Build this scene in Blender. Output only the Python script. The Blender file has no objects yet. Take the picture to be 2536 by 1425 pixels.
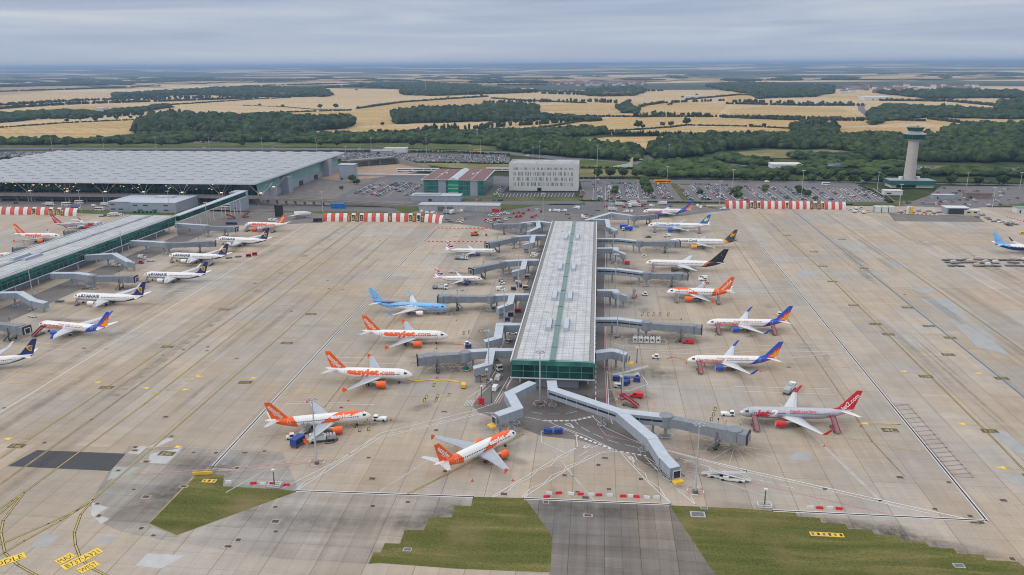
import bpy, bmesh, math, random
import numpy as np
from mathutils import Vector, Matrix, noise
random.seed(7); rng=np.random.default_rng(7)
PI=math.pi; rad=math.radians
S=bpy.context.scene; COL=S.collection
# ---------------------------------------------------------------- camera
F=1985.;CX,CY=1268.,712.5;H=118.
roll=rad(0.38); pitch=math.atan(552/F)
def camrot(yaw): return Matrix.Rotation(yaw,3,'Z')@Matrix.Rotation(PI/2-pitch,3,'X')@Matrix.Rotation(-roll,3,'Z')
RC=camrot(0)
_d=RC@Vector(((1484-CX)/F,-(160-CY)/F,-1)); RC=camrot(math.atan2(_d.x,_d.y))
def P(px,py,z=0.):          # photo pixel -> world point on the level z
    d=RC@Vector(((px-CX)/F,-(py-CY)/F,-1)); t=(z-H)/d.z
    return Vector((d.x*t,d.y*t,z))
def Q(p):
    v=RC.transposed()@(Vector(p)-Vector((0,0,H))); return (CX+F*v.x/-v.z, CY-F*v.y/-v.z)
cam=bpy.data.cameras.new('camera'); co=bpy.data.objects.new('camera',cam); COL.objects.link(co)
co.matrix_world=Matrix.Translation((0,0,H))@RC.to_4x4()
cam.sensor_width=36; cam.lens=36*F/2536; cam.clip_start=1; cam.clip_end=150000; S.camera=co
# ---------------------------------------------------------------- materials
M={}
def mat(name,col,rough=.6,metal=0.,var=.12,scale=.6,emit=None,bump=0,spec=None,alpha=None,dirt=None):
    if name in M: return M[name]
    m=bpy.data.materials.new(name); m.use_nodes=True; nt=m.node_tree; b=nt.nodes['Principled BSDF']
    b.inputs['Roughness'].default_value=rough; b.inputs['Metallic'].default_value=metal
    if spec is not None: b.inputs['Specular IOR Level'].default_value=spec
    c=(*col,1)
    if emit:
        b.inputs['Emission Color'].default_value=c; b.inputs['Emission Strength'].default_value=emit; b.inputs['Base Color'].default_value=c
    else:
        tc=nt.nodes.new('ShaderNodeTexCoord'); n=nt.nodes.new('ShaderNodeTexNoise'); n.inputs['Scale'].default_value=scale; n.inputs['Detail'].default_value=5
        nt.links.new(tc.outputs['Object'],n.inputs['Vector'])
        r=nt.nodes.new('ShaderNodeMapRange'); r.inputs[1].default_value=.25; r.inputs[2].default_value=.75
        r.inputs[3].default_value=1-var; r.inputs[4].default_value=1+var; nt.links.new(n.outputs['Fac'],r.inputs[0])
        x=nt.nodes.new('ShaderNodeMix'); x.data_type='RGBA'; x.blend_type='MULTIPLY'; x.inputs[0].default_value=1
        x.inputs[6].default_value=c; nt.links.new(r.outputs[0],x.inputs[7]); nt.links.new(x.outputs[2],b.inputs['Base Color'])
        if bump:
            bp=nt.nodes.new('ShaderNodeBump'); bp.inputs['Strength'].default_value=bump; nt.links.new(n.outputs['Fac'],bp.inputs['Height']); nt.links.new(bp.outputs[0],b.inputs['Normal'])
    m.diffuse_color=c; M[name]=m; return m
def nodes(m): nt=m.node_tree; return nt, nt.nodes['Principled BSDF']
white=mat('white_paint',(.80,.80,.80),.3,var=.04); offw=mat('off_white',(.62,.63,.63),.6,var=.08)
orange=mat('orange_paint',(.86,.12,.008),.35,var=.04); navy=mat('navy_paint',(.012,.028,.16),.35,var=.05)
red=mat('red_paint',(.62,.015,.03),.4,var=.08); silver=mat('silver_paint',(.47,.48,.54),.32,.35,var=.05)
wingg=mat('wing_grey',(.56,.59,.64),.4,var=.06); wingd=mat('wing_dark_grey',(.36,.40,.47),.4,var=.06); wingg.node_tree; dark=mat('dark_rubber',(.02,.02,.022),.7,var=.2); glassd=mat('dark_glass',(.02,.03,.045),.12,var=.1)
blue=mat('blue_paint',(.01,.09,.50),.35,var=.05); ltblue=mat('light_blue_paint',(.19,.50,.88),.35,var=.05); midblue=mat('mid_blue_paint',(.02,.16,.48),.35,var=.04)
yellow=mat('yellow_paint',(.80,.50,.03),.5,var=.12); amber=mat('amber_paint',(.88,.36,.01),.4,var=.05); magenta=mat('magenta_paint',(.55,.02,.12),.4,var=.05)
black=mat('black_paint',(.015,.015,.02),.4,var=.1); charc=mat('charcoal_paint',(.06,.07,.08),.45,var=.1)
steel=mat('steel',(.42,.44,.47),.45,.4,var=.12); dsteel=mat('dark_steel',(.14,.15,.16),.6,.2,var=.2)
bluegrey=mat('blue_grey_cladding',(.29,.33,.40),.55,var=.07,scale=.3); bridgeg=mat('bridge_grey',(.27,.31,.37),.55,var=.1,scale=.5); bridget=mat('bridge_roof',(.44,.50,.58),.5,var=.1,scale=.4)
tunnel=mat('tunnel_grey',(.21,.235,.27),.6,var=.12,scale=.5)
cartb=mat('cart_blue',(.01,.05,.30),.5,var=.15); hivis=mat('hi_vis',(.62,.85,.05),.6,var=.05); skin=mat('skin_tone',(.45,.27,.18),.6,var=.05)
stair=mat('stair_tread',(.30,.22,.24),.7,var=.15); green=mat('green_paint',(.01,.22,.12),.5,var=.1); cream=mat('cream_paint',(.60,.55,.36),.5,var=.08)
# ---------------------------------------------------------------- mesh builder
class MB:
    def __init__(s): s.v=[];s.f=[];s.m=[];s.mats=[]
    def mi(s,m):
        if m not in s.mats: s.mats.append(m)
        return s.mats.index(m)
    def poly(s,pts,m):
        b=len(s.v); s.v+= [tuple(p) for p in pts]; s.f.append(tuple(range(b,b+len(pts)))); s.m.append(s.mi(m)); return s
    def hexa(s,p,m,mt=None):     # 8 points: 4 bottom ccw, 4 top ccw
        b=len(s.v); s.v+=[tuple(q) for q in p]; k=s.mi(m); kt=s.mi(mt) if mt else k
        for f,mm in (((3,2,1,0),k),((4,5,6,7),kt),((0,1,5,4),k),((1,2,6,5),k),((2,3,7,6),k),((3,0,4,7),k)):
            s.f.append(tuple(b+i for i in f)); s.m.append(mm)
        return s
    def box(s,x0,x1,y0,y1,z0,z1,m,mt=None):
        return s.hexa([(x0,y0,z0),(x1,y0,z0),(x1,y1,z0),(x0,y1,z0),(x0,y0,z1),(x1,y0,z1),(x1,y1,z1),(x0,y1,z1)],m,mt)
    def beam(s,p,q,w,h,m,mt=None,w2=None,h2=None):   # box from p to q (p,q = bottom centre line), any slope
        p=Vector(p);q=Vector(q);d=(q-p);d.z=0
        if d.length<1e-6: d=Vector((1,0,0))
        d.normalize(); n=Vector((-d.y,d.x,0)); w2=w2 or w;h2=h2 or h; u=Vector((0,0,1))
        return s.hexa([p-n*w/2,q-n*w2/2,q+n*w2/2,p+n*w/2,p-n*w/2+u*h,q-n*w2/2+u*h2,q+n*w2/2+u*h2,p+n*w/2+u*h],m,mt)
    def tube(s,p,q,r,r2=None,m=None,n=8,cap=True):
        p=Vector(p);q=Vector(q);r2=r if r2 is None else r2;d=(q-p).normalized(); a=d.orthogonal().normalized(); c=d.cross(a); b=len(s.v);k=s.mi(m)
        for P_,R_ in ((p,r),(q,r2)):
            for i in range(n):
                t=2*PI*i/n; s.v.append(tuple(P_+a*math.cos(t)*R_+c*math.sin(t)*R_))
        for i in range(n): j=(i+1)%n; s.f.append((b+i,b+j,b+n+j,b+n+i)); s.m.append(k)
        if cap: s.f.append(tuple(b+n-1-i for i in range(n))); s.f.append(tuple(b+n+i for i in range(n))); s.m+=[k,k]
        return s
    def loft(s,rings,m,cap=True,fn=None):
        b=len(s.v);n=len(rings[0]);k=s.mi(m) if m else 0
        for r in rings: s.v+=[tuple(p) for p in r]
        for i in range(len(rings)-1):
            for j in range(n):
                j2=(j+1)%n; s.f.append((b+i*n+j,b+i*n+j2,b+(i+1)*n+j2,b+(i+1)*n+j)); s.m.append(s.mi(fn(i,j)) if fn else k)
        if cap:
            s.f.append(tuple(b+n-1-i for i in range(n))); s.m.append(s.mi(fn(0,0)) if fn else k); e=b+(len(rings)-1)*n
            s.f.append(tuple(e+i for i in range(n))); s.m.append(s.mi(fn(len(rings)-2,0)) if fn else k)
        return s
    def prism(s,pts,z0,z1,m,mt=None):
        n=len(pts);b=len(s.v);k=s.mi(m);kt=s.mi(mt) if mt else k
        s.v+=[(p[0],p[1],z0) for p in pts]+[(p[0],p[1],z1) for p in pts]
        for i in range(n): j=(i+1)%n; s.f.append((b+i,b+j,b+n+j,b+n+i)); s.m.append(k)
        s.f.append(tuple(b+n+i for i in range(n))); s.f.append(tuple(b+n-1-i for i in range(n))); s.m+=[kt,k]; return s
    def plate(s,pts,t,m,axis=(0,1,0)):   # flat polygon thickened along axis both ways
        a=Vector(axis)*t/2;n=len(pts);b=len(s.v);k=s.mi(m)
        s.v+=[tuple(Vector(p)-a) for p in pts]+[tuple(Vector(p)+a) for p in pts]
        for i in range(n): j=(i+1)%n; s.f.append((b+i,b+j,b+n+j,b+n+i)); s.m.append(k)
        s.f.append(tuple(b+n+i for i in range(n))); s.f.append(tuple(b+n-1-i for i in range(n))); s.m+=[k,k]; return s
    def mesh(s,name,smooth=False):
        me=bpy.data.meshes.new(name); me.from_pydata(s.v,[],s.f)
        for m in s.mats: me.materials.append(m)
        me.polygons.foreach_set('material_index',s.m)
        if smooth: me.polygons.foreach_set('use_smooth',[True]*len(s.f))
        me.update(); 
        bm=bmesh.new(); bm.from_mesh(me); bmesh.ops.recalc_face_normals(bm,faces=bm.faces); bm.to_mesh(me); bm.free()
        return me
    def build(s,name,parent=None,loc=None,rz=0,smooth=False,**kw):
        if not s.v: return None
        o=bpy.data.objects.new(name,s.mesh(name,smooth)); COL.objects.link(o)
        if parent: o.parent=parent
        if loc is not None: o.location=loc
        if rz: o.rotation_euler=(0,0,rz)
        tag(o,**kw); return o
def tag(o,label=None,cat=None,group=None,kind=None):
    if label: o['label']=label
    if cat: o['category']=cat
    if group: o['group']=group
    if kind: o['kind']=kind
    return o
def thing(name,label,cat,loc=(0,0,0),rz=0,group=None):
    o=bpy.data.objects.new(name,None); COL.objects.link(o); o.location=loc; o.rotation_euler=(0,0,rz); o.empty_display_size=.5
    return tag(o,label,cat,group)
KIDS={}
def kids(o):
    if o.name not in KIDS: KIDS[o.name]=[c for c in bpy.data.objects if c.parent==o]
    return KIDS[o.name]
def dup(src,loc,rz=0,label=None,group=None,parent=None,scale=None):
    c=src.copy(); COL.objects.link(c); c.parent=parent
    if parent is None: c.location=loc; c.rotation_euler=(0,0,rz)
    if scale: c.scale=scale if hasattr(scale,'__len__') else (scale,)*3
    if label: c['label']=label
    if group: c['group']=group
    for k in kids(src): dup(k,None,parent=c)
    return c
PROTO={}
def place(key,label,loc,rz=0,group=None,cat=None,scale=None):
    """first use moves the prototype itself, later uses copy it"""
    e=PROTO[key]
    if not e['used']:
        o=e['o']; o.location=loc; o.rotation_euler=(0,0,rz); e['used']=True
        kids(o)
        for k in kids(o): kids(k)
        if scale: o.scale=scale if hasattr(scale,'__len__') else (scale,)*3
    else: o=dup(e['o'],loc,rz,scale=scale or (1,1,1))
    o['label']=label
    if cat: o['category']=cat
    if group: o['group']=group
    elif 'group' in o.keys(): del o['group']
    return o
def proto(key,o): PROTO[key]={'o':o,'used':False}; return o
def unused():
    for k,e in PROTO.items():
        if not e['used']:
            def rm(o):
                for c in [c for c in bpy.data.objects if c.parent==o]: rm(c)
                bpy.data.objects.remove(o)
            rm(e['o'])
def sheet(name,pts,z,m,kind='structure',px=True,**kw):
    b=MB(); q=[P(p[0],p[1],0) for p in pts] if px else [Vector((p[0],p[1],0)) for p in pts]
    b.poly([(v.x,v.y,z) for v in q],m); o=b.build(name,kind=kind,**kw)
    for p in o.data.polygons:
        if p.normal.z<0: o.data.flip_normals(); break
    return o
def line(b,pts,w,z,m,px=True,dash=None,gap=None):
    q=[P(p[0],p[1],0) if px else Vector((p[0],p[1],0)) for p in pts]
    for i in range(len(q)-1):
        a,c=q[i].copy(),q[i+1].copy(); d=(c-a);L=d.length
        if L<1e-3: continue
        d/=L; n=Vector((-d.y,d.x,0))*w/2
        segs=[(0,L)] if not dash else [(t,min(t+dash,L)) for t in np.arange(0,L,dash+gap)]
        e=0 if dash else w*.3
        for t0,t1 in segs:
            u=a+d*(t0-e);v=a+d*(t1+e); b.poly([(*(u-n).xy,z),(*(v-n).xy,z),(*(v+n).xy,z),(*(u+n).xy,z)],m)
# ---------------------------------------------------------------- lettering
TXT={}
def text2d(s,bold=.0,shear=0,cut=.16,space=1.):
    k=(s,bold,shear,cut,space)
    if k in TXT: return TXT[k]
    cu=bpy.data.curves.new('t','FONT'); cu.body=s; cu.size=1; cu.offset=bold; cu.shear=shear; cu.resolution_u=2; cu.fill_mode='FRONT'; cu.space_character=space
    o=bpy.data.objects.new('t',cu); COL.objects.link(o); dg=bpy.context.evaluated_depsgraph_get(); me=bpy.data.meshes.new_from_object(o.evaluated_get(dg))
    bpy.data.objects.remove(o); bpy.data.curves.remove(cu)
    bm=bmesh.new(); bm.from_mesh(me); bpy.data.meshes.remove(me)
    if cut:
        for y in np.arange(-.3,.9,cut):
            bmesh.ops.bisect_plane(bm,geom=bm.verts[:]+bm.edges[:]+bm.faces[:],plane_co=(0,y,0),plane_no=(0,1,0))
    bm.verts.ensure_lookup_table()
    V=[(v.co.x,v.co.y) for v in bm.verts]; Fc=[tuple(v.index for v in f.verts) for f in bm.faces]; bm.free()
    w=max(v[0] for v in V) if V else 1; TXT[k]=(V,Fc,w); return TXT[k]
def put_text(b,s,fn,m,size=1.,width=None,**kw):   # fn(tx,ty) -> point
    V,Fc,w=text2d(s,**kw); sx=width/w if width else size
    o=len(b.v); b.v+=[tuple(fn(x*sx,y*size)) for x,y in V]; k=b.mi(m)
    for f in Fc: b.f.append(tuple(o+i for i in f)); b.m.append(k)
HAZE=8.0e-5
# ---------------------------------------------------------------- ground
def slabmat(name,c1,c2,mort,sc,ang=True,stain=.5,bw=6.2,rh=6.2,lane=.10):
    m=bpy.data.materials.new(name); m.use_nodes=True; nt,b=nodes(m); N=nt.nodes.new; L=nt.links.new
    b.inputs['Roughness'].default_value=.85; b.inputs['Specular IOR Level'].default_value=.25
    g=N('ShaderNodeNewGeometry'); s=N('ShaderNodeSeparateXYZ'); L(g.outputs['Position'],s.inputs[0])
    # lanes fan out very slightly with distance
    a=N('ShaderNodeMath');a.operation='MULTIPLY_ADD';L(s.outputs[1],a.inputs[0]);a.inputs[1].default_value=1.15e-4;a.inputs[2].default_value=.977
    x=N('ShaderNodeMath');x.operation='ADD';L(s.outputs[0],x.inputs[0]);x.inputs[1].default_value=5
    u=N('ShaderNodeMath');u.operation='DIVIDE';L(x.outputs[0],u.inputs[0]);L(a.outputs[0],u.inputs[1])
    c=N('ShaderNodeCombineXYZ');L(u.outputs[0],c.inputs[0]);L(s.outputs[1],c.inputs[1])
    br=N('ShaderNodeTexBrick'); br.offset=0;br.inputs['Scale'].default_value=1;br.inputs['Brick Width'].default_value=bw;br.inputs['Row Height'].default_value=rh
    br.inputs['Mortar Size'].default_value=.075;br.inputs['Mortar Smooth'].default_value=.2;br.inputs['Color1'].default_value=(*c1,1);br.inputs['Color2'].default_value=(*c2,1);br.inputs['Mortar'].default_value=(*mort,1);L(c.outputs[0],br.inputs['Vector'])
    # broad lanes
    b2=N('ShaderNodeTexBrick');b2.offset=.37;b2.inputs['Scale'].default_value=1;b2.inputs['Brick Width'].default_value=110;b2.inputs['Row Height'].default_value=bw*2;b2.inputs['Mortar Size'].default_value=0.12
    sw=N('ShaderNodeCombineXYZ');L(s.outputs[1],sw.inputs[0]);L(u.outputs[0],sw.inputs[1]);L(sw.outputs[0],b2.inputs['Vector'])
    b2.inputs['Color1'].default_value=(1-lane,)*3+(1,);b2.inputs['Color2'].default_value=(1+lane,)*3+(1,);b2.inputs['Mortar'].default_value=(.76,.72,.67,1)
    m1=N('ShaderNodeMix');m1.data_type='RGBA';m1.blend_type='MULTIPLY';m1.inputs[0].default_value=1;L(br.outputs[0],m1.inputs[6]);L(b2.outputs[0],m1.inputs[7])
    def nz(scale,vec,lo,hi,d=6,r=.55):
        n=N('ShaderNodeTexNoise');n.inputs['Scale'].default_value=scale;n.inputs['Detail'].default_value=d;n.inputs['Roughness'].default_value=r;L(vec,n.inputs['Vector'])
        q=N('ShaderNodeMapRange');q.inputs[1].default_value=.3;q.inputs[2].default_value=.7;q.inputs[3].default_value=lo;q.inputs[4].default_value=hi;L(n.outputs['Fac'],q.inputs[0]);return q.outputs[0]
    st=N('ShaderNodeVectorMath');st.operation='MULTIPLY';st.inputs[1].default_value=(1,.04,1);L(c.outputs[0],st.inputs[0])
    st2=N('ShaderNodeVectorMath');st2.operation='MULTIPLY';st2.inputs[1].default_value=(.08,1,1);L(c.outputs[0],st2.inputs[0])
    f=m1.outputs[2]
    for v in (nz(.012,c.outputs[0],1-.16*stain,1+.12*stain),nz(.5,st.outputs[0],1-.16*stain,1+.08*stain),nz(.35,st2.outputs[0],1-.14*stain,1+.06*stain),nz(.09,c.outputs[0],1-.16*stain,1.07),nz(2.5,c.outputs[0],.9,1.1)):
        k=N('ShaderNodeMix');k.data_type='RGBA';k.blend_type='MULTIPLY';k.inputs[0].default_value=1;L(f,k.inputs[6]);L(v,k.inputs[7]);f=k.outputs[2]
    # warm / cool drift
    n=N('ShaderNodeTexNoise');n.inputs['Scale'].default_value=.02;n.inputs['Detail'].default_value=4;L(c.outputs[0],n.inputs['Vector'])
    w=N('ShaderNodeMix');w.data_type='RGBA';w.inputs[6].default_value=(1.05,1.0,.93,1);w.inputs[7].default_value=(.93,1.0,1.09,1)
    q=N('ShaderNodeMapRange');q.inputs[1].default_value=.4;q.inputs[2].default_value=.64;L(n.outputs['Fac'],q.inputs[0]);L(q.outputs[0],w.inputs[0])
    k=N('ShaderNodeMix');k.data_type='RGBA';k.blend_type='MULTIPLY';k.inputs[0].default_value=1;L(f,k.inputs[6]);L(w.outputs[2],k.inputs[7])
    L(k.outputs[2],b.inputs['Base Color']); return m
conc=slabmat('concrete_slabs',(.39,.337,.280),(.415,.361,.303),(.315,.27,.222),1)
conc_g=slabmat('grey_concrete',(.31,.29,.265),(.345,.325,.30),(.22,.20,.18),1,stain=1)
conc_m=slabmat('weathered_concrete_slabs',(.37,.325,.278),(.40,.352,.302),(.30,.26,.215),1,stain=1.); conc_d=slabmat('dark_concrete',(.205,.185,.17),(.255,.232,.212),(.15,.135,.12),1,stain=1.2,bw=4.5,rh=4.5)
asph=mat('asphalt',(.158,.143,.138),.9,var=.22,scale=.12); asphd=mat('dark_asphalt',(.055,.058,.066),.9,var=.10,scale=.4)
asphr=mat('road_asphalt',(.115,.118,.125),.9,var=.15,scale=.1); asphp=mat('car_park_asphalt',(.14,.128,.135),.9,var=.18,scale=.15)
oil=mat('service_stain',(.19,.17,.16),.9,var=.35,scale=.35)
stainm=slabmat('stained_slabs',(.235,.205,.18),(.27,.24,.21),(.17,.15,.13),1,stain=1.5); lslab=mat('new_concrete',(.45,.455,.46),.85,var=.10,scale=.3); lslab2=mat('bluish_concrete',(.345,.35,.352),.85,var=.10,scale=.2)
earth=mat('bare_earth',(.33,.24,.17),.95,var=.25,scale=.1)
lw=mat('line_white',(.68,.70,.72),.7,var=.15,scale=1.5); ly=mat('line_yellow',(.46,.36,.10),.7,var=.25,scale=1); ly2=mat('sign_yellow',(.80,.55,.06),.7,var=.12,scale=1.)
lp_=mat('line_red',(.50,.25,.25),.7,var=.2,scale=1); lk=mat('line_black',(.035,.03,.03),.8,var=.2); lb=mat('line_blue_grey',(.11,.17,.23),.8,var=.25,scale=.4); blk_=mat('stand_number_plate',(.10,.075,.045),.8,var=.3); brown=mat('joint_brown',(.25,.19,.13),.9,var=.35,scale=.25); pink=mat('hatch_pink',(.27,.20,.20),.8,var=.2)
def grassmat(name,ca,cb,cc,stripe=True,sc=.05,worn=None,tram=False):
    m=bpy.data.materials.new(name); m.use_nodes=True; nt,b=nodes(m); N=nt.nodes.new; L=nt.links.new
    b.inputs['Roughness'].default_value=.95; b.inputs['Specular IOR Level'].default_value=.1
    g=N('ShaderNodeNewGeometry')
    v=N('ShaderNodeVectorMath');v.operation='MULTIPLY';v.inputs[1].default_value=(.12,1,1) if stripe else (1,1,1);L(g.outputs['Position'],v.inputs[0])
    n=N('ShaderNodeTexNoise');n.inputs['Scale'].default_value=sc*5 if stripe else sc;n.inputs['Detail'].default_value=8;n.inputs['Roughness'].default_value=.62;n.inputs['Distortion'].default_value=.6;L(v.outputs[0],n.inputs['Vector'])
    r=N('ShaderNodeValToRGB');e=r.color_ramp.elements;e[0].position=.32;e[0].color=(*ca,1);e[1].position=.68;e[1].color=(*cb,1);k=e.new(.52);k.color=(*cc,1);L(n.outputs['Fac'],r.inputs[0])
    n2=N('ShaderNodeTexNoise');n2.inputs['Scale'].default_value=sc*30;n2.inputs['Detail'].default_value=6;L(g.outputs['Position'],n2.inputs['Vector'])
    q=N('ShaderNodeMapRange');q.inputs[1].default_value=.3;q.inputs[2].default_value=.7;q.inputs[3].default_value=.72;q.inputs[4].default_value=1.28;L(n2.outputs['Fac'],q.inputs[0])
    x=N('ShaderNodeMix');x.data_type='RGBA';x.blend_type='MULTIPLY';x.inputs[0].default_value=1;L(r.outputs[0],x.inputs[6]);L(q.outputs[0],x.inputs[7]); res=x.outputs[2]
    if worn:
        n3=N('ShaderNodeTexNoise');n3.inputs['Scale'].default_value=.045;n3.inputs['Detail'].default_value=7;n3.inputs['Roughness'].default_value=.65;L(g.outputs['Position'],n3.inputs['Vector'])
        q3=N('ShaderNodeMapRange');q3.inputs[1].default_value=.50;q3.inputs[2].default_value=.70;q3.inputs[3].default_value=0;q3.inputs[4].default_value=.75;L(n3.outputs['Fac'],q3.inputs[0])
        y=N('ShaderNodeMix');y.data_type='RGBA';L(q3.outputs[0],y.inputs[0]);L(res,y.inputs[6]);y.inputs[7].default_value=(*worn,1);res=y.outputs[2]
    if tram:
        w=N('ShaderNodeTexWave');w.inputs['Scale'].default_value=.013;w.inputs['Distortion'].default_value=1.2;w.inputs['Detail Scale'].default_value=.02;w.bands_direction='DIAGONAL';L(g.outputs['Position'],w.inputs['Vector'])
        q4=N('ShaderNodeMapRange');q4.inputs[1].default_value=.0;q4.inputs[2].default_value=.18;q4.inputs[3].default_value=.86;q4.inputs[4].default_value=1.;L(w.outputs['Fac'],q4.inputs[0])
        y=N('ShaderNodeMix');y.data_type='RGBA';y.blend_type='MULTIPLY';y.inputs[0].default_value=1;L(res,y.inputs[6]);L(q4.outputs[0],y.inputs[7]);res=y.outputs[2]
    L(res,b.inputs['Base Color']); return m
grass=grassmat('mown_grass',(.080,.092,.022),(.19,.165,.062),(.112,.118,.034),worn=(.20,.16,.08))
verge=grassmat('verge_grass',(.055,.085,.022),(.15,.15,.060),(.090,.110,.034),False,.03)
scrub=grassmat('scrub',(.022,.038,.012),(.085,.095,.032),(.045,.062,.020),False,.03)
wheat=grassmat('ripe_wheat',(.40,.275,.120),(.54,.395,.20),(.47,.335,.155),True,.004,tram=True)
wheat2=grassmat('pale_stubble',(.46,.34,.19),(.58,.45,.28),(.52,.395,.235),True,.004,tram=True)
wheat3=grassmat('brown_field',(.33,.235,.15),(.42,.31,.21),(.37,.27,.18),True,.004)
farm=grassmat('far_farmland',(.028,.045,.022),(.40,.31,.18),(.05,.07,.03),True,.0008)
# land
BIG=46000
b=MB(); b.poly([(-BIG,-3000,-.6),(BIG,-3000,-.6),(BIG,BIG,-.6),(-BIG,BIG,-.6)],scrub); b.build('ground',kind='structure')
yfar=P(1300,192).y
def patchmat():
    hm=bpy.data.materials.new('hillside_patchwork'); hm.use_nodes=True; nt,b=nodes(hm); N=nt.nodes.new; L=nt.links.new; b.inputs['Roughness'].default_value=.95
    g=N('ShaderNodeNewGeometry'); v=N('ShaderNodeVectorMath'); v.operation='MULTIPLY'; v.inputs[1].default_value=(.0011,.0022,0); L(g.outputs['Position'],v.inputs[0])
    vo=N('ShaderNodeTexVoronoi'); vo.inputs['Scale'].default_value=1; L(v.outputs[0],vo.inputs['Vector']); r=N('ShaderNodeValToRGB'); r.color_ramp.interpolation='CONSTANT'; e=r.color_ramp.elements
    e[0].position=0;e[0].color=(.022,.040,.018,1); e[1].position=.36;e[1].color=(.55,.43,.27,1); k=e.new(.55);k.color=(.03,.05,.022,1); k=e.new(.74);k.color=(.46,.36,.22,1); k=e.new(.84);k.color=(.06,.085,.035,1)
    s=N('ShaderNodeSeparateColor'); L(vo.outputs['Color'],s.inputs[0]); L(s.outputs[0],r.inputs[0]); L(r.outputs[0],b.inputs['Base Color'])
    M['patch']=hm; return hm
patchmat()
b=MB(); b.poly([(-BIG,3900,-.2),(BIG,3900,-.2),(BIG,BIG*.9,-.2),(-BIG,BIG*.9,-.2)],M['patch']); b.build('far_fields',kind='structure')
b=MB(); b.poly([(-2600,1480,-.4),(2600,1480,-.4),(5200,5600,-.4),(-5200,5600,-.4)],wheat2); b.build('farmland',kind='structure')
# apron
sheet('apron',[(-420,-60),(330,-60),(420,150),(560,400),(560,705),(100,705),(-130,618),(-260,640),(-560,640),(-560,300),(-420,100)],0,conc,px=False)
def fields():
    # ripe fields: pixel outlines on the level ground, each its own sheet
    FS=[([(0,317),(227,302),(366,297),(420,305),(345,330),(200,345),(0,345)],wheat),
    ([(0,303),(108,293),(370,286),(440,290),(366,296),(0,315)],wheat2),
    ([(0,280),(200,262),(300,262),(200,276),(0,290)],wheat),([(0,237),(200,230),(275,228),(255,240),(130,248),(0,254)],wheat2),([(0,217),(180,212),(230,216),(0,236)],wheat3),
    ([(323,281),(420,268),(525,258),(640,245),(760,241),(1010,242),(1220,233),(1222,240),(1000,250),(880,272),(600,284),(400,288)],wheat2),
    ([(600,284),(872,275),(1000,251),(1230,244),(1280,262),(1170,276),(980,282),(970,310),(870,312),(860,296),(720,284)],wheat),
    ([(772,325),(960,313),(1030,312),(1200,314),(1200,330),(1030,325),(950,333),(830,340)],wheat),
    ([(1010,333),(1110,327),(1150,330),(1110,345),(1000,340)],wheat),
    ([(0,197),(120,195),(125,200),(0,205)],wheat3),([(215,207),(330,203),(620,198),(640,206),(560,210),(350,218)],wheat2),([(340,202),(600,196),(610,199),(350,206)],wheat3),
    ([(630,206),(780,204),(830,206),(640,217)],wheat2),([(795,222),(870,220),(990,224),(985,238),(830,240)],wheat2),([(778,196),(850,193),(860,198),(780,203)],wheat2),([(890,196),(930,195),(940,199)],wheat),
    ([(1010,206),(1110,204),(1330,207),(1180,211)],wheat),([(1030,199),(1160,197),(1340,199),(1200,202)],wheat2),([(1145,216),(1330,219),(1330,226),(1170,228)],wheat2),
    ([(1200,238),(1330,236),(1420,240),(1410,248),(1290,246),(1215,252),(1200,246)],wheat2),([(1265,266),(1450,255),(1530,262),(1580,278),(1500,288),(1400,280)],wheat),
    ([(1545,253),(1700,254),(1800,262),(1770,289),(1560,290),(1550,270)],wheat),([(1450,296),(1560,290),(1900,291),(2300,300),(1960,322),(1850,312),(1700,308),(1640,321),(1500,324)],wheat),
    ([(1200,315),(1440,297),(1580,292),(1700,308),(1560,322),(1480,330),(1330,325),(1200,330)],wheat),([(1500,327),(1680,316),(1860,312),(1980,322),(2040,332),(1650,336),(1505,334)],wheat),
    ([(1360,360),(1500,340),(1640,338),(1780,342),(1700,352),(1600,370),(1590,378),(1480,362)],wheat),([(1330,353),(1460,339),(1500,339),(1380,358)],verge),
    ([(1550,232),(1700,226),(1800,230),(1740,237),(1560,240)],wheat2),([(1690,250),(1830,236),(1900,240),(2140,252),(2120,258),(1830,262)],wheat2),([(1800,272),(1900,263),(2080,268),(2140,290),(1960,296),(1820,291)],wheat),
    ([(1790,250),(1900,245),(2110,248),(2160,258),(2000,262),(1800,256)],wheat2),([(1800,234),(1860,236),(1850,255),(1800,254)],wheat),([(2200,254),(2300,252),(2500,270),(2480,279),(2300,268)],wheat2),([(2260,289),(2400,289),(2536,300),(2600,312),(2440,316),(2320,310)],wheat),
    ([(2070,316),(2270,316),(2500,318),(2380,324),(2340,336),(2090,326)],wheat),([(2040,238),(2120,239),(2180,244),(2060,243)],wheat),([(2420,243),(2560,247),(2536,256),(2440,250)],wheat2),
    ([(1545,194),(1700,176),(1960,174),(2010,182),(1600,204)],farm)]
    for i,(f,m) in enumerate(FS): sheet('field',f,-.15+.004*i,m)
    SL=[]  # far slivers of pale field between dark woodland
    for i in range(520):
        y=random.uniform(163,204); x=random.uniform(-200,2700)
        yy=y+ (x-1268)*-.0067; w=random.uniform(20,150)*(y-150)/40+15; h=random.uniform(1.2,4.2)*(y-150)/35+.4
        SL.append([(x,yy),(x+w*.4,yy-h),(x+w,yy-h*.7),(x+w*.8,yy+h*.4)])
    b=MB()
    for i,f in enumerate(SL):
        q=[P(*p) for p in f]; b.poly([(v.x,v.y,2.5+.01*i) for v in q],random.choice([wheat2,wheat,wheat3,wheat2]))
    b.build('far_field_slivers',kind='structure')
fields()
dry=grassmat('dry_meadow',(.12,.115,.045),(.27,.235,.12),(.18,.165,.075),False,.02)
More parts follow.
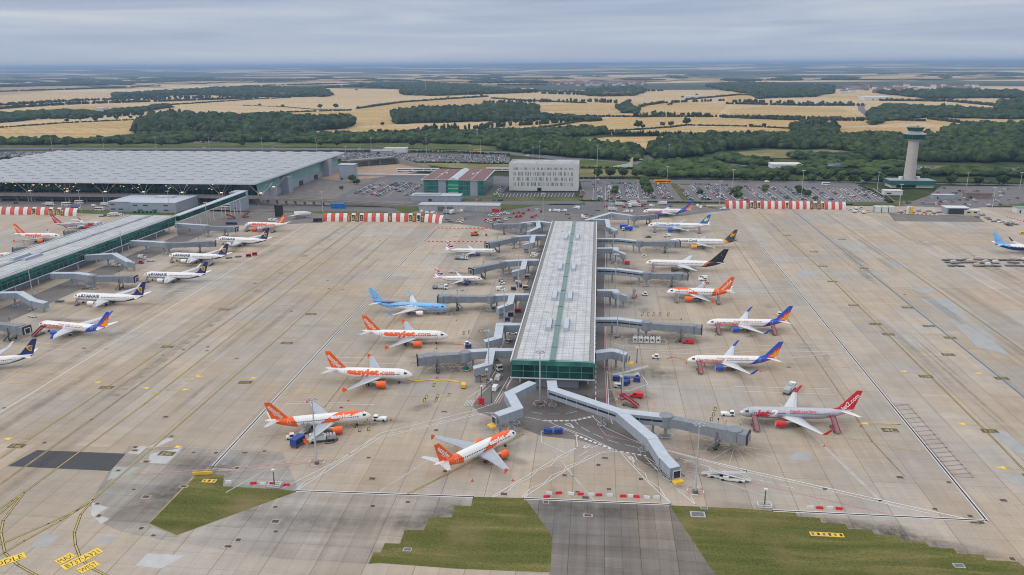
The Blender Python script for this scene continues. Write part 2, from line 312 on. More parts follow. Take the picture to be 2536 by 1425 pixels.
# low wooded hills on the horizon
def hills():
    b=MB(); tops=[(-5000,110),(0,112),(600,108),(1000,110),(1200,116),(1330,150),(1450,158),(1650,120),(2000,128),(2536,132),(7000,128)]
    Y0=26000; pts=[]
    for i in range(0,240):
        px=-5000+12000*i/239
        for j in range(len(tops)-1):
            if tops[j][0]<=px<=tops[j+1][0]: t=(px-tops[j][0])/(tops[j+1][0]-tops[j][0]); h=tops[j][1]*(1-t)+tops[j+1][1]*t
        h+=10*noise.noise((px*.004,3,0))
        X=(px-1484)/1985*Y0*1.06; pts.append((X,h))
    for (a,ha),(c,hc) in zip(pts,pts[1:]):
        b.poly([(a,Y0-5000,0),(c,Y0-5000,0),(c,Y0,hc),(a,Y0,ha)],farm); b.poly([(a,Y0,ha),(c,Y0,hc),(c,Y0+9000,0),(a,Y0+9000,0)],farm)
    b.build('hills',kind='structure',smooth=True)
hills()
def rolling():
    hm=M['patch']
    for k_,(Y0,hh,Lf_) in enumerate(((7600,9,1500),(9800,22,1900),(12500,40,2300),(16000,62,3000),(20500,88,3600))):
        b=MB(); n=150; W=Y0*1.1; pts=[]
        for i in range(n+1):
            x=-W+2*W*i/n; pts.append((x,hh*(.45+.75*(noise.noise((x/2600.,k_*5.1,0))+.5)+.12*noise.noise((x/500.,k_,7))),Y0+500*noise.noise((x/3000.,k_*2.,4))))
        for (x0,h0,y0),(x1,h1,y1) in zip(pts,pts[1:]): b.poly([(x0,y0-Lf_,0),(x1,y1-Lf_,0),(x1,y1,h1),(x0,y0,h0)],hm); b.poly([(x0,y0,h0),(x1,y1,h1),(x1,y1+1800,0),(x0,y0+1800,0)],hm)
        b.build('hills',kind='structure',smooth=True)
rolling()
# airside ground beyond the apron
sheet('grass_verge',[(-560,640),(-420,622),(-260,618),(-215,608),(-118,618),(-95,640),(-45,650),(20,690),(120,706),(560,712),(560,735),(-80,735),(-165,725),(-560,725)],.02,verge,px=False)
sheet('lot_asphalt',[(1060,548),(1010,530),(1030,523),(1240,527),(1360,508),(1480,500),(1800,512),(1815,520),(1600,545),(1500,545),(1365,560),(1365,600),(1180,560)],.03,asph)
sheet('lot_asphalt',[(540,520),(800,530),(800,552),(700,556),(540,560),(440,600),(436,545),(470,525)],.03,asph)
sheet('access_road',[(1430,506),(1500,498),(1620,497),(1630,505),(1500,515),(1480,530),(1400,530),(1330,522),(1290,530),(1150,545),(1140,538),(1260,520),(1370,505)],.036,asphr)
sheet('access_road',[(560,505),(800,514),(960,514),(985,520),(1000,530),(960,533),(960,524),(800,524),(600,516)],.036,asphr)
sheet('perimeter_road',[(1060,498),(1440,498),(1450,506),(1420,508),(1000,505)],.036,asphr)
sheet('terminal_forecourt',[(-700,640),(-300,640),(-215,655),(-150,700),(-165,760),(-230,830),(-250,900),(-300,900),(-700,900)],.03,asph,px=False)
sheet('building_plot',[(-240,700),(-165,705),(-90,735),(-85,870),(-240,900)],.034,asphr,px=False)
sheet('hotel_car_park',[(1250,477),(1425,477),(1425,489),(1215,489)],.045,asphd)
sheet('cleared_ground',[(770,440),(860,450),(1050,425),(1060,410),(1010,405),(860,415)],.040,earth)
sheet('car_park',[(1438,451),(1800,451),(2110,452),(2170,470),(2210,502),(1445,498)],.04,asphp)
sheet('car_park',[(2330,462),(2560,462),(2620,495),(2400,517),(2230,510),(2300,485)],.04,asphp)
sheet('car_park',[(835,378),(1180,382),(1262,390),(1262,404),(1030,405),(835,398)],.04,asphp)
sheet('car_park',[(860,490),(950,445),(1050,450),(1045,490),(960,492)],.046,asphp)
sheet('car_park',[(-40,377),(130,374),(190,378),(0,398),(-60,398)],.04,asphp)
sheet('car_park',[(2200,410),(2330,413),(2330,422),(2230,420)],.04,asphp)
sheet('car_park',[(2470,415),(2640,420),(2640,430),(2500,425)],.04,asphp)
sheet('main_road',[(1100,440),(1436,440),(1436,443),(2536,455),(2700,458),(2700,463),(2200,455),(1436,450),(1430,446),(1100,446)],.05,asphr)
sheet('dual_carriageway',[(-60,366),(640,366),(1000,369),(1250,376),(1420,391),(1560,402),(1600,398),(1590,384),(1600,372),(1608,372),(1612,390),(1640,402),(1900,408),(1900,413),(1600,412),(1400,398),(1240,382),(1000,374),(640,371),(-60,371)],.05,asphr)
sheet('road_verge',[(-60,352),(640,352),(1100,354),(1230,360),(1230,374),(1000,367),(640,364),(-60,364)],.02,verge)
sheet('road_verge',[(1430,394),(1560,405),(1600,412),(1560,418),(1435,418)],.06,verge)
sheet('road_verge',[(1435,419),(1600,420),(1600,438),(1435,438)],.02,dry)
sheet('railway_bank',[(980,400),(1262,405),(1262,425),(1100,415)],.05,dry)
sheet('meadow',[(1780,380),(1900,371),(2060,371),(2180,383),(2110,392),(1900,392),(1800,390)],.02,dry)
sheet('meadow',[(2180,405),(2350,410),(2400,425),(2100,410),(2090,405)],.02,verge); sheet('meadow',[(2330,414),(2450,418),(2500,428),(2420,430),(2330,424)],.02,verge)
sheet('country_road',[(2125,262),(2145,258),(2140,268),(2150,280),(2170,296),(2160,298),(2138,284),(2125,272)],.1,asphr)
# near grass, patches and stands
G1=[(485,1179),(555,1176),(552,1205),(700,1213),(737,1217),(438,1326),(370,1297)]
G2=[(1171,1231),(1300,1234),(1368,1330),(1362,1418),(1130,1409),(943,1395),(912,1397),(925,1369),(943,1369),(953,1346),(991,1347),(1003,1313),(1050,1313),(1062,1282),(1119,1282),(1125,1253),(1167,1254)]
G3=[(1658,1252),(1836,1260),(1913,1266),(1970,1270),(1976,1280),(2030,1283),(2034,1295),(2092,1298),(2101,1311),(2158,1312),(2165,1324),(2225,1327),(2233,1339),(2292,1343),(2301,1355),(2361,1359),(2370,1371),(2435,1375),(2443,1388),(2519,1391),(2536,1404),(2640,1420),(2700,1540),(1850,1560),(1772,1425)]
for g in (G1,G2,G3): sheet('grass_island',g,.034,grass)
edge=mat('worn_verge',(.30,.25,.16),.95,var=.25,scale=.4)
sheet('dry_edge',[(478,1180),(488,1179),(388,1298),(446,1326),(434,1330),(366,1298)],.028,edge)
sheet('grey_apron_area',[(320,1105),(480,1110),(700,1120),(740,1215),(700,1213),(552,1205),(555,1176),(485,1179),(370,1297),(438,1326),(405,1338),(300,1318),(240,1290),(222,1250),(255,1190),(280,1150)],.006,conc_g)
sheet('stub_taxiway',[(1300,1236),(1658,1252),(1772,1425),(1850,1560),(1300,1560),(1362,1418),(1368,1330)],.010,conc_d)
sheet('stub_taxiway',[(737,1218),(1171,1232),(1167,1254),(1125,1253),(1119,1282),(1062,1282),(1050,1313),(1003,1313),(991,1347),(953,1346),(943,1369),(925,1369),(912,1397),(700,1385),(438,1345),(405,1338),(438,1326)],.010,conc_m)
sheet('asphalt_patch',[(92,1115),(312,1124),(273,1167),(18,1155)],.012,asphd)
for q in ([(372,1125),(452,1109),(413,1149),(366,1147)],[(415,1085),(432,1088),(380,1112),(362,1110)],[(228,1245),(268,1257),(240,1275),(272,1285),(250,1298),(225,1275)],[(365,1371),(458,1376),(400,1408),(335,1402)],[(336,1105),(366,1106),(345,1125),(315,1123)]): sheet('repair_slab',q,.016,lslab)
for q in ([(283,1156),(345,1158),(320,1176),(265,1190)],[(105,1323),(150,1326),(115,1357),(75,1354)],[(250,1328),(297,1330),(270,1347),(230,1345)],[(2477,1176),(2560,1178),(2590,1198),(2510,1198)],[(2450,1070),(2490,1068),(2550,1120),(2520,1125)],[(1970,1120),(2010,1122),(2008,1142),(1950,1140)],[(1980,670),(2050,668),(2010,684),(1970,682)],[(2245,695),(2290,697),(2260,702)],[(2250,712),(2330,716),(2290,728)],[(2170,640),(2230,650),(2260,668),(2210,660)],[(2280,740),(2350,738),(2400,790),(2340,780)],[(2090,612),(2130,614),(2150,626),(2100,620)],[(2350,790),(2440,820),(2500,880),(2420,860)]): sheet('repair_slab',q,.016,lslab2)
# service road and stand surfaces round the satellite pier
sheet('service_road',[(1348,548),(1478,548),(1500,548),(1505,620),(1500,700),(1500,880),(1512,960),(1545,1060),(1640,1140),(1700,1180),(1660,1190),(1560,1125),(1430,1090),(1340,1080),(1240,1040),(1185,1022),(1170,1005),(1205,950),(1240,870),(1290,740),(1330,640)],.008,asph)
sheet('service_road',[(-302,560),(-285,560),(-280,300),(-300,300)],.008,asph,px=False)
sheet('stand_asphalt',[(2215,548),(2440,551),(2420,535),(2200,528)],.008,asph)
SOFT=[]
def soft(cx,cy,sx,sy,a=0,k=.8): SOFT.append((cx,cy,sx,sy,a,k))
for x,y,sx,sy,a in ((-30,236,18,4,.9),(-74,246,17,4,.3),(62,258,18,4,0),(57,309,18,4,.05),(60,357,18,4,.05),(-80,283,18,4,0),(-75,328,18,4,0),(-80,371,18,4,-.05),(45,410,16,4,0),(48,472,20,4,.0),(50,530,18,4,0),(-75,450,16,4,-.1),(20,345,12,8,0),(-60,300,13,10,0),(-50,400,13,9,0),(30,440,12,8,0),(-85,500,16,4,-.1),(-265,418,18,4,0),(-270,373,18,4,0),(-255,345,18,5,0),(-245,455,16,4,0),(-240,495,16,4,0),(-235,540,16,4,0),(25,300,12,9,0),(18,400,10,12,0),(20,470,10,14,0),(-48,340,8,20,0),(-48,450,8,30,0)): soft(x,y,sx,sy,a)
for x,y,r in ((1625,618,8),(1655,700,9),(1560,702,6),(1680,836,11),(1600,838,7),(1790,1106,12),(1085,898,11),(1145,905,9),(1232,640,9),(1285,605,8),(1190,705,8),(1255,672,8),(1120,772,9),(1205,765,9),(1450,1000,12),(1240,1050,8),(1660,1150,10),(250,705,10),(330,712,9),(440,625,10),(555,575,9),(40,830,9),(1420,985,9),(1555,980,9)): c=P(x,y); soft(c.x,c.y,r*1.3,r,0,1.)
for x,y,sx,sy,a,k in ((440,1215,9,22,-.55,1.),(500,1150,14,7,0,.8),(600,1215,22,4,0,.6),(1120,1268,10,7,0,1.),(1030,1295,10,6,0,.9),(1480,1265,26,6,0,.8),(2000,1290,30,6,-.2,.7),(2200,1320,28,5,-.3,.7),(2400,1370,26,4,-.3,.6),(1000,1370,14,4,0,.6),(760,1290,30,8,0,.5)): c=P(x,y); soft(c.x,c.y,sx,sy,a,k)
sr_=random.Random(8)
for i in range(70):   # long faint tyre and oil streaks down the taxi lanes
    side=sr_.choice((-1,1)); soft(side*(sr_.uniform(135,260) if side<0 else sr_.uniform(125,260)),sr_.uniform(180,560),sr_.uniform(.8,3.2),sr_.uniform(18,70),0,sr_.uniform(.25,.6))
for i in range(45): soft(sr_.uniform(-110,100),sr_.uniform(175,600),sr_.uniform(1.5,5),sr_.uniform(2,9),sr_.uniform(0,3),sr_.uniform(.3,.7))
def stains():
    m=bpy.data.materials.new('oil_stain'); m.use_nodes=True; nt,b=nodes(m); N=nt.nodes.new; L=nt.links.new
    b.inputs['Base Color'].default_value=(.085,.068,.055,1); b.inputs['Roughness'].default_value=.8
    at=N('ShaderNodeAttribute'); at.attribute_name='fade'; g=N('ShaderNodeNewGeometry'); n=N('ShaderNodeTexNoise'); n.inputs['Scale'].default_value=.35; n.inputs['Detail'].default_value=7; n.inputs['Roughness'].default_value=.65; L(g.outputs['Position'],n.inputs['Vector'])
    q=N('ShaderNodeMapRange'); q.inputs[1].default_value=.35;q.inputs[2].default_value=.7;q.inputs[3].default_value=.15;q.inputs[4].default_value=.75; L(n.outputs['Fac'],q.inputs[0])
    x=N('ShaderNodeMath'); x.operation='MULTIPLY'; L(at.outputs['Fac'],x.inputs[0]); L(q.outputs[0],x.inputs[1]); L(x.outputs[0],b.inputs['Alpha'])
    V=[];Fc=[];A=[]
    for z_,(cx,cy,sx,sy,a,k) in enumerate(SOFT):
        o=len(V); z=.016+.0001*z_; V.append((cx,cy,z)); A.append(k); n_=20
        for r,f in ((.45,.62),(.75,.25),(1.,0)):
            for i in range(n_):
                t=2*PI*i/n_; w=r*(1+.25*noise.noise((cx+math.cos(t)*1.5,cy,math.sin(t)*1.5))); u,v=sx*w*math.cos(t),sy*w*math.sin(t); V.append((cx+u*math.cos(a)-v*math.sin(a),cy+u*math.sin(a)+v*math.cos(a),z)); A.append(k*f)
        for i in range(n_):
            i2=(i+1)%n_; Fc.append((o,o+1+i,o+1+i2))
            for q_ in (0,1): p=o+1+q_*n_; Fc.append((p+i,p+n_+i,p+n_+i2,p+i2))
    me=bpy.data.meshes.new('oil_stains'); me.from_pydata(V,[],Fc); me.materials.append(m); at_=me.attributes.new('fade','FLOAT','POINT'); at_.data.foreach_set('value',A); me.update(); o=bpy.data.objects.new('oil_stains',me); COL.objects.link(o); tag(o,kind='structure')
stains()
# ---- painted markings
def markings():
    b=MB(); Z=.05
    dbl=[[(528,1155),(1095,545)],[(2443,1290),(1800,505)],[(735,1216),(1171,1231)],[(1298,1235),(1658,1250)],[(1915,1265),(2443,1290)]]
    for l in dbl: line(b,l,1.0,Z,lk)
    for l in dbl:
        q=[P(*p) for p in l]; d=(q[1]-q[0]).normalized(); n=Vector((-d.y,d.x,0))
        for s in (-.42,0.42):
            a=[(v+n*s) for v in q]; line(b,[(v.x,v.y) for v in a],.27,Z+.004,lw,px=False)
    b.build('stand_boundary_lines',kind='structure')
    b=MB(); W=lambda l,w=.3,**k: line(b,l,w*.72 if 'dash' not in k else w,Z+.008,lw,**k)
    W([(0,1022),(760,555)],.5); W([(2148,536),(2244,593),(2536,757)],.3); W([(2163,539),(2536,736)],.3); W([(2240,590),(2300,596),(2450,596),(2500,598)],.25);W([(2275,605),(2300,598)],.4)
    W([(2360,672),(2420,668),(2536,672)],.25)
    for l in ([(830,886),(1035,888)],[(845,899),(1040,903)],[(880,742),(1110,745)],[(710,1000),(925,1003)],[(718,994),(890,999)],[(930,738),(1110,741)],[(1000,605),(1230,608)],[(995,658),(1200,661)],[(985,667),(1170,669)],[(1498,705),(1968,720)],[(1498,712),(1965,724)],[(1500,620),(1880,632)],[(1500,630),(1890,637)],
        [(1818,958),(2060,964)],[(1822,969),(2070,978)],[(1950,888),(2090,873)],[(1500,867),(1560,871),(1680,868),(1840,855),(2086,861)],[(1640,874),(1740,878),(1900,869),(2095,873)],[(350,719),(505,729)],[(345,712),(510,722)],[(50,858),(155,867)],[(75,848),(155,855)],[(260,790),(330,792)],[(560,640),(690,635)],[(640,585),(740,588)],[(660,555),(830,560)]): W(l,.28)
    # zigzag edged roads at the pier head
    def zig(l,side=1,solid=True,amp=1.1,step=5,w=.26):
        if solid: W(l,.3)
        q=[P(*p) for p in l]; out=[]; k=0
        for a,c in zip(q,q[1:]):
            d=(c-a);L=d.length;d/=L;n=Vector((-d.y,d.x,0))*side; t=0
            while t<L: out.append(a+d*t+n*(amp*(.4+ (k%2)))); t+=step;k+=1
        out.append(q[-1]); W([(v.x,v.y) for v in out],w,px=False)
    zig([(1218,1231),(1390,1128),(1430,1108)],-1); W([(1430,1108),(1427,1075),(1376,1056),(1340,1070),(1341,1096),(1403,1123)],.25)
    zig([(1297,1232),(1410,1160),(1490,1122),(1530,1119)],1); zig([(1535,1120),(1600,1190),(1664,1250)],1); zig([(1598,1133),(1650,1190),(1722,1250)],1)
    zig([(735,1215),(940,1085),(1070,1055),(1180,1028),(1225,1025)],1); W([(700,1210),(845,1137),(943,1073),(1060,1045),(1170,1018),(1225,1000)],.3); W([(1350,1040),(1376,1053),(1450,1080),(1530,1118)],.3)
    W([(1300,1033),(1345,1042),(1420,1041),(1470,1030)],.3); W([(1650,1115),(1740,1138),(1850,1165),(2390,1285)],.45); W([(1655,1118),(1745,1142),(1850,1170),(2300,1272)],.3)
    W([(1345,1043),(1420,1043),(1470,1032)],.8,dash=1.2,gap=.7); W([(1425,1078),(1520,1115)],.9,dash=1.2,gap=.7); W([(1535,1119),(1600,1130)],.8,dash=1.2,gap=.7)
    for l in ([(1316,1021),(1342,1025)],[(1358,1026),(1386,1026)],[(1402,1025),(1428,1020)],[(1439,1058),(1460,1070)],[(1470,1075),(1494,1086)],[(1505,1090),(1533,1099)],[(1549,1102),(1578,1109)],[(1592,1112),(1618,1117)],[(1685,1136),(1715,1145)],[(1733,1150),(1763,1158)],[(1779,1162),(1811,1171)],[(1828,1174),(1862,1186)],[(1878,1189),(1916,1198)],[(1932,1201),(1968,1210)],[(1420,1040),(1432,1052)],[(1464,1110),(1486,1101)],[(1434,1130),(1454,1118)],[(1570,1124),(1578,1140)]): W(l,.28)
    for t in ([(1399,1051),(1412,1050),(1422,1061)],[(1445,1112),(1463,1104),(1455,1102),(1448,1104)],[(1555,1132),(1564,1131),(1573,1148)]): W(t+[t[0]],.5)
    # satellite stand edges (red/white)
    for l in ([(1503,560),(1497,720),(1502,900),(1509,1030),(1517,1050)],[(1502,916),(1506,925),(1590,930),(1605,952),(1560,968),(1506,966)],[(1500,845),(1540,856),(1640,866)],[(1293,900),(1228,1000),(1170,1005)],[(1284,905),(1245,975)],[(1224,998),(1260,935)],[(1470,1035),(1500,1060),(1560,1088),(1595,1100)]): W(l,.3)
    W([(1476,905),(1475,1020)],.3,dash=3,gap=2.5); W([(1476,620),(1474,890)],.35,dash=3,gap=2.5)
    for l in ([(1180,905),(1215,900),(1228,918),(1205,955),(1160,985)],[(1190,905),(1235,925),(1215,955),(1180,985)]): W(l,.3)
    # radial wear marks under the jet bridge pivots
    for cx,cy,r in ((1085,898,10),(1820,1105,12),(1680,1165,8),(1120,770,8),(1625,615,8)):
        c=P(cx,cy)
        for i in range(9):
            a=-.4-PI+i*.42; W([(c.x+2*math.cos(a),c.y+2*math.sin(a)),(c.x+r*math.cos(a),c.y+r*math.sin(a))],.12,px=False)
    # masts' hexagon guards and service lines near buildings
    W([(1000,513),(1110,508),(1290,530)],.2)
    for i in range(9): W([(1480+i*22,497),(1484+i*22,505)],.1)
    b.build('white_road_markings',kind='structure')
    b=MB(); R=lambda l,w=.3,**k: line(b,l,w,Z+.004,lp_,**k)
    for l in ([(345,1175),(570,1160),(845,1137)],[(568,1172),(800,1142)],[(1341,1070),(1376,1056)],[(1427,1075),(1432,1107)],[(1650,1110),(1740,1134)],[(1600,1147),(1760,1172),(1850,1193),(2210,1276)],[(1590,930),(1605,952),(1560,968),(1506,966)],[(1592,985),(1622,1000),(1620,1020)],[(1495,1040),(1485,1060),(1500,1078),(1590,1100)],[(1630,1082),(1740,1140)],[(1235,1000),(1300,880)],[(1500,560),(1497,900),(1506,1040)]): R(l,.35)
    c=P(1133,913)
    for r in (2.2,): R([(c.x+r*1.6*math.cos(t),c.y+r*math.sin(t)) for t in np.linspace(0,2*PI,14)],.3,px=False)
    b.build('red_road_markings',kind='structure')
    b=MB()
    hz=[(2208,1000),(2248,1003),(2410,1183),(2362,1181)]
    line(b,hz+[hz[0]],.3,Z,pink)
    for i in range(17):
        t=i/17.; a=(hz[0][0]+(hz[3][0]-hz[0][0])*t,hz[0][1]+(hz[3][1]-hz[0][1])*t); t2=min(1,t+.02); c=(hz[1][0]+(hz[2][0]-hz[1][0])*t2,hz[1][1]+(hz[2][1]-hz[1][1])*t2-4); line(b,[(a[0],a[1]+6),c],.4,Z,pink)
    b.build('hatched_box_marking',kind='structure')
    b=MB(); Y=lambda l,w=.42,**k: (line(b,l,w+.5,Z,lk,**k) if k.pop('edge',True) else 0, line(b,l,w,Z+.004,ly,**k))
    near=[[(0,1136),(206,1000),(430,848),(640,705),(868,548)],[(359,1000),(60,1220),(8,1290),(2,1320),(12,1370),(45,1400),(95,1428)],[(359,1000),(566,838),(905,570)],[(504,1000),(230,1238),(200,1275),(184,1320),(187,1350),(199,1382),(222,1405),(268,1428)],[(504,1000),(700,828),(960,590)],[(230,1238),(190,1265),(120,1297),(0,1349)],[(215,1250),(150,1290),(60,1340),(0,1375)],[(60,1220),(30,1240),(0,1260)],[(50,1229),(20,1255),(0,1272)],
      [(1010,1224),(1130,1163),(1296,1076)]]
    for l in near: line(b,l,.66,Z,lk); line(b,l,.36,Z+.004,ly)
    for l in ([(1878,524),(2047,680),(2468,1094),(2560,1190)],[(2041,527),(2265,680),(2560,888)]): line(b,l,.7,Z,lk); line(b,l,.32,Z+.004,ly)
    for l in ([(590,1087),(700,1075),(870,1052),(950,1046)],[(700,973),(900,979),(1165,984)],[(720,935),(830,944),(980,950)],[(820,842),(1000,850)],[(850,801),(1080,805)],[(1900,1047),(2000,1049),(2240,1052)],[(1740,1010),(1850,1030),(2050,1075),(2300,1125)],[(1800,893),(2000,905),(2120,912)],[(1810,820),(1980,829)],[(150,836),(300,838)],[(0,915),(60,922),(145,934)],[(20,950),(110,952)],[(240,820),(300,836)],[(330,750),(430,756)],[(1570,895),(1645,905),(1648,912)],[(1500,790),(1700,792)],[(1000,690),(1180,690)],[(2100,1045),(2230,1052)],[(1500,1003),(1560,1005)]): line(b,l,.3,Z+.004,ly)
    # nose stop bars
    for x,y in ((884,1057),(892,1066),(908,1042),(914,1064),(1076,955),(1083,940),(1150,826),(1163,823),(1190,822),(1057,984),(1085,982),(1113,980),(1052,993),(1081,993),(1592,780),(1606,780),(1620,780),(1635,780),(1656,780),(1772,1015),(1768,1028),(1763,1040)):
        line(b,[(x,y-5),(x-2,y+3)],.9,Z+.002,lk); line(b,[(x,y-4),(x-1.5,y+2)],.5,Z+.006,ly)
    # yellow direction arrows with stand number blocks
    def arrow(x,y,d,n=3,dk=True):
        c=P(x,y); s=.9; lk=blk_
        line(b,[(c.x,c.y),(c.x+d*9,c.y-1)],.3,Z+.006,ly,px=False); b.poly([(c.x,c.y+1.2,Z+.008),(c.x-d*2.8,c.y+.2,Z+.008),(c.x,c.y-1.0,Z+.008)],ly2 if y>900 else ly)
        q=c+Vector((d*3,-4.5,0)); 
        if dk: b.poly([(q.x,q.y-1.4,Z+.010),(q.x+5.2,q.y-1.4,Z+.010),(q.x+5.2,q.y+1.4,Z+.010),(q.x,q.y+1.4,Z+.010)],lk)
        put_text(b,'%d%s'%(n,'LR'[x%2]),lambda tx,ty:(q.x+.5+tx,q.y-1.0+ty,Z+.014),ly,size=2.7,width=4.2,cut=0)
    for x,y,d,n in ((26,1088,1,24),(434,1108,-1,24),(247,948,1,32),(398,850,1,26),(538,760,1,31),(622,937,-1,11),(722,842,-1,12),(780,772,-1,13),(2245,921,1,23),(2430,926,1,12),(2392,1052,1,12),(2490,1160,1,3)): arrow(x,y,d,n)
    for x,y,d,n in ((486,933,-1,13),(368,962,1,13),(452,966,-1,14),(600,797,1,15),(690,768,-1,16),(640,690,1,18),(700,710,-1,17),(760,700,1,15),(820,655,-1,17),(600,650,1,14),(700,610,1,16)): arrow(x,y,d,n,False)
    for x,y,d,n in ((2030,692,1,10),(2080,750,1,21),(2210,755,1,12),(2130,795,1,11),(2260,800,1,12),(2160,820,1,15),(2310,828,1,23),(1925,580,1,8),(1990,620,1,9),(2010,655,1,9),(2060,590,1,6),(2110,660,1,7),(2340,870,-1,5),(2150,1050,1,4)): arrow(x,y,d,n)
    b.build('yellow_taxi_lines',kind='structure')
    # big painted names
    b=MB()
    def panel(txt,x0,y0,x1,y1,h,zz=.07):
        a,c=P(x0,y0),P(x1,y1); d=(c-a);L=d.length;d/=L;n=Vector((-d.y,d.x,0))
        b.poly([(*(a+d*u*L+n*v*h).xy,zz) for u,v in ((0,0),(1,0),(1,1),(0,1))],ly2)
        put_text(b,txt,lambda tx,ty:(*(a+d*(tx+L*.06)+n*(ty*1+h*.14)).xy,zz+.005),lk,size=h*.98,width=L*.88,cut=0)
    panel('MAX',150,1399,190,1378,2.9)
    panel('B737\\A321',163,1413,257,1367,2.9); panel('WEST',203,1421,248,1399,2.9); panel('MIDDLE',-46,1420,66,1382,3.2)
    q=P(600,1424); b.poly([(q.x-4,q.y-2,.07),(q.x+3,q.y+.2,.07),(q.x+3,q.y-4,.07)],ly2)
    b.build('painted_lane_names',kind='structure')
    b=MB()
    for l,w in (([(1963,521),(2560,1003)],.9),): line(b,l,w,Z,lb)
    for l in ([(227,1039),(640,741),(900,549)],[(0,1200),(227,1039)]): line(b,l,.9,Z-.01,brown)
    for l in ([(1817,600),(1931,764),(2018,883),(2160,1094),(2240,1180)],[(2255,548),(2560,716)],[(803,1010),(1010,745)]): line(b,l,.55,Z-.01,brown)
    bandm=mat('worn_slab_band',(.30,.255,.205),.9,var=.2,scale=.4); bandm2=mat('worn_slab_band_dark',(.26,.215,.165),.9,var=.2,scale=.4)
    for l,w in (([(640,741),(860,580)],0),):
        for i in range(30):
            t=i/30.; x=300+580*t; y=985-430*t+random.uniform(-1,1); c=P(x,y-6)
            k=random.choice((1,2,2.6)); b.poly([(c.x-4.3,c.y-k,Z-.02),(c.x-.6,c.y-k,Z-.02),(c.x-.6,c.y+k,Z-.02),(c.x-4.3,c.y+k,Z-.02)],bandm if i%3 else bandm2)
    for l in ([(1040,790),(1080,1090)],):pass
    b.build('expansion_joints',kind='structure')
    pale=mat('faded_tyre_track',(.40,.385,.36),.9,var=.2,scale=.3)
    b=MB()
    for l,w in (([(940,1218),(1060,1140)],.6),([(560,1220),(700,1140),(900,1090)],.4),([(1370,1115),(1420,1180),(1473,1242)],.7),([(1930,1000),(2180,1240),(2300,1290)],1.2),([(2250,600),(2200,625),(2100,670),(2070,700)],.4),([(1750,1180),(1900,1230)],.6)): line(b,l,w,Z-.014,pale)
    b.build('faded_tracks',kind='structure')
    # drain and pit covers let into the slabs
    cov=[(410,1033),(425,1081),(335,1108),(334,1116),(110,1097),(293,1166),(362,1144),(480,1121),(535,1122),(606,1122),(587,1160),(331,1213),(362,1231),(242,1248),(245,1278),(455,1205),(350,1309),(380,1327),(682,1292),(682,1256),(590,1338),(565,1354),(923,1254),(1010,1244),(922,1186),(913,1134),(1080,1066),(1100,1020),(1102,1168),(683,1317),(1248,1224),(1352,1244),(1482,1152),(1498,1135),(1398,1178),(1430,1219),(1450,1233),(1508,1212),(1587,1187),(1456,1277),(1845,1168),(2043,1212),(2229,1183),(2315,1261),(2403,1279),(2412,1295),(2431,1295),(2350,1195),(2485,1240),(513,869),(515,860),(586,888),(722,772),(848,718),(1145,720),(655,1118),(845,1010),(405,880),(455,866),(262,865),(208,863),(10,1011),(2507,1385),(1953,910),(2240,730),(815,715),(632,703),(908,641),(812,695),(940,596),(992,565)]
    b=MB()
    for i,(x,y) in enumerate(cov):
        c=P(x,y); w=1.2 if i%3 else 1.8; h=.8 if i%2 else 1.1; b.box(c.x-w*.75,c.x+w*.75,c.y-h,c.y+h,.01,.055,conc); b.box(c.x-w/2,c.x+w/2,c.y-h*.6,c.y+h*.6,.02,.065,mat('rusty_cover',(.075,.05,.04),.8,var=.3))
    b.build('drain_covers',kind='structure')
    for x,y,lab in ((1368,1216,'grate'),):pass
markings()
# ---------------------------------------------------------------- airliners.  local: nose at x=0, tail at -L, y to port(left), z=0 on the ground
TYPES={ # L, R, zc, span, tail height, wing root lead x, root chord, tip chord, sweep dx, engine x, engine y, engine r, engine len, z low
'a319':dict(L=33.8,R=1.98,zc=3.75,span=34.1,tz=11.9,wx=10.6,rc=7.4,tc=1.7,sw=8.6,ex=8.6,ey=5.75,er=1.25,el=4.5,tip='fence',fin=(5.9,0,6.0,2.05,2.1)),
'a320':dict(L=37.6,R=1.98,zc=3.75,span=34.1,tz=11.9,wx=12.2,rc=7.4,tc=1.7,sw=8.6,ex=10.2,ey=5.75,er=1.25,el=4.5,tip='fence',fin=(5.9,0,6.0,2.05,2.1)),
'a321':dict(L=44.5,R=1.98,zc=3.75,span=34.1,tz=11.9,wx=16.2,rc=7.6,tc=1.7,sw=8.6,ex=13.7,ey=5.75,er=1.22,el=4.6,tip='fence',fin=(5.9,0,6.0,2.05,2.1)),
'b738':dict(L=39.5,R=1.9,zc=3.55,span=34.4,tz=12.1,wx=13.6,rc=7.6,tc=1.6,sw=8.9,ex=11.2,ey=4.85,er=1.05,el=4.3,tip='winglet',fin=(7.5,2.5,5.5,2.4,.3)),
'b752':dict(L=47.3,R=1.9,zc=4.4,span=38.,tz=13.6,wx=17.6,rc=8.6,tc=1.9,sw=9.6,ex=14.6,ey=6.5,er=1.4,el=5.4,tip='none',fin=(8.3,1.5,7.0,3.0,1.0)),
'e190':dict(L=36.2,R=1.6,zc=3.3,span=27.8,tz=10.5,wx=13.2,rc=5.8,tc=1.4,sw=6.4,ex=10.8,ey=4.4,er=.95,el=3.6,tip='small',fin=(5.2,.7,4.5,1.9,1.5)),
'e170':dict(L=29.9,R=1.6,zc=3.2,span=25.4,tz=9.8,wx=10.2,rc=5.6,tc=1.4,sw=6.0,ex=7.9,ey=4.2,er=.92,el=3.5,tip='small',fin=(5.0,.7,4.2,1.8,1.4))}
def sr(f,lo,hi): t=max(0,min(1,(f-lo)/(hi-lo))); return t*t*(3-2*t)
